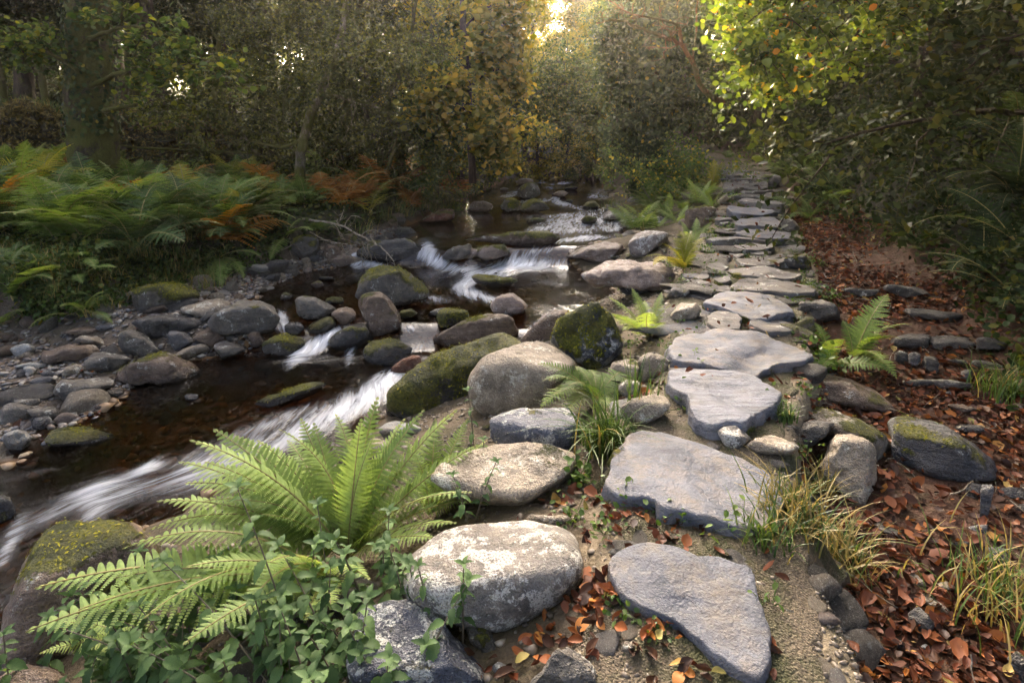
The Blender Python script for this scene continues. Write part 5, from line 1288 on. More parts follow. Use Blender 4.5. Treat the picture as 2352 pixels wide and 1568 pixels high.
# ------------------------------------------------------------------ individual trees
def ivy_cover(pts, rad, n, size, seed, spread=0.05, lo=0.0):
    rng = np.random.default_rng(seed)
    u = rng.uniform(lo, 1, n) * (len(pts) - 1)
    k = np.minimum(u.astype(int), len(pts) - 2)
    f = (u - k)[:, None]
    c = pts[k] * (1 - f) + pts[k + 1] * f
    r = np.interp(u, np.arange(len(pts)), rad)
    th = rng.uniform(0, 6.28, n)
    d = np.stack([np.cos(th), np.sin(th), 0.1 * rng.normal(0, 1, n)], -1)
    P = c + d * (r * (1.02 + spread / np.maximum(r, .02) * np.abs(rng.normal(0, 1, n))))[:, None]
    return leaves(P, size, rng, 0.85, 0.1, 0.15, True, N=d)
def limb(acc, pts_px, r0, r1, rng, sides=7, n=24, rough=0.25, seed=0):
    """pts_px: (px, py, Y) control points of a limb."""
    C = np.array([at(a, c, y) for a, c, y in pts_px])
    t = np.linspace(0, len(C) - 1, n)
    P = np.stack([np.interp(t, np.arange(len(C)), C[:, i]) for i in range(3)], -1)
    for _ in range(2):
        P[1:-1] = 0.25 * P[:-2] + 0.5 * P[1:-1] + 0.25 * P[2:]
    P = P + rng.normal(0, 0.012, P.shape) * np.linalg.norm(C[-1] - C[0]) * 0.3 * min(1, 0.05 / r0)
    acc.add(tube(P, np.linspace(r0, r1, n), sides, seed, rough))
    return P
def spray(acc, P, n, L, r, rng, grav=-0.05, jit=0.3, lo=0.3, sub=2):
    out = []
    for _ in range(n):
        k = int(rng.uniform(lo, 1) * (len(P) - 2))
        d = nrm((P[k + 1] - P[k]) * 2 + rng.normal(0, 1, 3) * np.linalg.norm(P[k + 1] - P[k]) * 2.2)
        b = walk(P[k], d, L * rng.uniform(.5, 1.2), 8, rng, jit, grav)
        acc.add(tube(b, r * (1 - .8 * np.linspace(0, 1, 9)) + 0.002, 4))
        out.append(b[3:])
        for _ in range(sub):
            q = rng.integers(2, 7)
            b2 = walk(b[q], b[q + 1] - b[q] + rng.normal(0, .5, 3) * L / 8, L * .45, 5, rng, jit, grav)
            acc.add(tube(b2, r * .4 * (1 - .8 * np.linspace(0, 1, 6)) + 0.0015, 3))
            out.append(b2[1:])
    return np.concatenate(out)
# 1 big mossy trunk in front of the wall
rg = np.random.default_rng(51)
base = hit(222, 420)
Yb = base[1]
acc = Acc()
Pm = limb(acc, [(228, 440, Yb), (222, 380, Yb), (212, 260, Yb), (205, 120, Yb), (203, 0, Yb), (205, -200, Yb), (215, -480, Yb + 0.4), (225, -760, Yb + 0.6)], 0.42, 0.22, rg, 22, 60, 0.34, 9)
s1 = limb(acc, [(240, 255, Yb - .3), (275, 247, Yb - .5), (312, 243, Yb - .6)], 0.05, 0.025, rg, 6, 10)
brs = [limb(acc, [(208, 200, Yb - .3), (270, 168, Yb - .8), (350, 160, Yb - 1.0), (430, 150, Yb - 1.2), (500, 130, Yb - 1.2)], 0.045, 0.008, rg, 5, 20),
       limb(acc, [(190, 170, Yb - .3), (130, 130, Yb - .6), (60, 100, Yb - .6), (-20, 95, Yb - .5)], 0.04, 0.01, rg, 5, 16),
       limb(acc, [(205, 90, Yb - .3), (280, 60, Yb - .8), (360, 70, Yb - 1.0), (420, 100, Yb - 1.0)], 0.04, 0.008, rg, 5, 16)]
t = tag(obj('mossy_tree', None), 'thick moss and ivy covered trunk in front of the mossy wall', 'tree')
an = np.concatenate([spray(acc, b_, 12, 0.7, 0.012, rg, -0.02) for b_ in brs])
obj('trunk', acc.mesh('trunk', M['mossbark']), parent=t)
V, F, r = ivy_cover(Pm, np.linspace(0.42, 0.22, len(Pm)) * 1.02, 2400, 0.075, 52, 0.06, 0.22)
obj('ivy', mesh('ivy', V, F, M['ivy'], True, {'rnd': r}), parent=t)
V, F, r = crown(an, 1700, 0.10, 0.10, 53, True, 1.6, 0.85)
obj('crown', mesh('crown', V, F, M['leafg'], True, {'rnd': r}), parent=t)
# 2 pale leaning trunk
rg = np.random.default_rng(61)
base = hit(690, 468)
Yb = base[1]
acc = Acc()
P1_ = limb(acc, [(688, 475, Yb), (688, 410, Yb), (693, 340, Yb), (712, 270, Yb), (742, 195, Yb), (768, 140, Yb + .2), (790, 60, Yb + .4), (800, -60, Yb + .6), (800, -250, Yb + .8)], 0.105, 0.05, rg, 10, 40, 0.18, 4)
P2_ = limb(acc, [(735, 215, Yb), (790, 225, Yb + .1), (850, 240, Yb + .2), (900, 262, Yb + .3)], 0.035, 0.012, rg, 6, 18)
P3_ = limb(acc, [(700, 320, Yb), (650, 340, Yb - .1), (600, 330, Yb), (560, 318, Yb + .2)], 0.035, 0.015, rg, 6, 18)
P4_ = limb(acc, [(740, 195, Yb), (690, 180, Yb + .1), (620, 190, Yb + .2), (560, 200, Yb + .3)], 0.035, 0.01, rg, 6, 18)
P5_ = limb(acc, [(765, 150, Yb), (830, 120, Yb), (890, 130, Yb), (940, 160, Yb)], 0.04, 0.01, rg, 6, 18)
for q in (P2_, P3_, P4_, P5_): spray(acc, q, 9, 0.9, 0.010, rg, -0.06, 0.35)
t = tag(obj('leaning_tree', None), 'slim leaning trunk with pale lower bark and mossy upper limbs', 'tree')
V, Fq = acc.get()
obj('trunk', mesh('trunk', V, Fq, M['birch']), parent=t)
an = np.concatenate([P1_[24:], P4_, P5_])
V, F, r = crown(an, 5200, 0.07, 0.32, 62)
obj('crown', mesh('crown', V, F, M['holly'], True, {'rnd': r}), parent=t)
# 3 dark multi-stemmed tree with twisting mossy branches
rg = np.random.default_rng(71)
base = hit(862, 440)
Yb = base[1]
acc = Acc()
st = [limb(acc, [(862, 450, Yb), (850, 380, Yb), (842, 290, Yb), (838, 200, Yb), (825, 90, Yb), (800, -60, Yb)], 0.075, 0.035, rg, 8, 30),
      limb(acc, [(868, 450, Yb), (872, 370, Yb + .1), (880, 280, Yb + .1), (905, 200, Yb + .2), (940, 110, Yb + .2), (960, -20, Yb + .3)], 0.07, 0.03, rg, 8, 30),
      limb(acc, [(872, 448, Yb - .1), (890, 390, Yb - .1), (912, 320, Yb - .2), (915, 290, Yb - .2)], 0.05, 0.03, rg, 7, 20),
      limb(acc, [(845, 445, Yb + .1), (815, 400, Yb + .1), (800, 310, Yb + .2), (795, 200, Yb + .2)], 0.045, 0.03, rg, 7, 20)]
tw = [limb(acc, [(845, 250, Yb), (890, 270, Yb - .2), (925, 290, Yb - .3)], 0.03, 0.012, rg, 6, 16),
      limb(acc, [(840, 200, Yb), (780, 170, Yb - .2), (740, 130, Yb - .4), (700, 140, Yb - .5)], 0.035, 0.01, rg, 6, 16),
      limb(acc, [(900, 210, Yb + .2), (960, 190, Yb), (1020, 220, Yb), (1070, 290, Yb)], 0.035, 0.01, rg, 6, 18),
      limb(acc, [(900, 300, Yb + .1), (970, 280, Yb), (1010, 276, Yb)], 0.025, 0.01, rg, 6, 14),
      limb(acc, [(838, 180, Yb), (890, 110, Yb - .3), (960, 90, Yb - .4), (1040, 110, Yb - .3)], 0.04, 0.01, rg, 6, 18)]
an = np.concatenate([spray(acc, q, 12, 1.0, 0.011, rg, -0.08, 0.38) for q in tw + st[:2]])
t = tag(obj('multi_stemmed_tree', None), 'dark multi-stemmed tree with twisting mossy branches above the orange bracken', 'tree')
obj('trunk', acc.mesh('trunk', M['mossbark']), parent=t)
V, F, r = crown(an, 7000, 0.075, 0.16, 72)
obj('crown', mesh('crown', V, F, M['holly'], True, {'rnd': r}), parent=t)
# 4 yellow sycamore sprays over the water, left of the gap
rg = np.random.default_rng(81)
acc = Acc()
bs = hit(1075, 400)
Yb = 12.5
P0 = limb(acc, [(1085, 420, Yb), (1080, 300, Yb), (1072, 150, Yb), (1060, 0, Yb), (1050, -200, Yb)], 0.09, 0.05, rg, 8, 30)
bl = [limb(acc, [(1072, 150 + d, Yb), (1110, 110 + d, Yb - .3), (1160, 95 + d, Yb - .5), (1200, 105 + d + 15 * (d > 0), Yb - .5)], 0.03, 0.008, rg, 5, 16) for d in (-90, -40, 10, 60)]
bl += [limb(acc, [(1078, 240 + d, Yb), (1050, 215 + d, Yb - .5), (1010, 225 + d, Yb - .8), (985, 250 + d, Yb - .8)], 0.025, 0.007, rg, 5, 16) for d in (-30, 20)]
bl += [limb(acc, [(1078, 260 + d, Yb), (1090, 280 + d, Yb - .5), (1120, 300 + d, Yb - .8), (1140, 330 + d, Yb - .9)], 0.025, 0.007, rg, 5, 16) for d in (-20, 15)]
an = np.concatenate([spray(acc, q, 9, 0.55, 0.008, rg, -0.03) for q in bl])
t = tag(obj('sycamore_tree', None), 'sycamore with bright yellow-green leaves leaning out over the stream gap', 'tree')
obj('trunk', acc.mesh('trunk', M['bark']), parent=t)
V, F, r = crown(an, 5200, 0.135, 0.15, 82, True, 1.2, 0.9)
obj('crown', mesh('crown', V, F, M['leafy'], True, {'rnd': r}), parent=t)
# 5 far mossy tree with an arching limb over the stream
rg = np.random.default_rng(91)
Yb = 19.0
acc = Acc()
P0 = limb(acc, [(1152, 360, Yb), (1158, 310, Yb), (1172, 265, Yb), (1190, 200, Yb), (1195, 100, Yb)], 0.22, 0.12, rg, 9, 26)
ar = [limb(acc, [(1160, 330, Yb), (1200, 312, Yb), (1240, 285, Yb), (1270, 275, Yb), (1300, 292, Yb), (1330, 310, Yb)], 0.10, 0.03, rg, 8, 26),
      limb(acc, [(1170, 270, Yb), (1200, 225, Yb - .4), (1240, 215, Yb - .6), (1290, 190, Yb - .8), (1340, 200, Yb - .8)], 0.09, 0.02, rg, 7, 24),
      limb(acc, [(1175, 250, Yb), (1160, 215, Yb - .6), (1190, 260, Yb - .8), (1195, 285, Yb - .8)], 0.06, 0.02, rg, 6, 18),
      limb(acc, [(1190, 200, Yb), (1230, 150, Yb), (1290, 140, Yb), (1340, 165, Yb)], 0.07, 0.02, rg, 6, 18)]
an = np.concatenate([spray(acc, q, 16, 1.3, 0.02, rg, -0.02, 0.35) for q in ar])
t = tag(obj('arching_tree', None), 'hazy mossy tree arching a bare limb over the far stream', 'tree')
obj('trunk', acc.mesh('trunk', M['mossbark']), parent=t)
V, F, r = crown(an, 12000, 0.10, 0.28, 92)
obj('crown', mesh('crown', V, F, M['leafg'], True, {'rnd': r}), parent=t)
# 6 ivy-clad tree at the right bank of the stream
rg = np.random.default_rng(101)
base = hit(1487, 452)
Yb = base[1]
acc = Acc()
Pt = limb(acc, [(1482, 460, Yb), (1488, 380, Yb), (1492, 300, Yb), (1490, 200, Yb), (1500, 100, Yb), (1515, 0, Yb), (1525, -200, Yb), (1530, -450, Yb)], 0.26, 0.14, rg, 12, 40, 0.3)
ib = [limb(acc, [(1492, 250, Yb), (1540, 200, Yb - .3), (1580, 190, Yb - .4), (1600, 230, Yb - .4)], 0.06, 0.02, rg, 6, 16),
      limb(acc, [(1490, 150, Yb), (1440, 110, Yb - .3), (1410, 140, Yb - .4), (1400, 240, Yb - .4)], 0.06, 0.02, rg, 6, 16),
      limb(acc, [(1500, 100, Yb), (1560, 60, Yb - .3), (1610, 80, Yb - .5)], 0.06, 0.02, rg, 6, 16),
      limb(acc, [(1505, 60, Yb), (1440, 20, Yb - .2), (1400, 40, Yb - .3)], 0.06, 0.02, rg, 6, 16),
      limb(acc, [(1480, 330, Yb), (1440, 260, Yb - .2), (1430, 320, Yb - .3), (1425, 400, Yb - .3)], 0.04, 0.01, rg, 6, 16)]
vines = []
for q in range(34):
    a0 = rg.uniform(1400, 1620)
    y0 = rg.uniform(-20, 190)
    L = rg.uniform(80, 260)
    vines.append(limb(acc, [(a0, y0, Yb - .3), (a0 + rg.normal(0, 8), y0 + L * .5, Yb - .35), (a0 + rg.normal(0, 14), min(y0 + L, 400), Yb - .35)], 0.010, 0.004, rg, 3, 14))
an = np.concatenate([spray(acc, q, 12, 0.8, 0.012, rg, -0.25) for q in ib] + [v for v in vines])
t = tag(obj('ivy_tree', None), 'tree trunk wholly wrapped in dark hanging ivy at the right bank', 'tree')
obj('trunk', acc.mesh('trunk', M['mossbark']), parent=t)
V1, F1, r1 = ivy_cover(Pt, np.linspace(0.26, 0.14, len(Pt)) * np.interp(np.linspace(0, 1, len(Pt)), [0, .25, .4, 1], [1.1, 1.5, 2.6, 4.5]), 15000, 0.085, 102, 0.10)
V2, F2, r2 = crown(an, 15000, 0.085, 0.16, 103, True, 0.3, 0.85)
obj('ivy', mesh('ivy', np.concatenate([V1, V2]), np.concatenate([F1, F2 + len(V1)]), M['ivy'], True, {'rnd': np.concatenate([r1, r2])}), parent=t)
# 7 bare branch, its orange light put into the colour
rg = np.random.default_rng(111)
acc = Acc()
Yb = 9.5
m1 = limb(acc, [(1660, 235, Yb + 1.2), (1635, 222, Yb + .5), (1612, 205, Yb), (1590, 140, Yb), (1565, 100, Yb), (1530, 88, Yb), (1480, 70, Yb), (1420, 45, Yb), (1372, 55, Yb)], 0.055, 0.012, rg, 8, 46, 0.35)
m2 = limb(acc, [(1565, 100, Yb), (1560, 60, Yb), (1520, 45, Yb - .2), (1450, 35, Yb - .2), (1395, 0, Yb - .2)], 0.03, 0.01, rg, 6, 24, 0.3)
m3 = limb(acc, [(1590, 140, Yb), (1598, 90, Yb), (1600, 30, Yb), (1604, -30, Yb)], 0.02, 0.01, rg, 6, 20, 0.3)
spray(acc, m1, 16, 0.6, 0.010, rg, 0.02, 0.4)
spray(acc, m2, 12, 0.5, 0.008, rg, 0.02, 0.4)
t = tag(obj('bare_branch', acc.mesh('bare_branch', M['lit_branch'])), 'bare crooked branch coloured orange as if lit, reaching left beside the hazel', 'branch')
# 8 hazel overhanging from the right
rg = np.random.default_rng(121)
acc = Acc()
Xh, Yh = 8.2, 7.6
bz = gz(Xh, Yh)
tr = walk((Xh, Yh, bz - .2), (-0.25, -0.1, 1), 5.0, 16, rg, 0.08)
acc.add(tube(tr, np.linspace(0.13, 0.05, 17), 9, 3, 0.2))
ENV = np.array([(1642, 10), (1638, 120), (1650, 200), (1668, 262), (1720, 262), (1800, 245), (1900, 215), (2000, 170), (2110, 110), (2180, 40), (2200, -60), (1660, -80)])
tips = []
while len(tips) < 170:
    x, y = rg.uniform(1635, 2210), rg.uniform(-80, 275)
    if inpoly(ENV, x, y):
        tips.append(at(x, y, rg.uniform(5.2, 7.4)))
mains = []
for q, (x, y, Yq) in enumerate([(1700, 60, 6.0), (1690, 170, 6.0), (1760, 220, 6.2), (1870, 190, 6.2), (1960, 130, 6.4), (1800, 20, 6.5), (1740, -40, 6.8), (2060, 60, 6.6), (1720, 110, 5.6)]):
    tip = at(x, y, Yq)
    s0 = tr[8 + (q % 7)]
    mid = 0.5 * (s0 + tip) + np.array([0, 0, 0.5])
    tt = np.linspace(0, 1, 20)[:, None]
    Pq = (1 - tt) ** 2 * s0 + 2 * tt * (1 - tt) * mid + tt ** 2 * tip + rg.normal(0, .02, (20, 3))
    acc.add(tube(Pq, np.linspace(0.045, 0.008, 20), 6, q, 0.2))
    mains.append(Pq)
allm = np.concatenate([m[5:] for m in mains])
tw = []
for tip in tips:
    k = np.argmin(((allm - tip) ** 2).sum(1) + rg.random(len(allm)) * .15)
    s0 = allm[k]
    tt = np.linspace(0, 1, 9)[:, None]
    mid = 0.5 * (s0 + tip) + np.array([0, 0, 0.12]) + rg.normal(0, .05, 3)
    Pq = (1 - tt) ** 2 * s0 + 2 * tt * (1 - tt) * mid + tt ** 2 * tip
    acc.add(tube(Pq, np.linspace(0.009, 0.003, 9), 4))
    tw.append(Pq[2:])
an = np.concatenate(tw)
haz = tag(obj('hazel_tree', None), 'hazel with round yellow-green leaves overhanging the path from the right', 'tree')
obj('branches', acc.mesh('branches', M['bark']), parent=haz)
V, F, r = crown(an, 9000, 0.066, 0.10, 122, True, 0.9, 0.85)
fo_ = obj('foliage', mesh('foliage', V, F, M['hazel'], True, {'rnd': r}), parent=haz)
fo_['kind'] = 'stuff'
def leaf_mesh(name, mat, aspect, n=7, serr=0.0, fold=0.22, droop=0.3, curl=0.0, seed=0):
    """One leaf, unit length along x, folded at the midrib."""
    rg = np.random.default_rng(seed)
    V, F = [], []
    for k in range(n + 1):
        u = k / n
        wd = aspect * 0.5 * (math.sin(math.pi * min(1, u ** 0.75 * 1.0)) ** 0.85 if 0 < u < 1 else 0.0)
        wd *= 1 + (serr if k % 2 else -serr)
        zc = -droop * u * u + curl * math.sin(u * 3.1)
        V += [(u, -wd, zc + fold * wd * 2 + curl * wd), (u, 0, zc), (u, wd, zc + fold * wd * 2 - curl * wd * .5)]
    for k in range(n):
        a = k * 3
        F += [(a, a + 3, a + 4, a + 1), (a + 1, a + 4, a + 5, a + 2)]
    V = np.array(V, float) + rg.normal(0, 0.012, (len(V), 3)) * (1 if curl else 0.4)
    return mesh(name, V, np.array(F), mat)
HL = [leaf_mesh('leaf', M['hazelo'], 0.92, 5, 0.0, 0.15, 0.25, 0.05, k) for k in range(3)]
dist = (an - CAM) @ FWD
pxs, pys = project(an)
vis = np.where((pys > 0) & (pys < 290) & (pxs > 1630) & (pxs < 2100))[0]
vis = vis[np.argsort(dist[vis])][:900]
for k in rg.choice(vis, 300, replace=False):
    s = 0.078 * rg.uniform(.6, 1.3)
    obj('leaf', HL[k % 3], an[k] + rg.normal(0, .07, 3), haz, (rg.normal(0, .7), rg.normal(0.4, .5), rg.uniform(0, 6.3)), s)

# ------------------------------------------------------------------ mossy dry-stone wall
wall = tag(obj('stone_wall', None), 'old dry-stone wall overgrown with brown-green moss on the left bank', 'wall')
wr = np.random.default_rng(131)
WST = [stone_mesh(950 + k, 3, 0.7, 10, 'wall', 0.80, 0.10) for k in range(5)]
A_, B_ = at(-260, 350, 11.0), at(530, 320, 14.2)
A_[2], B_[2] = 0, 0
dirw = nrm(B_ - A_)
Lw = np.linalg.norm(B_ - A_)
nrmw = np.array([dirw[1], -dirw[0], 0])
angw = math.atan2(dirw[1], dirw[0])
top = lambda u: 1.08 - 0.10 * math.sin(u * 9) + 0.12 * math.sin(u * 23)
for row in range(6):
    s = 0
    while s < Lw:
        ln = wr.uniform(0.22, 0.48)
        u = s / Lw
        p = A_ + dirw * (s + ln / 2) + nrmw * wr.normal(0.0, 0.03)
        g = gz(p[0], p[1]) - .1
        hh_ = top(u) / 6
        obj('stone', WST[wr.integers(5)], (p[0], p[1], g + (row + .45) * hh_), wall, (wr.normal(0, .1), wr.normal(0, .1), angw + wr.normal(0, .12)), (ln * .62, 0.34, hh_ * .85))
        s += ln
# core and moss mat over the top
nS = 90
ss = np.linspace(0, 1, nS)
prof = [(-0.18, 0.0), (-0.2, 0.5), (-0.22, 0.92), (-0.12, 1.05), (0.08, 1.08), (0.26, 0.95), (0.27, 0.5), (0.26, 0.0)]
V = []
for u in ss:
    p = A_ + dirw * (u * Lw)
    g = gz(p[0], p[1])
    for (o_, h_) in prof:
        V.append(p - nrmw * (o_ + 0.12) + np.array([0, 0, g + h_ * top(u) * 0.98]))
V = np.array(V)
V = V + fbm(V * 3.5, 77, 4)[:, None] * np.array([0.07, 0.07, 0.10])
q = len(prof)
i = (np.arange(nS - 1)[:, None] * q + np.arange(q - 1)[None, :]).ravel()
F = np.stack([i, i + q, i + q + 1, i + 1], -1)
b = NB('wall_moss')
co = b.coord()
n1 = b.n('TexNoise', 0, None, Vector=co, Scale=6.0, Detail=7.0, Roughness=0.75)
n2 = b.n('TexNoise', 0, None, Vector=co, Scale=50.0, Detail=4.0, Roughness=0.75)
col = b.mix(b.ramp(n1, [(0.38, 0.0), (0.65, 1.0)]), (0.05, 0.034, 0.012), (0.14, 0.11, 0.018))
col = b.mix(b.ramp(n2, [(0.4, 0.0), (0.7, 0.8)]), col, (0.19, 0.13, 0.025))
M['wallmoss'] = b.surface(b.n('BsdfPrincipled', 0, None, Base_Color=col, Roughness=0.95, Normal=b.bump(b.math('ADD', n1, b.math('MULTIPLY', n2, 0.7)), 1.0, 0.06), **{'Specular_IOR_Level': 0.1}))
obj('moss_mat', mesh('moss_mat', V, F, M['wallmoss']), parent=wall)
n = 14000
u = wr.random(n)
kk = wr.integers(1, 5, n)
ia = np.minimum((u * (nS - 1)).astype(int), nS - 2)
f1, f2 = wr.random((n, 1)), wr.random((n, 1))
Pp = (V[ia * q + kk] * (1 - f1) + V[(ia + 1) * q + kk] * f1) * (1 - f2) + V[ia * q + kk - 1] * f2
Vm, Fm, rm = leaves(Pp + nrmw * wr.uniform(0.02, .34, (n, 1)), 0.085, wr, 0.35, 0.0)
b = NB('hanging_moss')
col = b.ramp(b.attr('rnd'), [(0, (0.045, 0.032, 0.010)), (0.6, (0.15, 0.11, 0.018)), (1, (0.25, 0.165, 0.03))])
M['hmoss'] = b.surface(b.n('BsdfPrincipled', 0, None, Base_Color=col, Roughness=0.9))
hm = obj('hanging_moss', mesh('hanging_moss', Vm, Fm, M['hmoss'], True, {'rnd': rm}), parent=wall)
hm['kind'] = 'stuff'
# ------------------------------------------------------------------ ferns
def frond_mesh(seed, mats, pairs=24, width=0.30, bend=(0.35, 1.5), pin=11, broad=0.55, stalk=0.10, droop=0.25, shape='male'):
    """A fern frond of unit length: arching stalk, paired leaflets, each cut into small lobes. Returns mesh and its tip."""
    rg = np.random.default_rng(seed)
    n = 40
    s = np.linspace(0, 1, n + 1)
    th = bend[0] + (bend[1] - bend[0]) * s ** 1.4
    side = 0.10 * rg.normal() * s ** 2
    dx, dz = np.sin(th), np.cos(th)
    P = np.zeros((n + 1, 3))
    P[1:, 0] = np.cumsum(dx[:-1]) / n
    P[1:, 2] = np.cumsum(dz[:-1]) / n
    P[:, 1] = side
    V0, F0 = tube(P, 0.0075 * (1 - 0.85 * s) + 0.0012, 4)
    Vs, Fs = [], []
    cnt = 0
    for k in range(pairs):
        u = stalk + (1 - stalk) * (k + 0.5) / pairs
        f = u * n
        i = min(int(f), n - 1)
        p = P[i] + (P[i + 1] - P[i]) * (f - i)
        T = nrm(P[i + 1] - P[i])
        Nn = np.array([-T[2], 0, T[0]])
        if Nn[2] < 0: Nn = -Nn
        v = (u - stalk) / (1 - stalk)
        if shape == 'male':
            L = width * (math.sin(math.pi * (0.16 + 0.84 * v) ** 0.8) ** 0.9)
        else:
            L = width * (1 - v) ** 0.85 * 1.15
        L = max(L, 0.012)
        for sg in (-1, 1):
            Ld = L * rg.uniform(0.88, 1.08)
            fwd = 0.18 + 0.35 * v + rg.normal(0, .05)
            D = nrm(np.array([0, sg, 0]) + T * fwd + Nn * rg.normal(0.08, .08))
            W = nrm(T - D * (T @ D))
            np_ = max(3, int(pin * (0.45 + 0.55 * Ld / width)))
            gap = (1 - stalk) / pairs
            hw = gap * broad
            q = (np.arange(np_) + 0.5) / np_
            cen = p + D[None] * (q * Ld)[:, None] - Nn[None] * (droop * Ld * q ** 2)[:, None]
            wl = hw * ((1 - q) ** 0.6 * 0.95 + 0.08) * (1.25 if shape == 'male' else 1.1)
            hl = Ld / np_ * 0.58
            for s2 in (-1, 1):
                a = cen - D * hl
                c = cen + D * hl
                t1 = cen + W * (s2 * wl)[:, None] + D * (hl * 0.9) - Nn * (0.12 * wl)[:, None]
                t0 = cen + W * (s2 * wl * 0.85)[:, None] - D * (hl * 0.35) - Nn * (0.12 * wl)[:, None]
                Vq = np.stack([a, c, t1, t0], 1)
                Vs.append(Vq.reshape(-1, 3))
                ids = np.arange(np_)[:, None] * 4 + cnt
                Fs.append(np.concatenate([ids, ids + 1, ids + 2, ids + 3], 1) if s2 > 0 else np.concatenate([ids, ids + 3, ids + 2, ids + 1], 1))
                cnt += np_ * 4
    V1 = np.concatenate(Vs)
    F1 = np.concatenate(Fs) + len(V0)
    F = np.concatenate([F0, F1])
    mi = np.concatenate([np.zeros(len(F0)), np.ones(len(F1))])
    return mesh('frond', np.concatenate([V0, V1]), F, [M['stem'], mats], True, mi=mi), P[-1]
def fset(seed, mat, k=3, **kw):
    return [frond_mesh(seed + i, M[mat], bend=(0.25 + 0.12 * i, [1.35, 1.7, 1.95][i % 3]), **kw) for i in range(k)]
FR = {'bright': [frond_mesh(1 + i, M['frond'], bend=[(.5, 1.05), (.6, 1.25), (.4, 1.4)][i], pairs=30, width=0.165, pin=17, broad=0.40) for i in range(3)], 'green': fset(11, 'frondg', 3, pairs=22, width=0.23, pin=10, broad=0.38), 'dark': fset(21, 'frondd', 3, pairs=22, width=0.23, pin=10, broad=0.38),
      'bank': fset(21, 'frondb', 3, pairs=22, width=0.23, pin=10, broad=0.38),
      'yellow': fset(31, 'frondy', 3, pairs=22, width=0.20, pin=9, broad=0.38), 'rusty': fset(41, 'frondo', 3, pairs=16, width=0.34, pin=10, shape='br', broad=0.42),
      'bracken': fset(51, 'frondg', 3, pairs=18, width=0.36, pin=12, shape='br', stalk=0.25, broad=0.40), 'brackend': fset(61, 'frondd', 3, pairs=18, width=0.36, pin=12, shape='br', stalk=0.25, broad=0.40),
      'brackeny': fset(71, 'frondy', 3, pairs=18, width=0.34, pin=11, shape='br', stalk=0.25, broad=0.40),
      'coarse': fset(81, 'frondg', 3, pairs=20, width=0.21, pin=9, broad=0.43, droop=0.12)}
ROLL = np.random.default_rng(77)
def aim(meshtip, base_v, root):
    """Matrix that carries a frond's base-to-tip chord onto base_v with its upper side up."""
    tip = np.array(meshtip)
    x = nrm(tip)
    y = np.array([0, 1, 0.0])
    y = nrm(y - x * (x @ y))
    z = np.cross(x, y)
    X = nrm(base_v)
    Z = np.array([0, 0, 1.0])
    Y = nrm(np.cross(Z, X))
    Z = np.cross(X, Y)
    ro = ROLL.normal(0, .17)
    Y, Z = Y * math.cos(ro) + Z * math.sin(ro), Z * math.cos(ro) - Y * math.sin(ro)
    Rm = np.stack([X, Y, Z], 1) @ np.stack([x, y, z], 1).T
    s = np.linalg.norm(base_v) / np.linalg.norm(tip)
    m = Matrix.Identity(4)
    for i in range(3):
        for j in range(3):
            m[i][j] = float(Rm[i, j] * s)
    return m
def fern(label, loc, kind, n, L, rng, spread=(0.2, 1.0), group=None, az=None, name='fern', scale_z=1):
    t = tag(obj(name, None, loc), label, 'fern', group)
    for k in range(n):
        me, tip = FR[kind][rng.integers(3)] if not isinstance(kind, list) else FR[kind[rng.integers(len(kind))]][rng.integers(3)]
        a = k * 2.4 + rng.normal(0, .35) if az is None else rng.uniform(*az)
        o = obj('frond', me, (rng.normal(0, .02), rng.normal(0, .02), 0), t, (rng.normal(0, .2), rng.uniform(*spread) - 0.35, a), L * rng.uniform(.7, 1.15))
    return t
def fern_at(label, base_px, kind, tips, z_off=0.0, name='fern'):
    """tips: (px, py, dY) relative to the base's distance."""
    B = hit(*base_px)
    B[2] += z_off
    t = tag(obj(name, None, B), label, 'fern')
    for k, (x, y, dY) in enumerate(tips):
        me, tip = FR[kind][k % 3]
        v = at(x, y, B[1] + dY) - B
        o = obj('frond', me, (0, 0, 0), t)
        o.matrix_basis = aim(tip, v, B)
    return t
# bright foreground ferns
fern_at('big bright yellow-green fern in the foreground beside the white water', (800, 1290), 'bright',
        [(868, 910, .25), (690, 960, .35), (640, 985, .15), (490, 985, .1), (435, 1010, -.1), (975, 940, .3), (1050, 940, .25), (560, 1100, -.1), (425, 1110, .0), (740, 1020, .4), (900, 1010, .35), (800, 1010, .2), (1100, 1020, .2),
         (360, 1150, -.15), (1085, 1130, -.05), (1050, 1200, -.2), (1000, 1235, -.25), (345, 1215, -.2), (860, 1000, .1), (590, 1010, .2), (960, 1050, .15), (720, 970, .3), (470, 1060, .05), (520, 1150, -.1), (1010, 1070, .2), (390, 1190, -.05), (930, 960, .35), (540, 1000, .3), (660, 1010, .45), (770, 950, .4), (830, 960, .15), (1060, 1150, .05), (470, 1150, -.1), (600, 1180, -.2), (410, 1060, .1)], 0.02)
fern_at('low bright fern drooping over nettles at lower left', (760, 1340), 'bright',
        [(80, 1350, -.3), (60, 1450, -.45), (280, 1260, -.2), (180, 1400, -.4), (250, 1330, -.25), (330, 1420, -.5), (430, 1300, -.3), (420, 1480, -.55), (560, 1400, -.55), (700, 1430, -.45), (760, 1400, -.4), (850, 1330, -.3), (620, 1290, -.45)], 0.02)
fern_at('green fern spilling over the tan boulder right of mid foreground', (1370, 925), 'green',
        [(1235, 835, .1), (1245, 875, -.1), (1240, 940, -.25), (1320, 840, .25), (1400, 860, .2), (1440, 900, .1), (1430, 950, -.2), (1290, 900, -.3), (1350, 850, .3), (1270, 905, .0), (1460, 850, .3), (1300, 960, -.3)], 0.02)
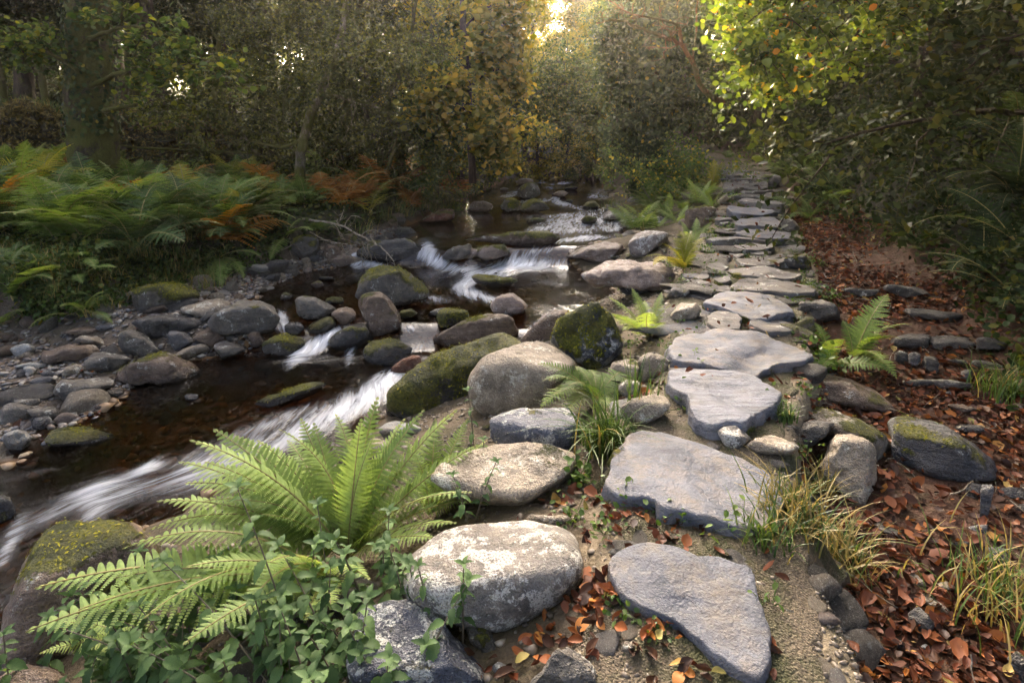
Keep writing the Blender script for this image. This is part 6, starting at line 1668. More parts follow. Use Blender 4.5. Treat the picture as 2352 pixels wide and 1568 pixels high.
fern_at('light green fern by the middle pool left of the pale blue slab', (1490, 775), 'bright',
        [(1395, 680, .1), (1450, 660, .25), (1520, 670, .2), (1400, 720, -.2), (1540, 700, .0), (1430, 760, -.3), (1480, 690, .4), (1530, 740, -.3), (1500, 720, -.4)], 0.0)
fern_at('yellow-green fern on the outcrop left of the path', (1570, 622), 'yellow',
        [(1480, 590, -.2), (1515, 560, -.1), (1545, 545, .2), (1590, 530, .3), (1620, 545, .2), (1500, 610, -.4), (1605, 580, -.2), (1560, 530, .4)], 0.0)
fern_at('pale green fern just behind the yellow-green one on the outcrop', (1590, 560), 'bright', [(1545, 520, .2), (1560, 505, .3), (1600, 500, .3), (1635, 510, .2), (1640, 540, -.1), (1570, 530, -.2)], 0.0)
fern_at('yellow fern on top of the shrub clump near the far slabs', (1635, 440), 'yellow', [(1610, 375, .1), (1640, 365, .2), (1665, 372, .1), (1600, 410, -.2), (1670, 400, -.1), (1625, 420, -.4), (1660, 430, -.3), (1590, 395, 0)], 0.0)
fern_at('broad dark green fern at the right edge of the path', (1960, 830), 'coarse', [(2040, 675, .15), (2095, 745, -.05), (2060, 870, -.4), (1935, 735, .2), (1985, 720, .3), (2070, 780, -.3), (2030, 830, -.4)], 0.02)
fern_at('second fern low under the broad one on the right path edge', (1900, 850), 'coarse', [(1870, 740, .2), (1860, 800, -.05), (1990, 850, -.2), (2050, 850, -.3), (1940, 780, -.2), (1880, 850, -.3)], 0.02)
fern_at('upright fern at the left edge above the gravel shore', (30, 690), 'green', [(55, 565, .2), (110, 590, .1), (-30, 560, .2), (140, 610, -.1), (20, 570, .4), (-40, 640, -.2), (80, 600, .2), (120, 640, -.2)], 0.0)
fern_at('fern hanging from the left bank over the stones', (505, 590), 'green', [(480, 665, -.5), (560, 640, -.3), (440, 620, -.4), (600, 590, -.1), (470, 560, .2), (530, 560, .2), (510, 660, -.6)], 0.0)
fern_at('dark fern leaning out from the left bank above the dead branch', (660, 545), 'green', [(590, 570, -.3), (600, 520, .1), (720, 530, -.2), (660, 490, .3), (620, 600, -.5), (700, 500, .2)], 0.0)
fern_at('loose bright fern leaning right against the tan speckled boulder', (985, 1190), 'bright',
        [(1075, 960, .3), (1120, 1010, .25), (1160, 1060, .15), (1085, 1120, -.15), (1150, 1120, .0), (930, 1010, .2), (1000, 960, .3), (1040, 1040, .1), (1120, 1160, -.15), (900, 1080, -.1)], 0.02)
fern_at('low fern in front of the reddish-brown boulder', (330, 1500), 'bright', [(120, 1430, -.1), (200, 1380, .1), (300, 1350, .15), (90, 1500, -.2), (420, 1380, .05), (220, 1530, -.25)], 0.06)
# dark ferns on the right bank
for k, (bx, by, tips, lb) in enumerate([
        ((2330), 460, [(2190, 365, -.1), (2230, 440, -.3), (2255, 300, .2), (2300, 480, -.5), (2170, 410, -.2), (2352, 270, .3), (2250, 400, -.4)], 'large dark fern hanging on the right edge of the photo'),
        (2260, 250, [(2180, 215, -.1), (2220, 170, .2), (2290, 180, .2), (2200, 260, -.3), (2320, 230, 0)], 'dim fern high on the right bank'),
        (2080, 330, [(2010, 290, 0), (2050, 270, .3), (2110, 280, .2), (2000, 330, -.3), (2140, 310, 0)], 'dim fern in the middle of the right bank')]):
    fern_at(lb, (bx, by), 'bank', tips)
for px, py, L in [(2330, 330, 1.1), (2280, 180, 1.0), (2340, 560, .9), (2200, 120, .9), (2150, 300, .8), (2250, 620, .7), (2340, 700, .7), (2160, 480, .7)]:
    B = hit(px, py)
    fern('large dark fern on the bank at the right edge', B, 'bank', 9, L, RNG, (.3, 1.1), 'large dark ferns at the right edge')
rg = np.random.default_rng(201)
def scatter_bank(n, xr_, yr_, fmin):
    out = []
    while len(out) < n:
        y = rg.uniform(*yr_)
        x = float(ie(EF, y)) + rg.uniform(*xr_)
        px, py = project(np.array([x, y, gz(x, y)]))
        if 1600 < px < 2500: out.append((x, y))
    return out
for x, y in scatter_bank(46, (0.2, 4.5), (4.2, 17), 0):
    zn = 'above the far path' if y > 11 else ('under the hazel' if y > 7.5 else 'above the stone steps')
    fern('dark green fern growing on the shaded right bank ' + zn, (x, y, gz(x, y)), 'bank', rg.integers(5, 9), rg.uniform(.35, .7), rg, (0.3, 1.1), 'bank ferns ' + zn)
# bracken stand on the left bank
def lb_pt(px0, px1, Y0, Y1):
    while True:
        y = rg.uniform(Y0, Y1)
        px = rg.uniform(px0, px1)
        x = (px - CX) / FPX * y
        if x < float(ie(EB, y)) - 0.35 if y > EB[0][0] else True:
            return x, y
for k in range(170):
    x, y = lb_pt(-80, 720, 7.0, 11.8)
    kd = ['bracken', 'bracken', 'brackend', 'brackend', 'green', 'bracken', 'brackeny'][rg.integers(7)] if k % 15 else 'rusty'
    ppx = 1176 + x / y * FPX
    zn = ('front' if y < 8.6 else 'back') + ' of the dense stand ' + ('at the far left' if ppx < 200 else ('right of the mossy trunk' if ppx < 460 else 'near the pale leaning trunk'))
    fern('green bracken, %s' % zn if kd != 'rusty' else 'rusty brown bracken dying back in the green stand on the left bank',
         (x, y, gz(x, y) - .03), kd, rg.integers(7, 12), rg.uniform(.75, 1.15) * (1 if y < 9 else .72), rg, (0.05, 0.75), 'bracken, ' + zn if kd != 'rusty' else 'rusty bracken in the left stand', name='bracken')
for k in range(44):
    x, y = lb_pt(700, 1130, 8.8, 16.0)
    kd = ['bracken', 'rusty', 'rusty', 'brackeny', 'green', 'rusty'][rg.integers(6)]
    fern({'rusty': 'rusty orange bracken by the water under the dark stems', 'brackeny': 'yellowing bracken by the water under the dark stems'}.get(kd, 'green bracken by the water under the dark stems'),
         (x, y, gz(x, y) - .03), kd, rg.integers(5, 9), rg.uniform(.75, 1.2), rg, (0.1, 0.9), {'rusty': 'orange bracken by the water', 'brackeny': 'yellowing bracken by the water'}.get(kd, 'green bracken by the water'), name='bracken')
for bx, by, dY, L in [(620, 425, 0, .9), (650, 430, .2, .8), (740, 440, -.2, .9), (770, 430, .1, .8), (590, 420, .3, .7)]:
    B = hit(bx, by + 20)
    fern('rusty orange bracken around the foot of the pale leaning trunk', B, 'rusty', 6, L, rg, (0.2, 1.0), 'orange bracken at the leaning trunk', name='bracken')
for k in range(16):   # ferns in the shrub clump and along the right water side
    px = rg.uniform(1440, 1660); y = rg.uniform(9.5, 12.5)
    x = (px - CX) / FPX * y
    fern('green fern in the clump between stream and path', (x, y, gz(x, y) - .02), ['green', 'bright', 'bracken'][rg.integers(3)], 7, rg.uniform(.5, .8), rg, (0.2, 1.0), 'ferns in the clump by the path')
for k in range(30):
    y = rg.uniform(7.5, 19)
    x = float(ie(EF, y)) + rg.uniform(-.2, .6)
    fern('green fern at the foot of the bank beside the far path', (x, y, gz(x, y) - .02), 'green', 7, rg.uniform(.4, .7), rg, (0.3, 1.1), 'ferns at the foot of the bank')

# ------------------------------------------------------------------ nettles and other broad-leaved plants
NL = [leaf_mesh('leaf', M['nettle'], 0.50, 12, 0.10, 0.16, 0.30, 0.03, k) for k in range(3)]
def nettle(label, base, tip, rg, pairs=7, lmax=0.075, group=None, name='nettle', droop=0.5):
    t = tag(obj(name, None, base), label, 'nettle', group)
    v = np.array(tip) - np.array(base)
    L = np.linalg.norm(v)
    n = 14
    s = np.linspace(0, 1, n + 1)[:, None]
    P = v * s + np.array([0, 0, 1]) * (np.sin(s * 3.14) * 0.06 * L)
    obj('stem', mesh('stem', *tube(P, np.linspace(.004, .0018, n + 1), 5), M['stemd']), parent=t)
    for k in range(pairs):
        u = 0.22 + 0.78 * (k + .5) / pairs
        i = min(int(u * n), n - 1)
        sz = .82 * lmax * (0.55 + 0.6 * math.sin(math.pi * (0.25 + .6 * u))) * (1.0 if k < pairs - 1 else .7)
        a0 = (k % 2) * 1.57 + rg.normal(0, .25)
        for q in (0, 3.14):
            obj('leaf', NL[rg.integers(3)], P[i], t, (rg.normal(0, .25), rg.uniform(-.1, droop) if u < .95 else -.4, a0 + q + rg.normal(0, .15)), sz * rg.uniform(.85, 1.15))
    for q in range(4):
        obj('leaf', NL[q % 3], P[-1], t, (rg.normal(0, .2), -.5, q * 1.57 + rg.normal(0, .2)), lmax * .6)
    return t
rg = np.random.default_rng(231)
NET = [((700, 1560), (545, 1120), 'tall nettle standing against the dark rapids in the foreground'), ((640, 1600), (375, 1290), 'nettle in front of the drooping fern'), ((560, 1620), (160, 1370), 'nettle at lower left over the brown boulder'),
       ((520, 1640), (130, 1440), 'nettle low at the left edge of the fern'), ((790, 1560), (640, 1255), 'dark-stemmed nettle right of the tall one'), ((690, 1640), (600, 1480), 'large-leaved nettle at the bottom edge'),
       ((560, 1660), (300, 1480), 'nettle near the bottom left with hanging leaves'), ((480, 1660), (240, 1560), 'short nettle at the bottom edge left'), ((860, 1450), (770, 1240), 'nettle shaded under the bright fern'),
       ((870, 1600), (800, 1440), 'nettle at the left side of the lichen rock'), ((1095, 1090), (1075, 895), 'slim nettle standing before the long mossy block'), ((1120, 1130), (1110, 1010), 'nettle between the dark rock and the ferns'),
       ((1090, 1200), (1140, 1060), 'nettle in front of the tan speckled boulder'), ((1080, 1220), (1040, 1090), 'nettle beside the fern tips'), ((420, 1640), (420, 1420), 'nettle among drooping fronds'), ((760, 1640), (690, 1540), 'broad nettle top at the bottom edge'),
       ((1010, 1420), (960, 1300), 'small nettle in front of the lichen boulder, left of two'), ((1070, 1420), (1065, 1295), 'small nettle in front of the lichen boulder, right of two'), ((900, 1350), (880, 1260), 'nettle tuft at the left shoulder of the lichen boulder')]
for k, (bp, tp, lb) in enumerate(NET):
    B = hit(bp[0], min(bp[1], 1640))
    if bp[1] > 1500 and bp[0] < 900: B[2] += 0.0
    T_ = at(tp[0], tp[1], B[1] + rg.uniform(-.05, .25))
    if k >= 16:
        T_ = at(tp[0], tp[1], B[1] - .12); B = B + np.array([0, -.12, .02])
    nettle(lb, B, T_, rg, 7 if k < 10 else 5, 0.085 if k < 10 else 0.055)
nets = 0
while nets < 64:
    px, py = rg.uniform(0, 960), rg.uniform(1330, 1660)
    if px < 300 and py < 1500: continue
    B = hit(px, py)
    zn = ('at the bottom left corner', 'corner') if px < 350 else (('below the drooping bright fern', 'fern') if px < 700 else ('left of the dark lichen rock', 'rock'))
    nettle('low nettle in the dark undergrowth ' + zn[0], B, B + np.array([rg.normal(0, .08), rg.normal(0, .06), rg.uniform(.16, .38)]), rg, 5, .075, 'low nettles by the ' + zn[1])
    nets += 1
# small weeds between the stones: each a tuft of lobed leaves
def weed(label, B, n, s, rg, mat='herb', group=None, name='weed', up=.7):
    P = np.array([[0, 0, 0]]) + np.stack([rg.normal(0, s, n), rg.normal(0, s, n), np.abs(rg.normal(0, s * up, n)) + 0.005], -1)
    V, F, r = leaves(P, s * .55, rg, .75, 1.6, hexa=True)
    acc = Acc()
    acc.add((V, F), r)
    for k in range(min(n, 14)):
        acc.add(tube(np.array([[0, 0, -.01], P[k] * [.6, .6, .5], P[k]]), .0012, 3), .5)
    return tag(obj(name, acc.mesh(name, M[mat], 'rnd'), B), label, 'plant', group)
for k, (px, py, n, s, lb) in enumerate([(1440, 1150, 60, .05, 'leafy weed under the left edge of the largest blue slab'), (1330, 1100, 70, .06, 'feathery weed between the speckled boulder and the largest slab'), (1540, 1200, 60, .05, 'weed sprouting along the front of the largest slab'),
        (1425, 1400, 40, .035, 'small weed against the front slab left side'), (1500, 1455, 36, .03, 'tiny weed on the earth beside the front slab'), (1590, 935, 60, .05, 'glossy weed at the left foot of the striped slab'), (1700, 1230, 40, .06, 'broad rosette weed at the corner of the largest slab'),
        (1600, 840, 50, .05, 'leafy patch between the grey slab and the striped slab'), (1760, 930, 50, .05, 'bright fern-like weed on the striped slab edge'), (1870, 830, 90, .08, 'leafy weed under the fern on the right path edge'), (1915, 690, 50, .07, 'pale weed beside the fern, right path edge'), (1770, 1390, 16, .04, 'small dock seedling right of the front slab'),
        (1395, 1000, 50, .06, 'weed at the foot of the grass clump')]):
    weed(lb, hit(px, py), n, s, rg)
for k in range(46):
    yy = rg.uniform(1.8, 8.5); u = rg.uniform(.3, 1.02)
    xx = float(ie(ER, yy)) * (1 - u) + float(ie(EP0, yy)) * u
    weed('low weed among the boulders left of the path', (xx, yy, gz(xx, yy)), 40, .045, rg, 'herb', 'weeds among the boulders')
for k in range(30):
    yy = rg.uniform(1.6, 7); xx = float(ie(EP1, yy)) + rg.uniform(-.15, .15)
    weed('low weed on the right rim of the path', (xx, yy, gz(xx, yy)), 36, .04, rg, 'herb', 'weeds on the right path rim')
n = 0
while n < 70:
    yy = rg.uniform(3.5, 13)
    u = rg.uniform(0.02, 1.0)
    xx = float(ie(EP0, yy)) * (1 - u) + float(ie(EP1, yy)) * u
    if on_flag(xx, yy): continue
    weed('tiny weed in a joint between the path stones', (xx, yy, float(zpath(yy)) + .01), 26, .03 + .004 * yy, rg, 'herb', 'weeds in the path joints', up=.4)
    n += 1

# ------------------------------------------------------------------ grass
def grass_geo(rg, n, L, spread, dry, lean=(0, 0), w=0.0035, flop=0.7):
    k = 5
    B = np.stack([rg.normal(0, spread, n), rg.normal(0, spread, n), np.zeros(n)], -1)
    az = rg.uniform(0, 6.28, n)
    out = np.stack([np.cos(az) + lean[0], np.sin(az) + lean[1], np.zeros(n)], -1)
    ln = L * rg.uniform(.45, 1.2, n)
    fl = flop * rg.uniform(.3, 1.3, n)
    t = np.linspace(0, 1, k + 1)
    C = B[:, None] + out[:, None] * (ln * fl)[:, None, None] * (t ** 1.8)[None, :, None]
    C[..., 2] += ln[:, None] * (t[None] * (1.0) - (fl[:, None] * .55) * t[None] ** 2.2)
    Wd = np.stack([-np.sin(az), np.cos(az), 0 * az], -1)[:, None] * (w * (1 - t ** 2 * .95))[None, :, None]
    V = np.stack([C - Wd, C + Wd], 2).reshape(n, -1, 3)
    i = np.arange(k)[:, None] * 2
    Fb = np.concatenate([i, i + 1, i + 3, i + 2], 1)
    F = Fb[None] + (np.arange(n) * 2 * (k + 1))[:, None, None]
    rr = np.where(rg.random(n) < dry, rg.uniform(.7, 1, n), rg.uniform(0, .6, n))
    return V.reshape(-1, 3), F.reshape(-1, 4), np.repeat(rr, 2 * (k + 1))
def tuft(label, B, n, L, spread, dry, rg, lean=(0, 0), group=None, flop=.7, w=.0035):
    V, F, r = grass_geo(rg, n, L, spread, dry, lean, w, flop)
    return tag(obj('grass_tuft', mesh('grass_tuft', V, F, M['grass'], True, {'rnd': r}), B), label, 'grass', group)
rg = np.random.default_rng(251)
tuft('long green grass clump between dark rock and the largest slab', hit(1400, 1040), 170, .38, .06, .05, rg, (-.3, -.3), w=.005)
tuft('stray tall grass blades right of the green fern', hit(1465, 960), 40, .4, .05, .1, rg, (.1, -.1), flop=.3)
for (px, py, n_, L, sp, dry, lb) in [(1810, 1190, 130, .24, .05, .6, 'half-dry grass tuft at the right corner of the largest slab'), (1870, 1130, 110, .22, .05, .75, 'dry straw tuft below the rough tan boulder'), (1935, 1300, 170, .26, .06, .7, 'big straw-coloured tuft over the leaf litter'),
        (1760, 1260, 80, .18, .04, .15, 'green grass tuft beside the front slab'), (1850, 1245, 80, .26, .06, .6, 'thin dry grass between the two straw tufts'), (1800, 965, 70, .14, .03, .05, 'small green grass clump at the right of the striped slab'),
        (2330, 1400, 320, .22, .13, .5, 'wide half-dry grass clump at the lower right edge'), (2320, 910, 190, .30, .09, .1, 'arching green grass at the right edge above the leaves'), (2200, 470, 60, .3, .08, .1, 'dim grass on the dark bank at right')]:
    tuft(lb, hit(px, py), n_, L, sp, dry, rg)
for k in range(60):
    yy = rg.uniform(3.6, 12.5)
    u = rg.uniform(0.0, 1.0)
    xx = float(ie(EP0, yy)) * (1 - u) + float(ie(EP1, yy)) * u
    if on_flag(xx, yy): continue
    tuft('short green grass growing in a joint of the path', (xx, yy, float(zpath(yy)) + .005), 40, .06 + .004 * yy, .04, .1, rg, group='short grass in the path joints')
for k in range(40):
    px = rg.uniform(40, 480); yy = rg.uniform(6.9, 7.9)
    xx = (px - CX) / FPX * yy
    tuft('yellow-green grass on the lip of the left bank', (xx, yy, gz(xx, yy)), 70, .3, .10, .45, rg, group='grass on the left bank lip')
for k in range(46):
    yy = rg.uniform(5.2, 7.4)
    xx = (float(ie(EB, yy)) if yy > EB[0][0] else EB[1][0] - 0.5 * (EB[0][0] - yy)) - rg.uniform(.0, 1.6)
    tuft('rough grass on the earth bank at the far left', (xx, yy, gz(xx, yy)), 60, .2, .12, .4, rg, group='rough grass at the far left')
for k in range(26):
    yy = rg.uniform(9.5, 18); xx = float(ie(EB, yy)) - rg.uniform(0, .5)
    tuft('grass hanging over the left water edge upstream', (xx, yy, gz(xx, yy)), 60, .4, .12, .35, rg, (.4, -.2), group='grass at the left water edge')
for k in range(30):
    u = rg.random(); p = A_ + dirw * (u * Lw)
    tuft('wispy grass on top of the mossy wall', (p[0], p[1], gz(p[0], p[1]) + top(u) * 1.02), 40, .22, .12, .4, rg, group='grass on the wall top')
B = hit(1405, 478)
tuft('bright grass clump on the hump at the right water edge', B, 120, .4, .14, .1, rg, (-.3, -.2))

# ------------------------------------------------------------------ leaf mats on the banks: nobody could count these
def bank_leaves(name, label, mat, n, fx, size, hmax, rg, aspect=.7, up=1.2, hexa=True):
    P = np.array([fx() for _ in range(n)])
    z = ground(P[:, 0], P[:, 1])
    cl = np.clip(0.5 + 0.9 * fbm(np.stack([P[:, 0] * 1.6, P[:, 1] * 1.6, 0 * z], -1), 19, 3), 0.02, 1)
    hh = hmax * cl * rg.random(n) ** .6
    keep = rg.random(n) < np.clip(cl * 1.9, .25, 1)
    P, z, hh = P[keep], z[keep], hh[keep]
    V, F, r = leaves(np.stack([P[:, 0], P[:, 1], z + hh], -1), size, rg, aspect, up, hexa=hexa)
    return tag(obj(name, mesh(name, V, F, M[mat], True, {'rnd': r})), label, None, None, 'stuff')
rg = np.random.default_rng(271)
def f_right():
    y = 3.0 + 17 * rg.random() ** 1.2
    return float(ie(EF, y)) + rg.uniform(0.05, 5.0) * rg.random() ** .4, y
def f_left():
    y = 6.5 + 14 * rg.random()
    x0 = float(ie(EB, y)) if y > EB[0][0] else EB[1][0]
    return x0 - 0.15 - 9 * rg.random() ** 1.7, y
def f_ivy():
    while True:
        y = rg.uniform(6.6, 9.4); px = rg.uniform(130, 640)
        x = (px - CX) / FPX * y
        d = float(ie(EB, y)) - x
        if -0.05 < d < 1.3: return x, y
def f_clump():
    y = rg.uniform(9.2, 13.5); px = rg.uniform(1430, 1655)
    return (px - CX) / FPX * y, y
def f_center():
    y = rg.uniform(20, 34); return rg.uniform(-6, 9), y
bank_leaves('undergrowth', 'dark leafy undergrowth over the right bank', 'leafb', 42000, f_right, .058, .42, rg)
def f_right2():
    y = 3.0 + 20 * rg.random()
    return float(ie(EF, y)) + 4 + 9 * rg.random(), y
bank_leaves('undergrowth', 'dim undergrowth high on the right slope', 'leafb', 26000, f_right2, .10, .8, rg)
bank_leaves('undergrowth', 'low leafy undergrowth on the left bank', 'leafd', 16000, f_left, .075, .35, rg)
bank_leaves('ivy_cover', 'blue-green ivy creeping over the left bank edge', 'ivy', 7000, f_ivy, .065, .22, rg, .95)
def f_nearleft():
    y = rg.uniform(4.6, 7.6)
    x0 = float(ie(EB, y)) if y > EB[0][0] else EB[1][0] - 0.5 * (EB[0][0] - y)
    return x0 - 0.1 - 2.5 * rg.random(), y
bank_leaves('undergrowth', 'low weeds on the earth bank at the far left', 'leafg', 12000, f_nearleft, .045, .14, rg)
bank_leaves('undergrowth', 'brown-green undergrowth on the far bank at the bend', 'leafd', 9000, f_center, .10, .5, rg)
hp = np.array([hit(rg.uniform(-20, 600), rg.uniform(585, 745)) for _ in range(2600)])
hp = hp[hp[:, 0] < ie(EB, hp[:, 1]) + .12]
for nm, lb, mt, rep, sz in (('ivy_cover', 'ivy and weeds hanging on the steep lip of the left bank', 'ivy', 4, .05), ('undergrowth', 'mossy weeds on the steep lip of the left bank', 'herb', 3, .04)):
    q = np.repeat(hp, rep, 0)
    q = q + rg.normal(0, .06, q.shape)
    sel = fbm(q * 2.2, 33 if mt == 'ivy' else 34, 3) > -.08
    V, F, r = leaves(q[sel] + np.array([0, -.02, .04]), sz, rg, .8, .8, hexa=True)
    tag(obj(nm, mesh(nm, V, F, M[mt], True, {'rnd': r})), lb, None, None, 'stuff')
for k in range(44):
    B = hp[rg.integers(len(hp))]
    tuft('grass spilling over the steep lip of the left bank', B, 50, .22, .06, .4, rg, (.1, -.6), group='grass on the steep left lip')
for k in range(9):
    B = hp[rg.integers(len(hp))]
    fern('small green fern on the steep lip of the left bank', B, 'green', 7, rg.uniform(.3, .5), rg, (.3, 1.1), 'small ferns on the left lip')
# flowering shrub between stream and path
rg = np.random.default_rng(281)
acc = Acc(); B = hit(1545, 455)
tw = []
for k in range(36):
    d = np.array([rg.normal(0, .6), rg.normal(0, .5), 1.0])
    P = walk(B + np.array([rg.normal(0, .45), rg.normal(0, .35), 0]), d, rg.uniform(.7, 1.5), 8, rg, .18)
    acc.add(tube(P, np.linspace(.008, .002, 9), 4)); tw.append(P[2:])
an = np.concatenate(tw)
sh = tag(obj('flowering_shrub', None), 'bushy shrub dotted with yellow leaves between the stream and the path', 'shrub')
obj('stems', acc.mesh('stems', M['stemd']), parent=sh)
V, F, r = crown(an, 6500, .065, .11, 283, True, 1.0, .6)
obj('crown', mesh('crown', V, F, M['shrub'], True, {'rnd': r}), parent=sh)
V, F, r = crown(an, 420, .075, .14, 284, True, 1.0, .8)
M['yflower'] = leaf_mat('yellow_petal', [(0, (0.45, 0.36, 0.03)), (1, (0.62, 0.52, 0.06))], .35)
o = obj('yellow_leaves', mesh('yellow_leaves', V, F, M['yflower'], True, {'rnd': r}), parent=sh)
o['kind'] = 'stuff'

# ------------------------------------------------------------------ fallen leaves
rg = np.random.default_rng(301)
def f_gully():
    while True:
        
        y = 1.25 + 8.5 * rg.random() ** 1.5
        p1_ = float(ie(EP1, y)); xf_ = max(float(ie(EF, y)), p1_ + .5)
        x = rg.uniform(p1_ + .02, xf_ + .35)
        if x / y < 1.05: return x, y
def litter_geo(n, fx, smin, smax):
    P = np.array([fx() for _ in range(int(n * 1.5))])
    P = P[rg.random(len(P)) < 0.7 + 1.3 * fbm(np.stack([P[:, 0] * 1.4, P[:, 1] * 1.4, 0 * P[:, 0]], -1), 63, 3)]
    n = len(P)
    z = surf(P[:, 0], P[:, 1])
    return np.stack([P[:, 0], P[:, 1], z + rg.uniform(.002, .03, n)], -1)
def curled(P, size, rg):
    """Curled dead leaves: four-station leaf with upturned rims."""
    n = len(P)
    Nn, T, Bq = frames(n, rg, 2.2)
    s = (size * np.clip(rg.lognormal(0, .38, n), .4, 2.0))[:, None]
    cu = rg.uniform(-.15, 1.1, n)[:, None]
    w = s * rg.choice([.12, .22, .28, .30, .36], n)[:, None]
    st = [(0, .0), (.3, 1.0), (.68, .85), (1, .0)]
    V = []
    for a, c in st:
        m = P + T * s * (a - .5) + Nn * s * (.12 * cu * math.cos(a * 6))
        V += [m - Bq * w * c + Nn * w * c * cu, m, m + Bq * w * c + Nn * w * c * cu * 1.2]
    V = np.stack(V, 1)
    Fb = np.array([[1, 4, 3], [1, 5, 4], [3, 4, 7], [3, 7, 6], [4, 5, 8], [4, 8, 7], [6, 7, 10], [7, 8, 10]])
    F = Fb[None] + (np.arange(n) * 12)[:, None, None]
    return V.reshape(-1, 3), F.reshape(-1, 3), np.repeat(rg.random(n), 12)
P = litter_geo(14000, f_gully, 0, 0)
def f_spots():
    c = [(1300, 1480, .16), (1260, 1530, .14), (1600, 1240, .14), (1500, 1225, .10), (1390, 1190, .08), (1310, 1150, .1), (1560, 880, .08), (1640, 905, .05), (1480, 900, .12), (1850, 1010, .12), (1880, 960, .12), (1930, 700, .2), (1760, 760, .1), (1720, 1490, .03), (1560, 1500, .1), (1790, 730, .15), (1370, 1350, .04), (1370, 1390, .04)][rg.integers(18)]
    B = hit(c[0], c[1])
    return B[0] + rg.normal(0, c[2]), B[1] + rg.normal(0, c[2] * .8)
Pa = np.array([f_spots() for _ in range(620)])
zz = surf(Pa[:, 0], Pa[:, 1])
P2 = np.stack([Pa[:, 0], Pa[:, 1], zz + rg.uniform(.004, .03, len(zz))], -1)
def f_pathl():
    y = rg.uniform(3, 13); u = rg.random()
    return float(ie(EP0, y)) * (1 - u) + float(ie(EP1, y)) * u, y
Pb = np.array([f_pathl() for _ in range(260)])
P3 = np.stack([Pb[:, 0], Pb[:, 1], zpath(Pb[:, 1]) + .10 * np.array([on_flag(*q) for q in Pb]) + .03], -1)
def f_beachl():
    return fbeach()
Pc = np.array([f_beachl() for _ in range(260)])
P4 = np.stack([Pc[:, 0], Pc[:, 1], ground(Pc[:, 0], Pc[:, 1]) + .03], -1)
ALL = np.concatenate([P, P2, P3, P4])
order = np.argsort(np.where((project(ALL)[1] < 1575) & (np.abs(project(ALL)[0] - 1176) < 1190), (ALL - CAM) @ FWD, 1e3))
big, rest = ALL[order[:300]], ALL[order[300:]]
V, F, r = curled(rest, .044, rg)
tag(obj('leaf_litter', mesh('leaf_litter', V, F, M['litter'], False, {'rnd': r})), 'carpet of red-brown fallen leaves right of the path', None, None, 'stuff')
DL = []
for k in range(5):
    r0_ = np.random.default_rng(k + 5)
    n = 8
    V, F = [], []
    cu = [.1, .5, .9, .35, .7][k]
    for q in range(n + 1):
        u = q / n
        wd = .31 * math.sin(math.pi * u ** .85) ** .8 if 0 < u < 1 else 0
        zc = .10 * math.sin(u * 4 + k)
        for v_ in (-1, -.5, 0, .5, 1):
            V.append((u - .5, v_ * wd * (1 - .35 * cu * abs(v_)), zc + wd * cu * abs(v_) ** 1.6 + r0_.normal(0, .015)))
    for q in range(n):
        for c in range(4):
            a = q * 5 + c
            F.append((a, a + 5, a + 6, a + 1))
    DL.append(mesh('fallen_leaf', np.array(V), np.array(F), M['littero']))
for p in big:
    o = obj('fallen_leaf', DL[rg.integers(5)], p + np.array([0, 0, .004]), None, (rg.normal(0, .3), rg.normal(0, .3), rg.uniform(0, 6.3)), .046 * float(np.clip(rg.lognormal(0, .3), .5, 1.7)))
    px, py = project(p)
    if px > 1880:
        zn = ('at the bottom right', 'bottom right') if py > 1300 else ('beside the squared slate block', 'slate block')
        tag(o, 'curled red-brown leaf in the leaf litter ' + zn[0], 'leaf', 'fallen leaves, ' + zn[1])
    else:
        zn = 'between the lichen boulder and the front slab' if py > 1330 and px < 1500 else ('between the two biggest slabs' if py > 1130 else ('on the earth beside the front slab' if py > 1330 else 'higher up the path'))
        tag(o, 'curled brown leaf lying ' + zn, 'leaf', 'fallen leaves ' + zn)
def one_leaf(label, px, py, dz, s, mat, rot, k=0):
    P = hit(px, py)
    me = DL[k].copy(); me.materials.clear(); me.materials.append(mat)
    tag(obj('fallen_leaf', me, P + np.array([0, 0, dz]), None, rot, s), label, 'leaf')

acc = Acc()
for k in range(170):
    x, y = f_gully()
    z = gz(x, y) + .02
    a = rg.uniform(0, 6.28); L = rg.uniform(.06, .3)
    P = walk((x, y, z), (math.cos(a), math.sin(a), .05), L, 6, rg, .15)
    acc.add(tube(P, rg.uniform(.0015, .004), 4))
tag(obj('twig_litter', acc.mesh('twig_litter', M['twig'])), 'broken twigs scattered through the leaf litter', None, None, 'stuff')
# ------------------------------------------------------------------ dead branch with pale twigs on the left bank
rg = np.random.default_rng(311)
acc = Acc()
b1 = hit(700, 560); Yd = b1[1] + .1
q1 = limb(acc, [(665, 505, Yd + .3), (730, 505, Yd + .1), (790, 520, Yd - .1), (840, 548, Yd - .5), (880, 570, Yd - .8), (905, 600, Yd - 1.0)], .022, .006, rg, 6, 26)
q2 = limb(acc, [(690, 520, Yd + .1), (750, 555, Yd - .2), (800, 560, Yd - .4), (845, 552, Yd - .6)], .012, .004, rg, 5, 20)
q3 = limb(acc, [(665, 505, Yd + .2), (655, 540, Yd - .1), (690, 575, Yd - .4)], .010, .004, rg, 5, 14)
for q in (q1, q2, q3): spray(acc, q, 12, .5, .006, rg, -.06, .3)
tag(obj('dead_branch', acc.mesh('dead_branch', M['twig'])), 'fallen dead branch with pale bare twigs over the left bank', 'branch')
acc = Acc()
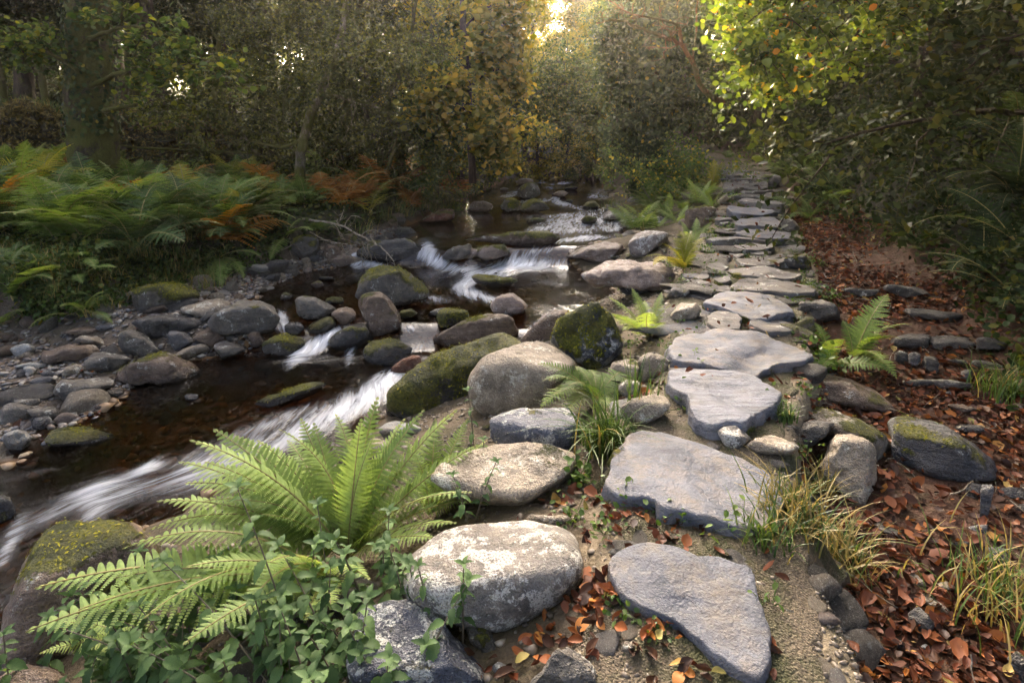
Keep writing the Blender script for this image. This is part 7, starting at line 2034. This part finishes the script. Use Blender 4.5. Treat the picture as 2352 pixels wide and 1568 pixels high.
q1 = limb(acc, [(270, 685, hit(280, 690)[1]), (320, 665, hit(280, 690)[1] + .1), (345, 655, hit(280, 690)[1] + .15)], .03, .015, rg, 6, 12)
spray(acc, q1, 5, .4, .006, rg, -.1, .3)
tag(obj('dead_branch', acc.mesh('dead_branch', M['twig'])), 'short broken stick leaning on the mossy shore boulder', 'branch')

# ------------------------------------------------------------------ the far-off wood that closes the view
rg = np.random.default_rng(321)
n = 60000
th = rg.uniform(-1.25, 1.25, n)
rr = rg.uniform(46, 62, n)
Pf = np.stack([np.sin(th) * rr, np.cos(th) * rr, 0 * th], -1)
zf = ground(Pf[:, 0], Pf[:, 1])
hmx = 9 + 4 * fbm(np.stack([th * 7, 0 * th, 0 * th], -1), 3, 3)
gap = np.exp(-((th + 0.01) / 0.20) ** 4)
Pf[:, 2] = zf + rg.random(n) ** .8 * np.maximum(hmx * (1 - .62 * gap), 1)
V, F, r = leaves(Pf, .55, rg, .7, .6)
tag(obj('distant_wood', mesh('distant_wood', V, F, M['leafg'], True, {'rnd': r})), 'far wood closing the view behind the trees', None, None, 'stuff')

# ------------------------------------------------------------------ haze in the valley
HZ = (np.array([-66, -13, -4.0]), np.array([67, 152, 34.0]))
V = np.array([[(HZ[(i >> k) & 1])[k] for k in range(3)] for i in range(8)])
F = np.array([[0, 1, 3, 2], [4, 6, 7, 5], [0, 4, 5, 1], [2, 3, 7, 6], [0, 2, 6, 4], [1, 5, 7, 3]])
hm_ = bpy.data.materials.new('haze')
hm_.use_nodes = True
hm_.node_tree.nodes.clear()
ho = hm_.node_tree.nodes.new('ShaderNodeOutputMaterial')
pv = hm_.node_tree.nodes.new('ShaderNodeVolumePrincipled')
pv.inputs['Color'].default_value = (1.0, 0.93, 0.76, 1)
pv.inputs['Density'].default_value = 0.0021
pv.inputs['Anisotropy'].default_value = 0.80
hm_.node_tree.links.new(pv.outputs[0], ho.inputs['Volume'])
hme = mesh('haze', V, F, hm_, False)
bmh = bmesh.new()
bmh.from_mesh(hme)
bmesh.ops.recalc_face_normals(bmh, faces=bmh.faces)
bmh.to_mesh(hme)
bmh.free()
tag(obj('haze', hme), kind='stuff')
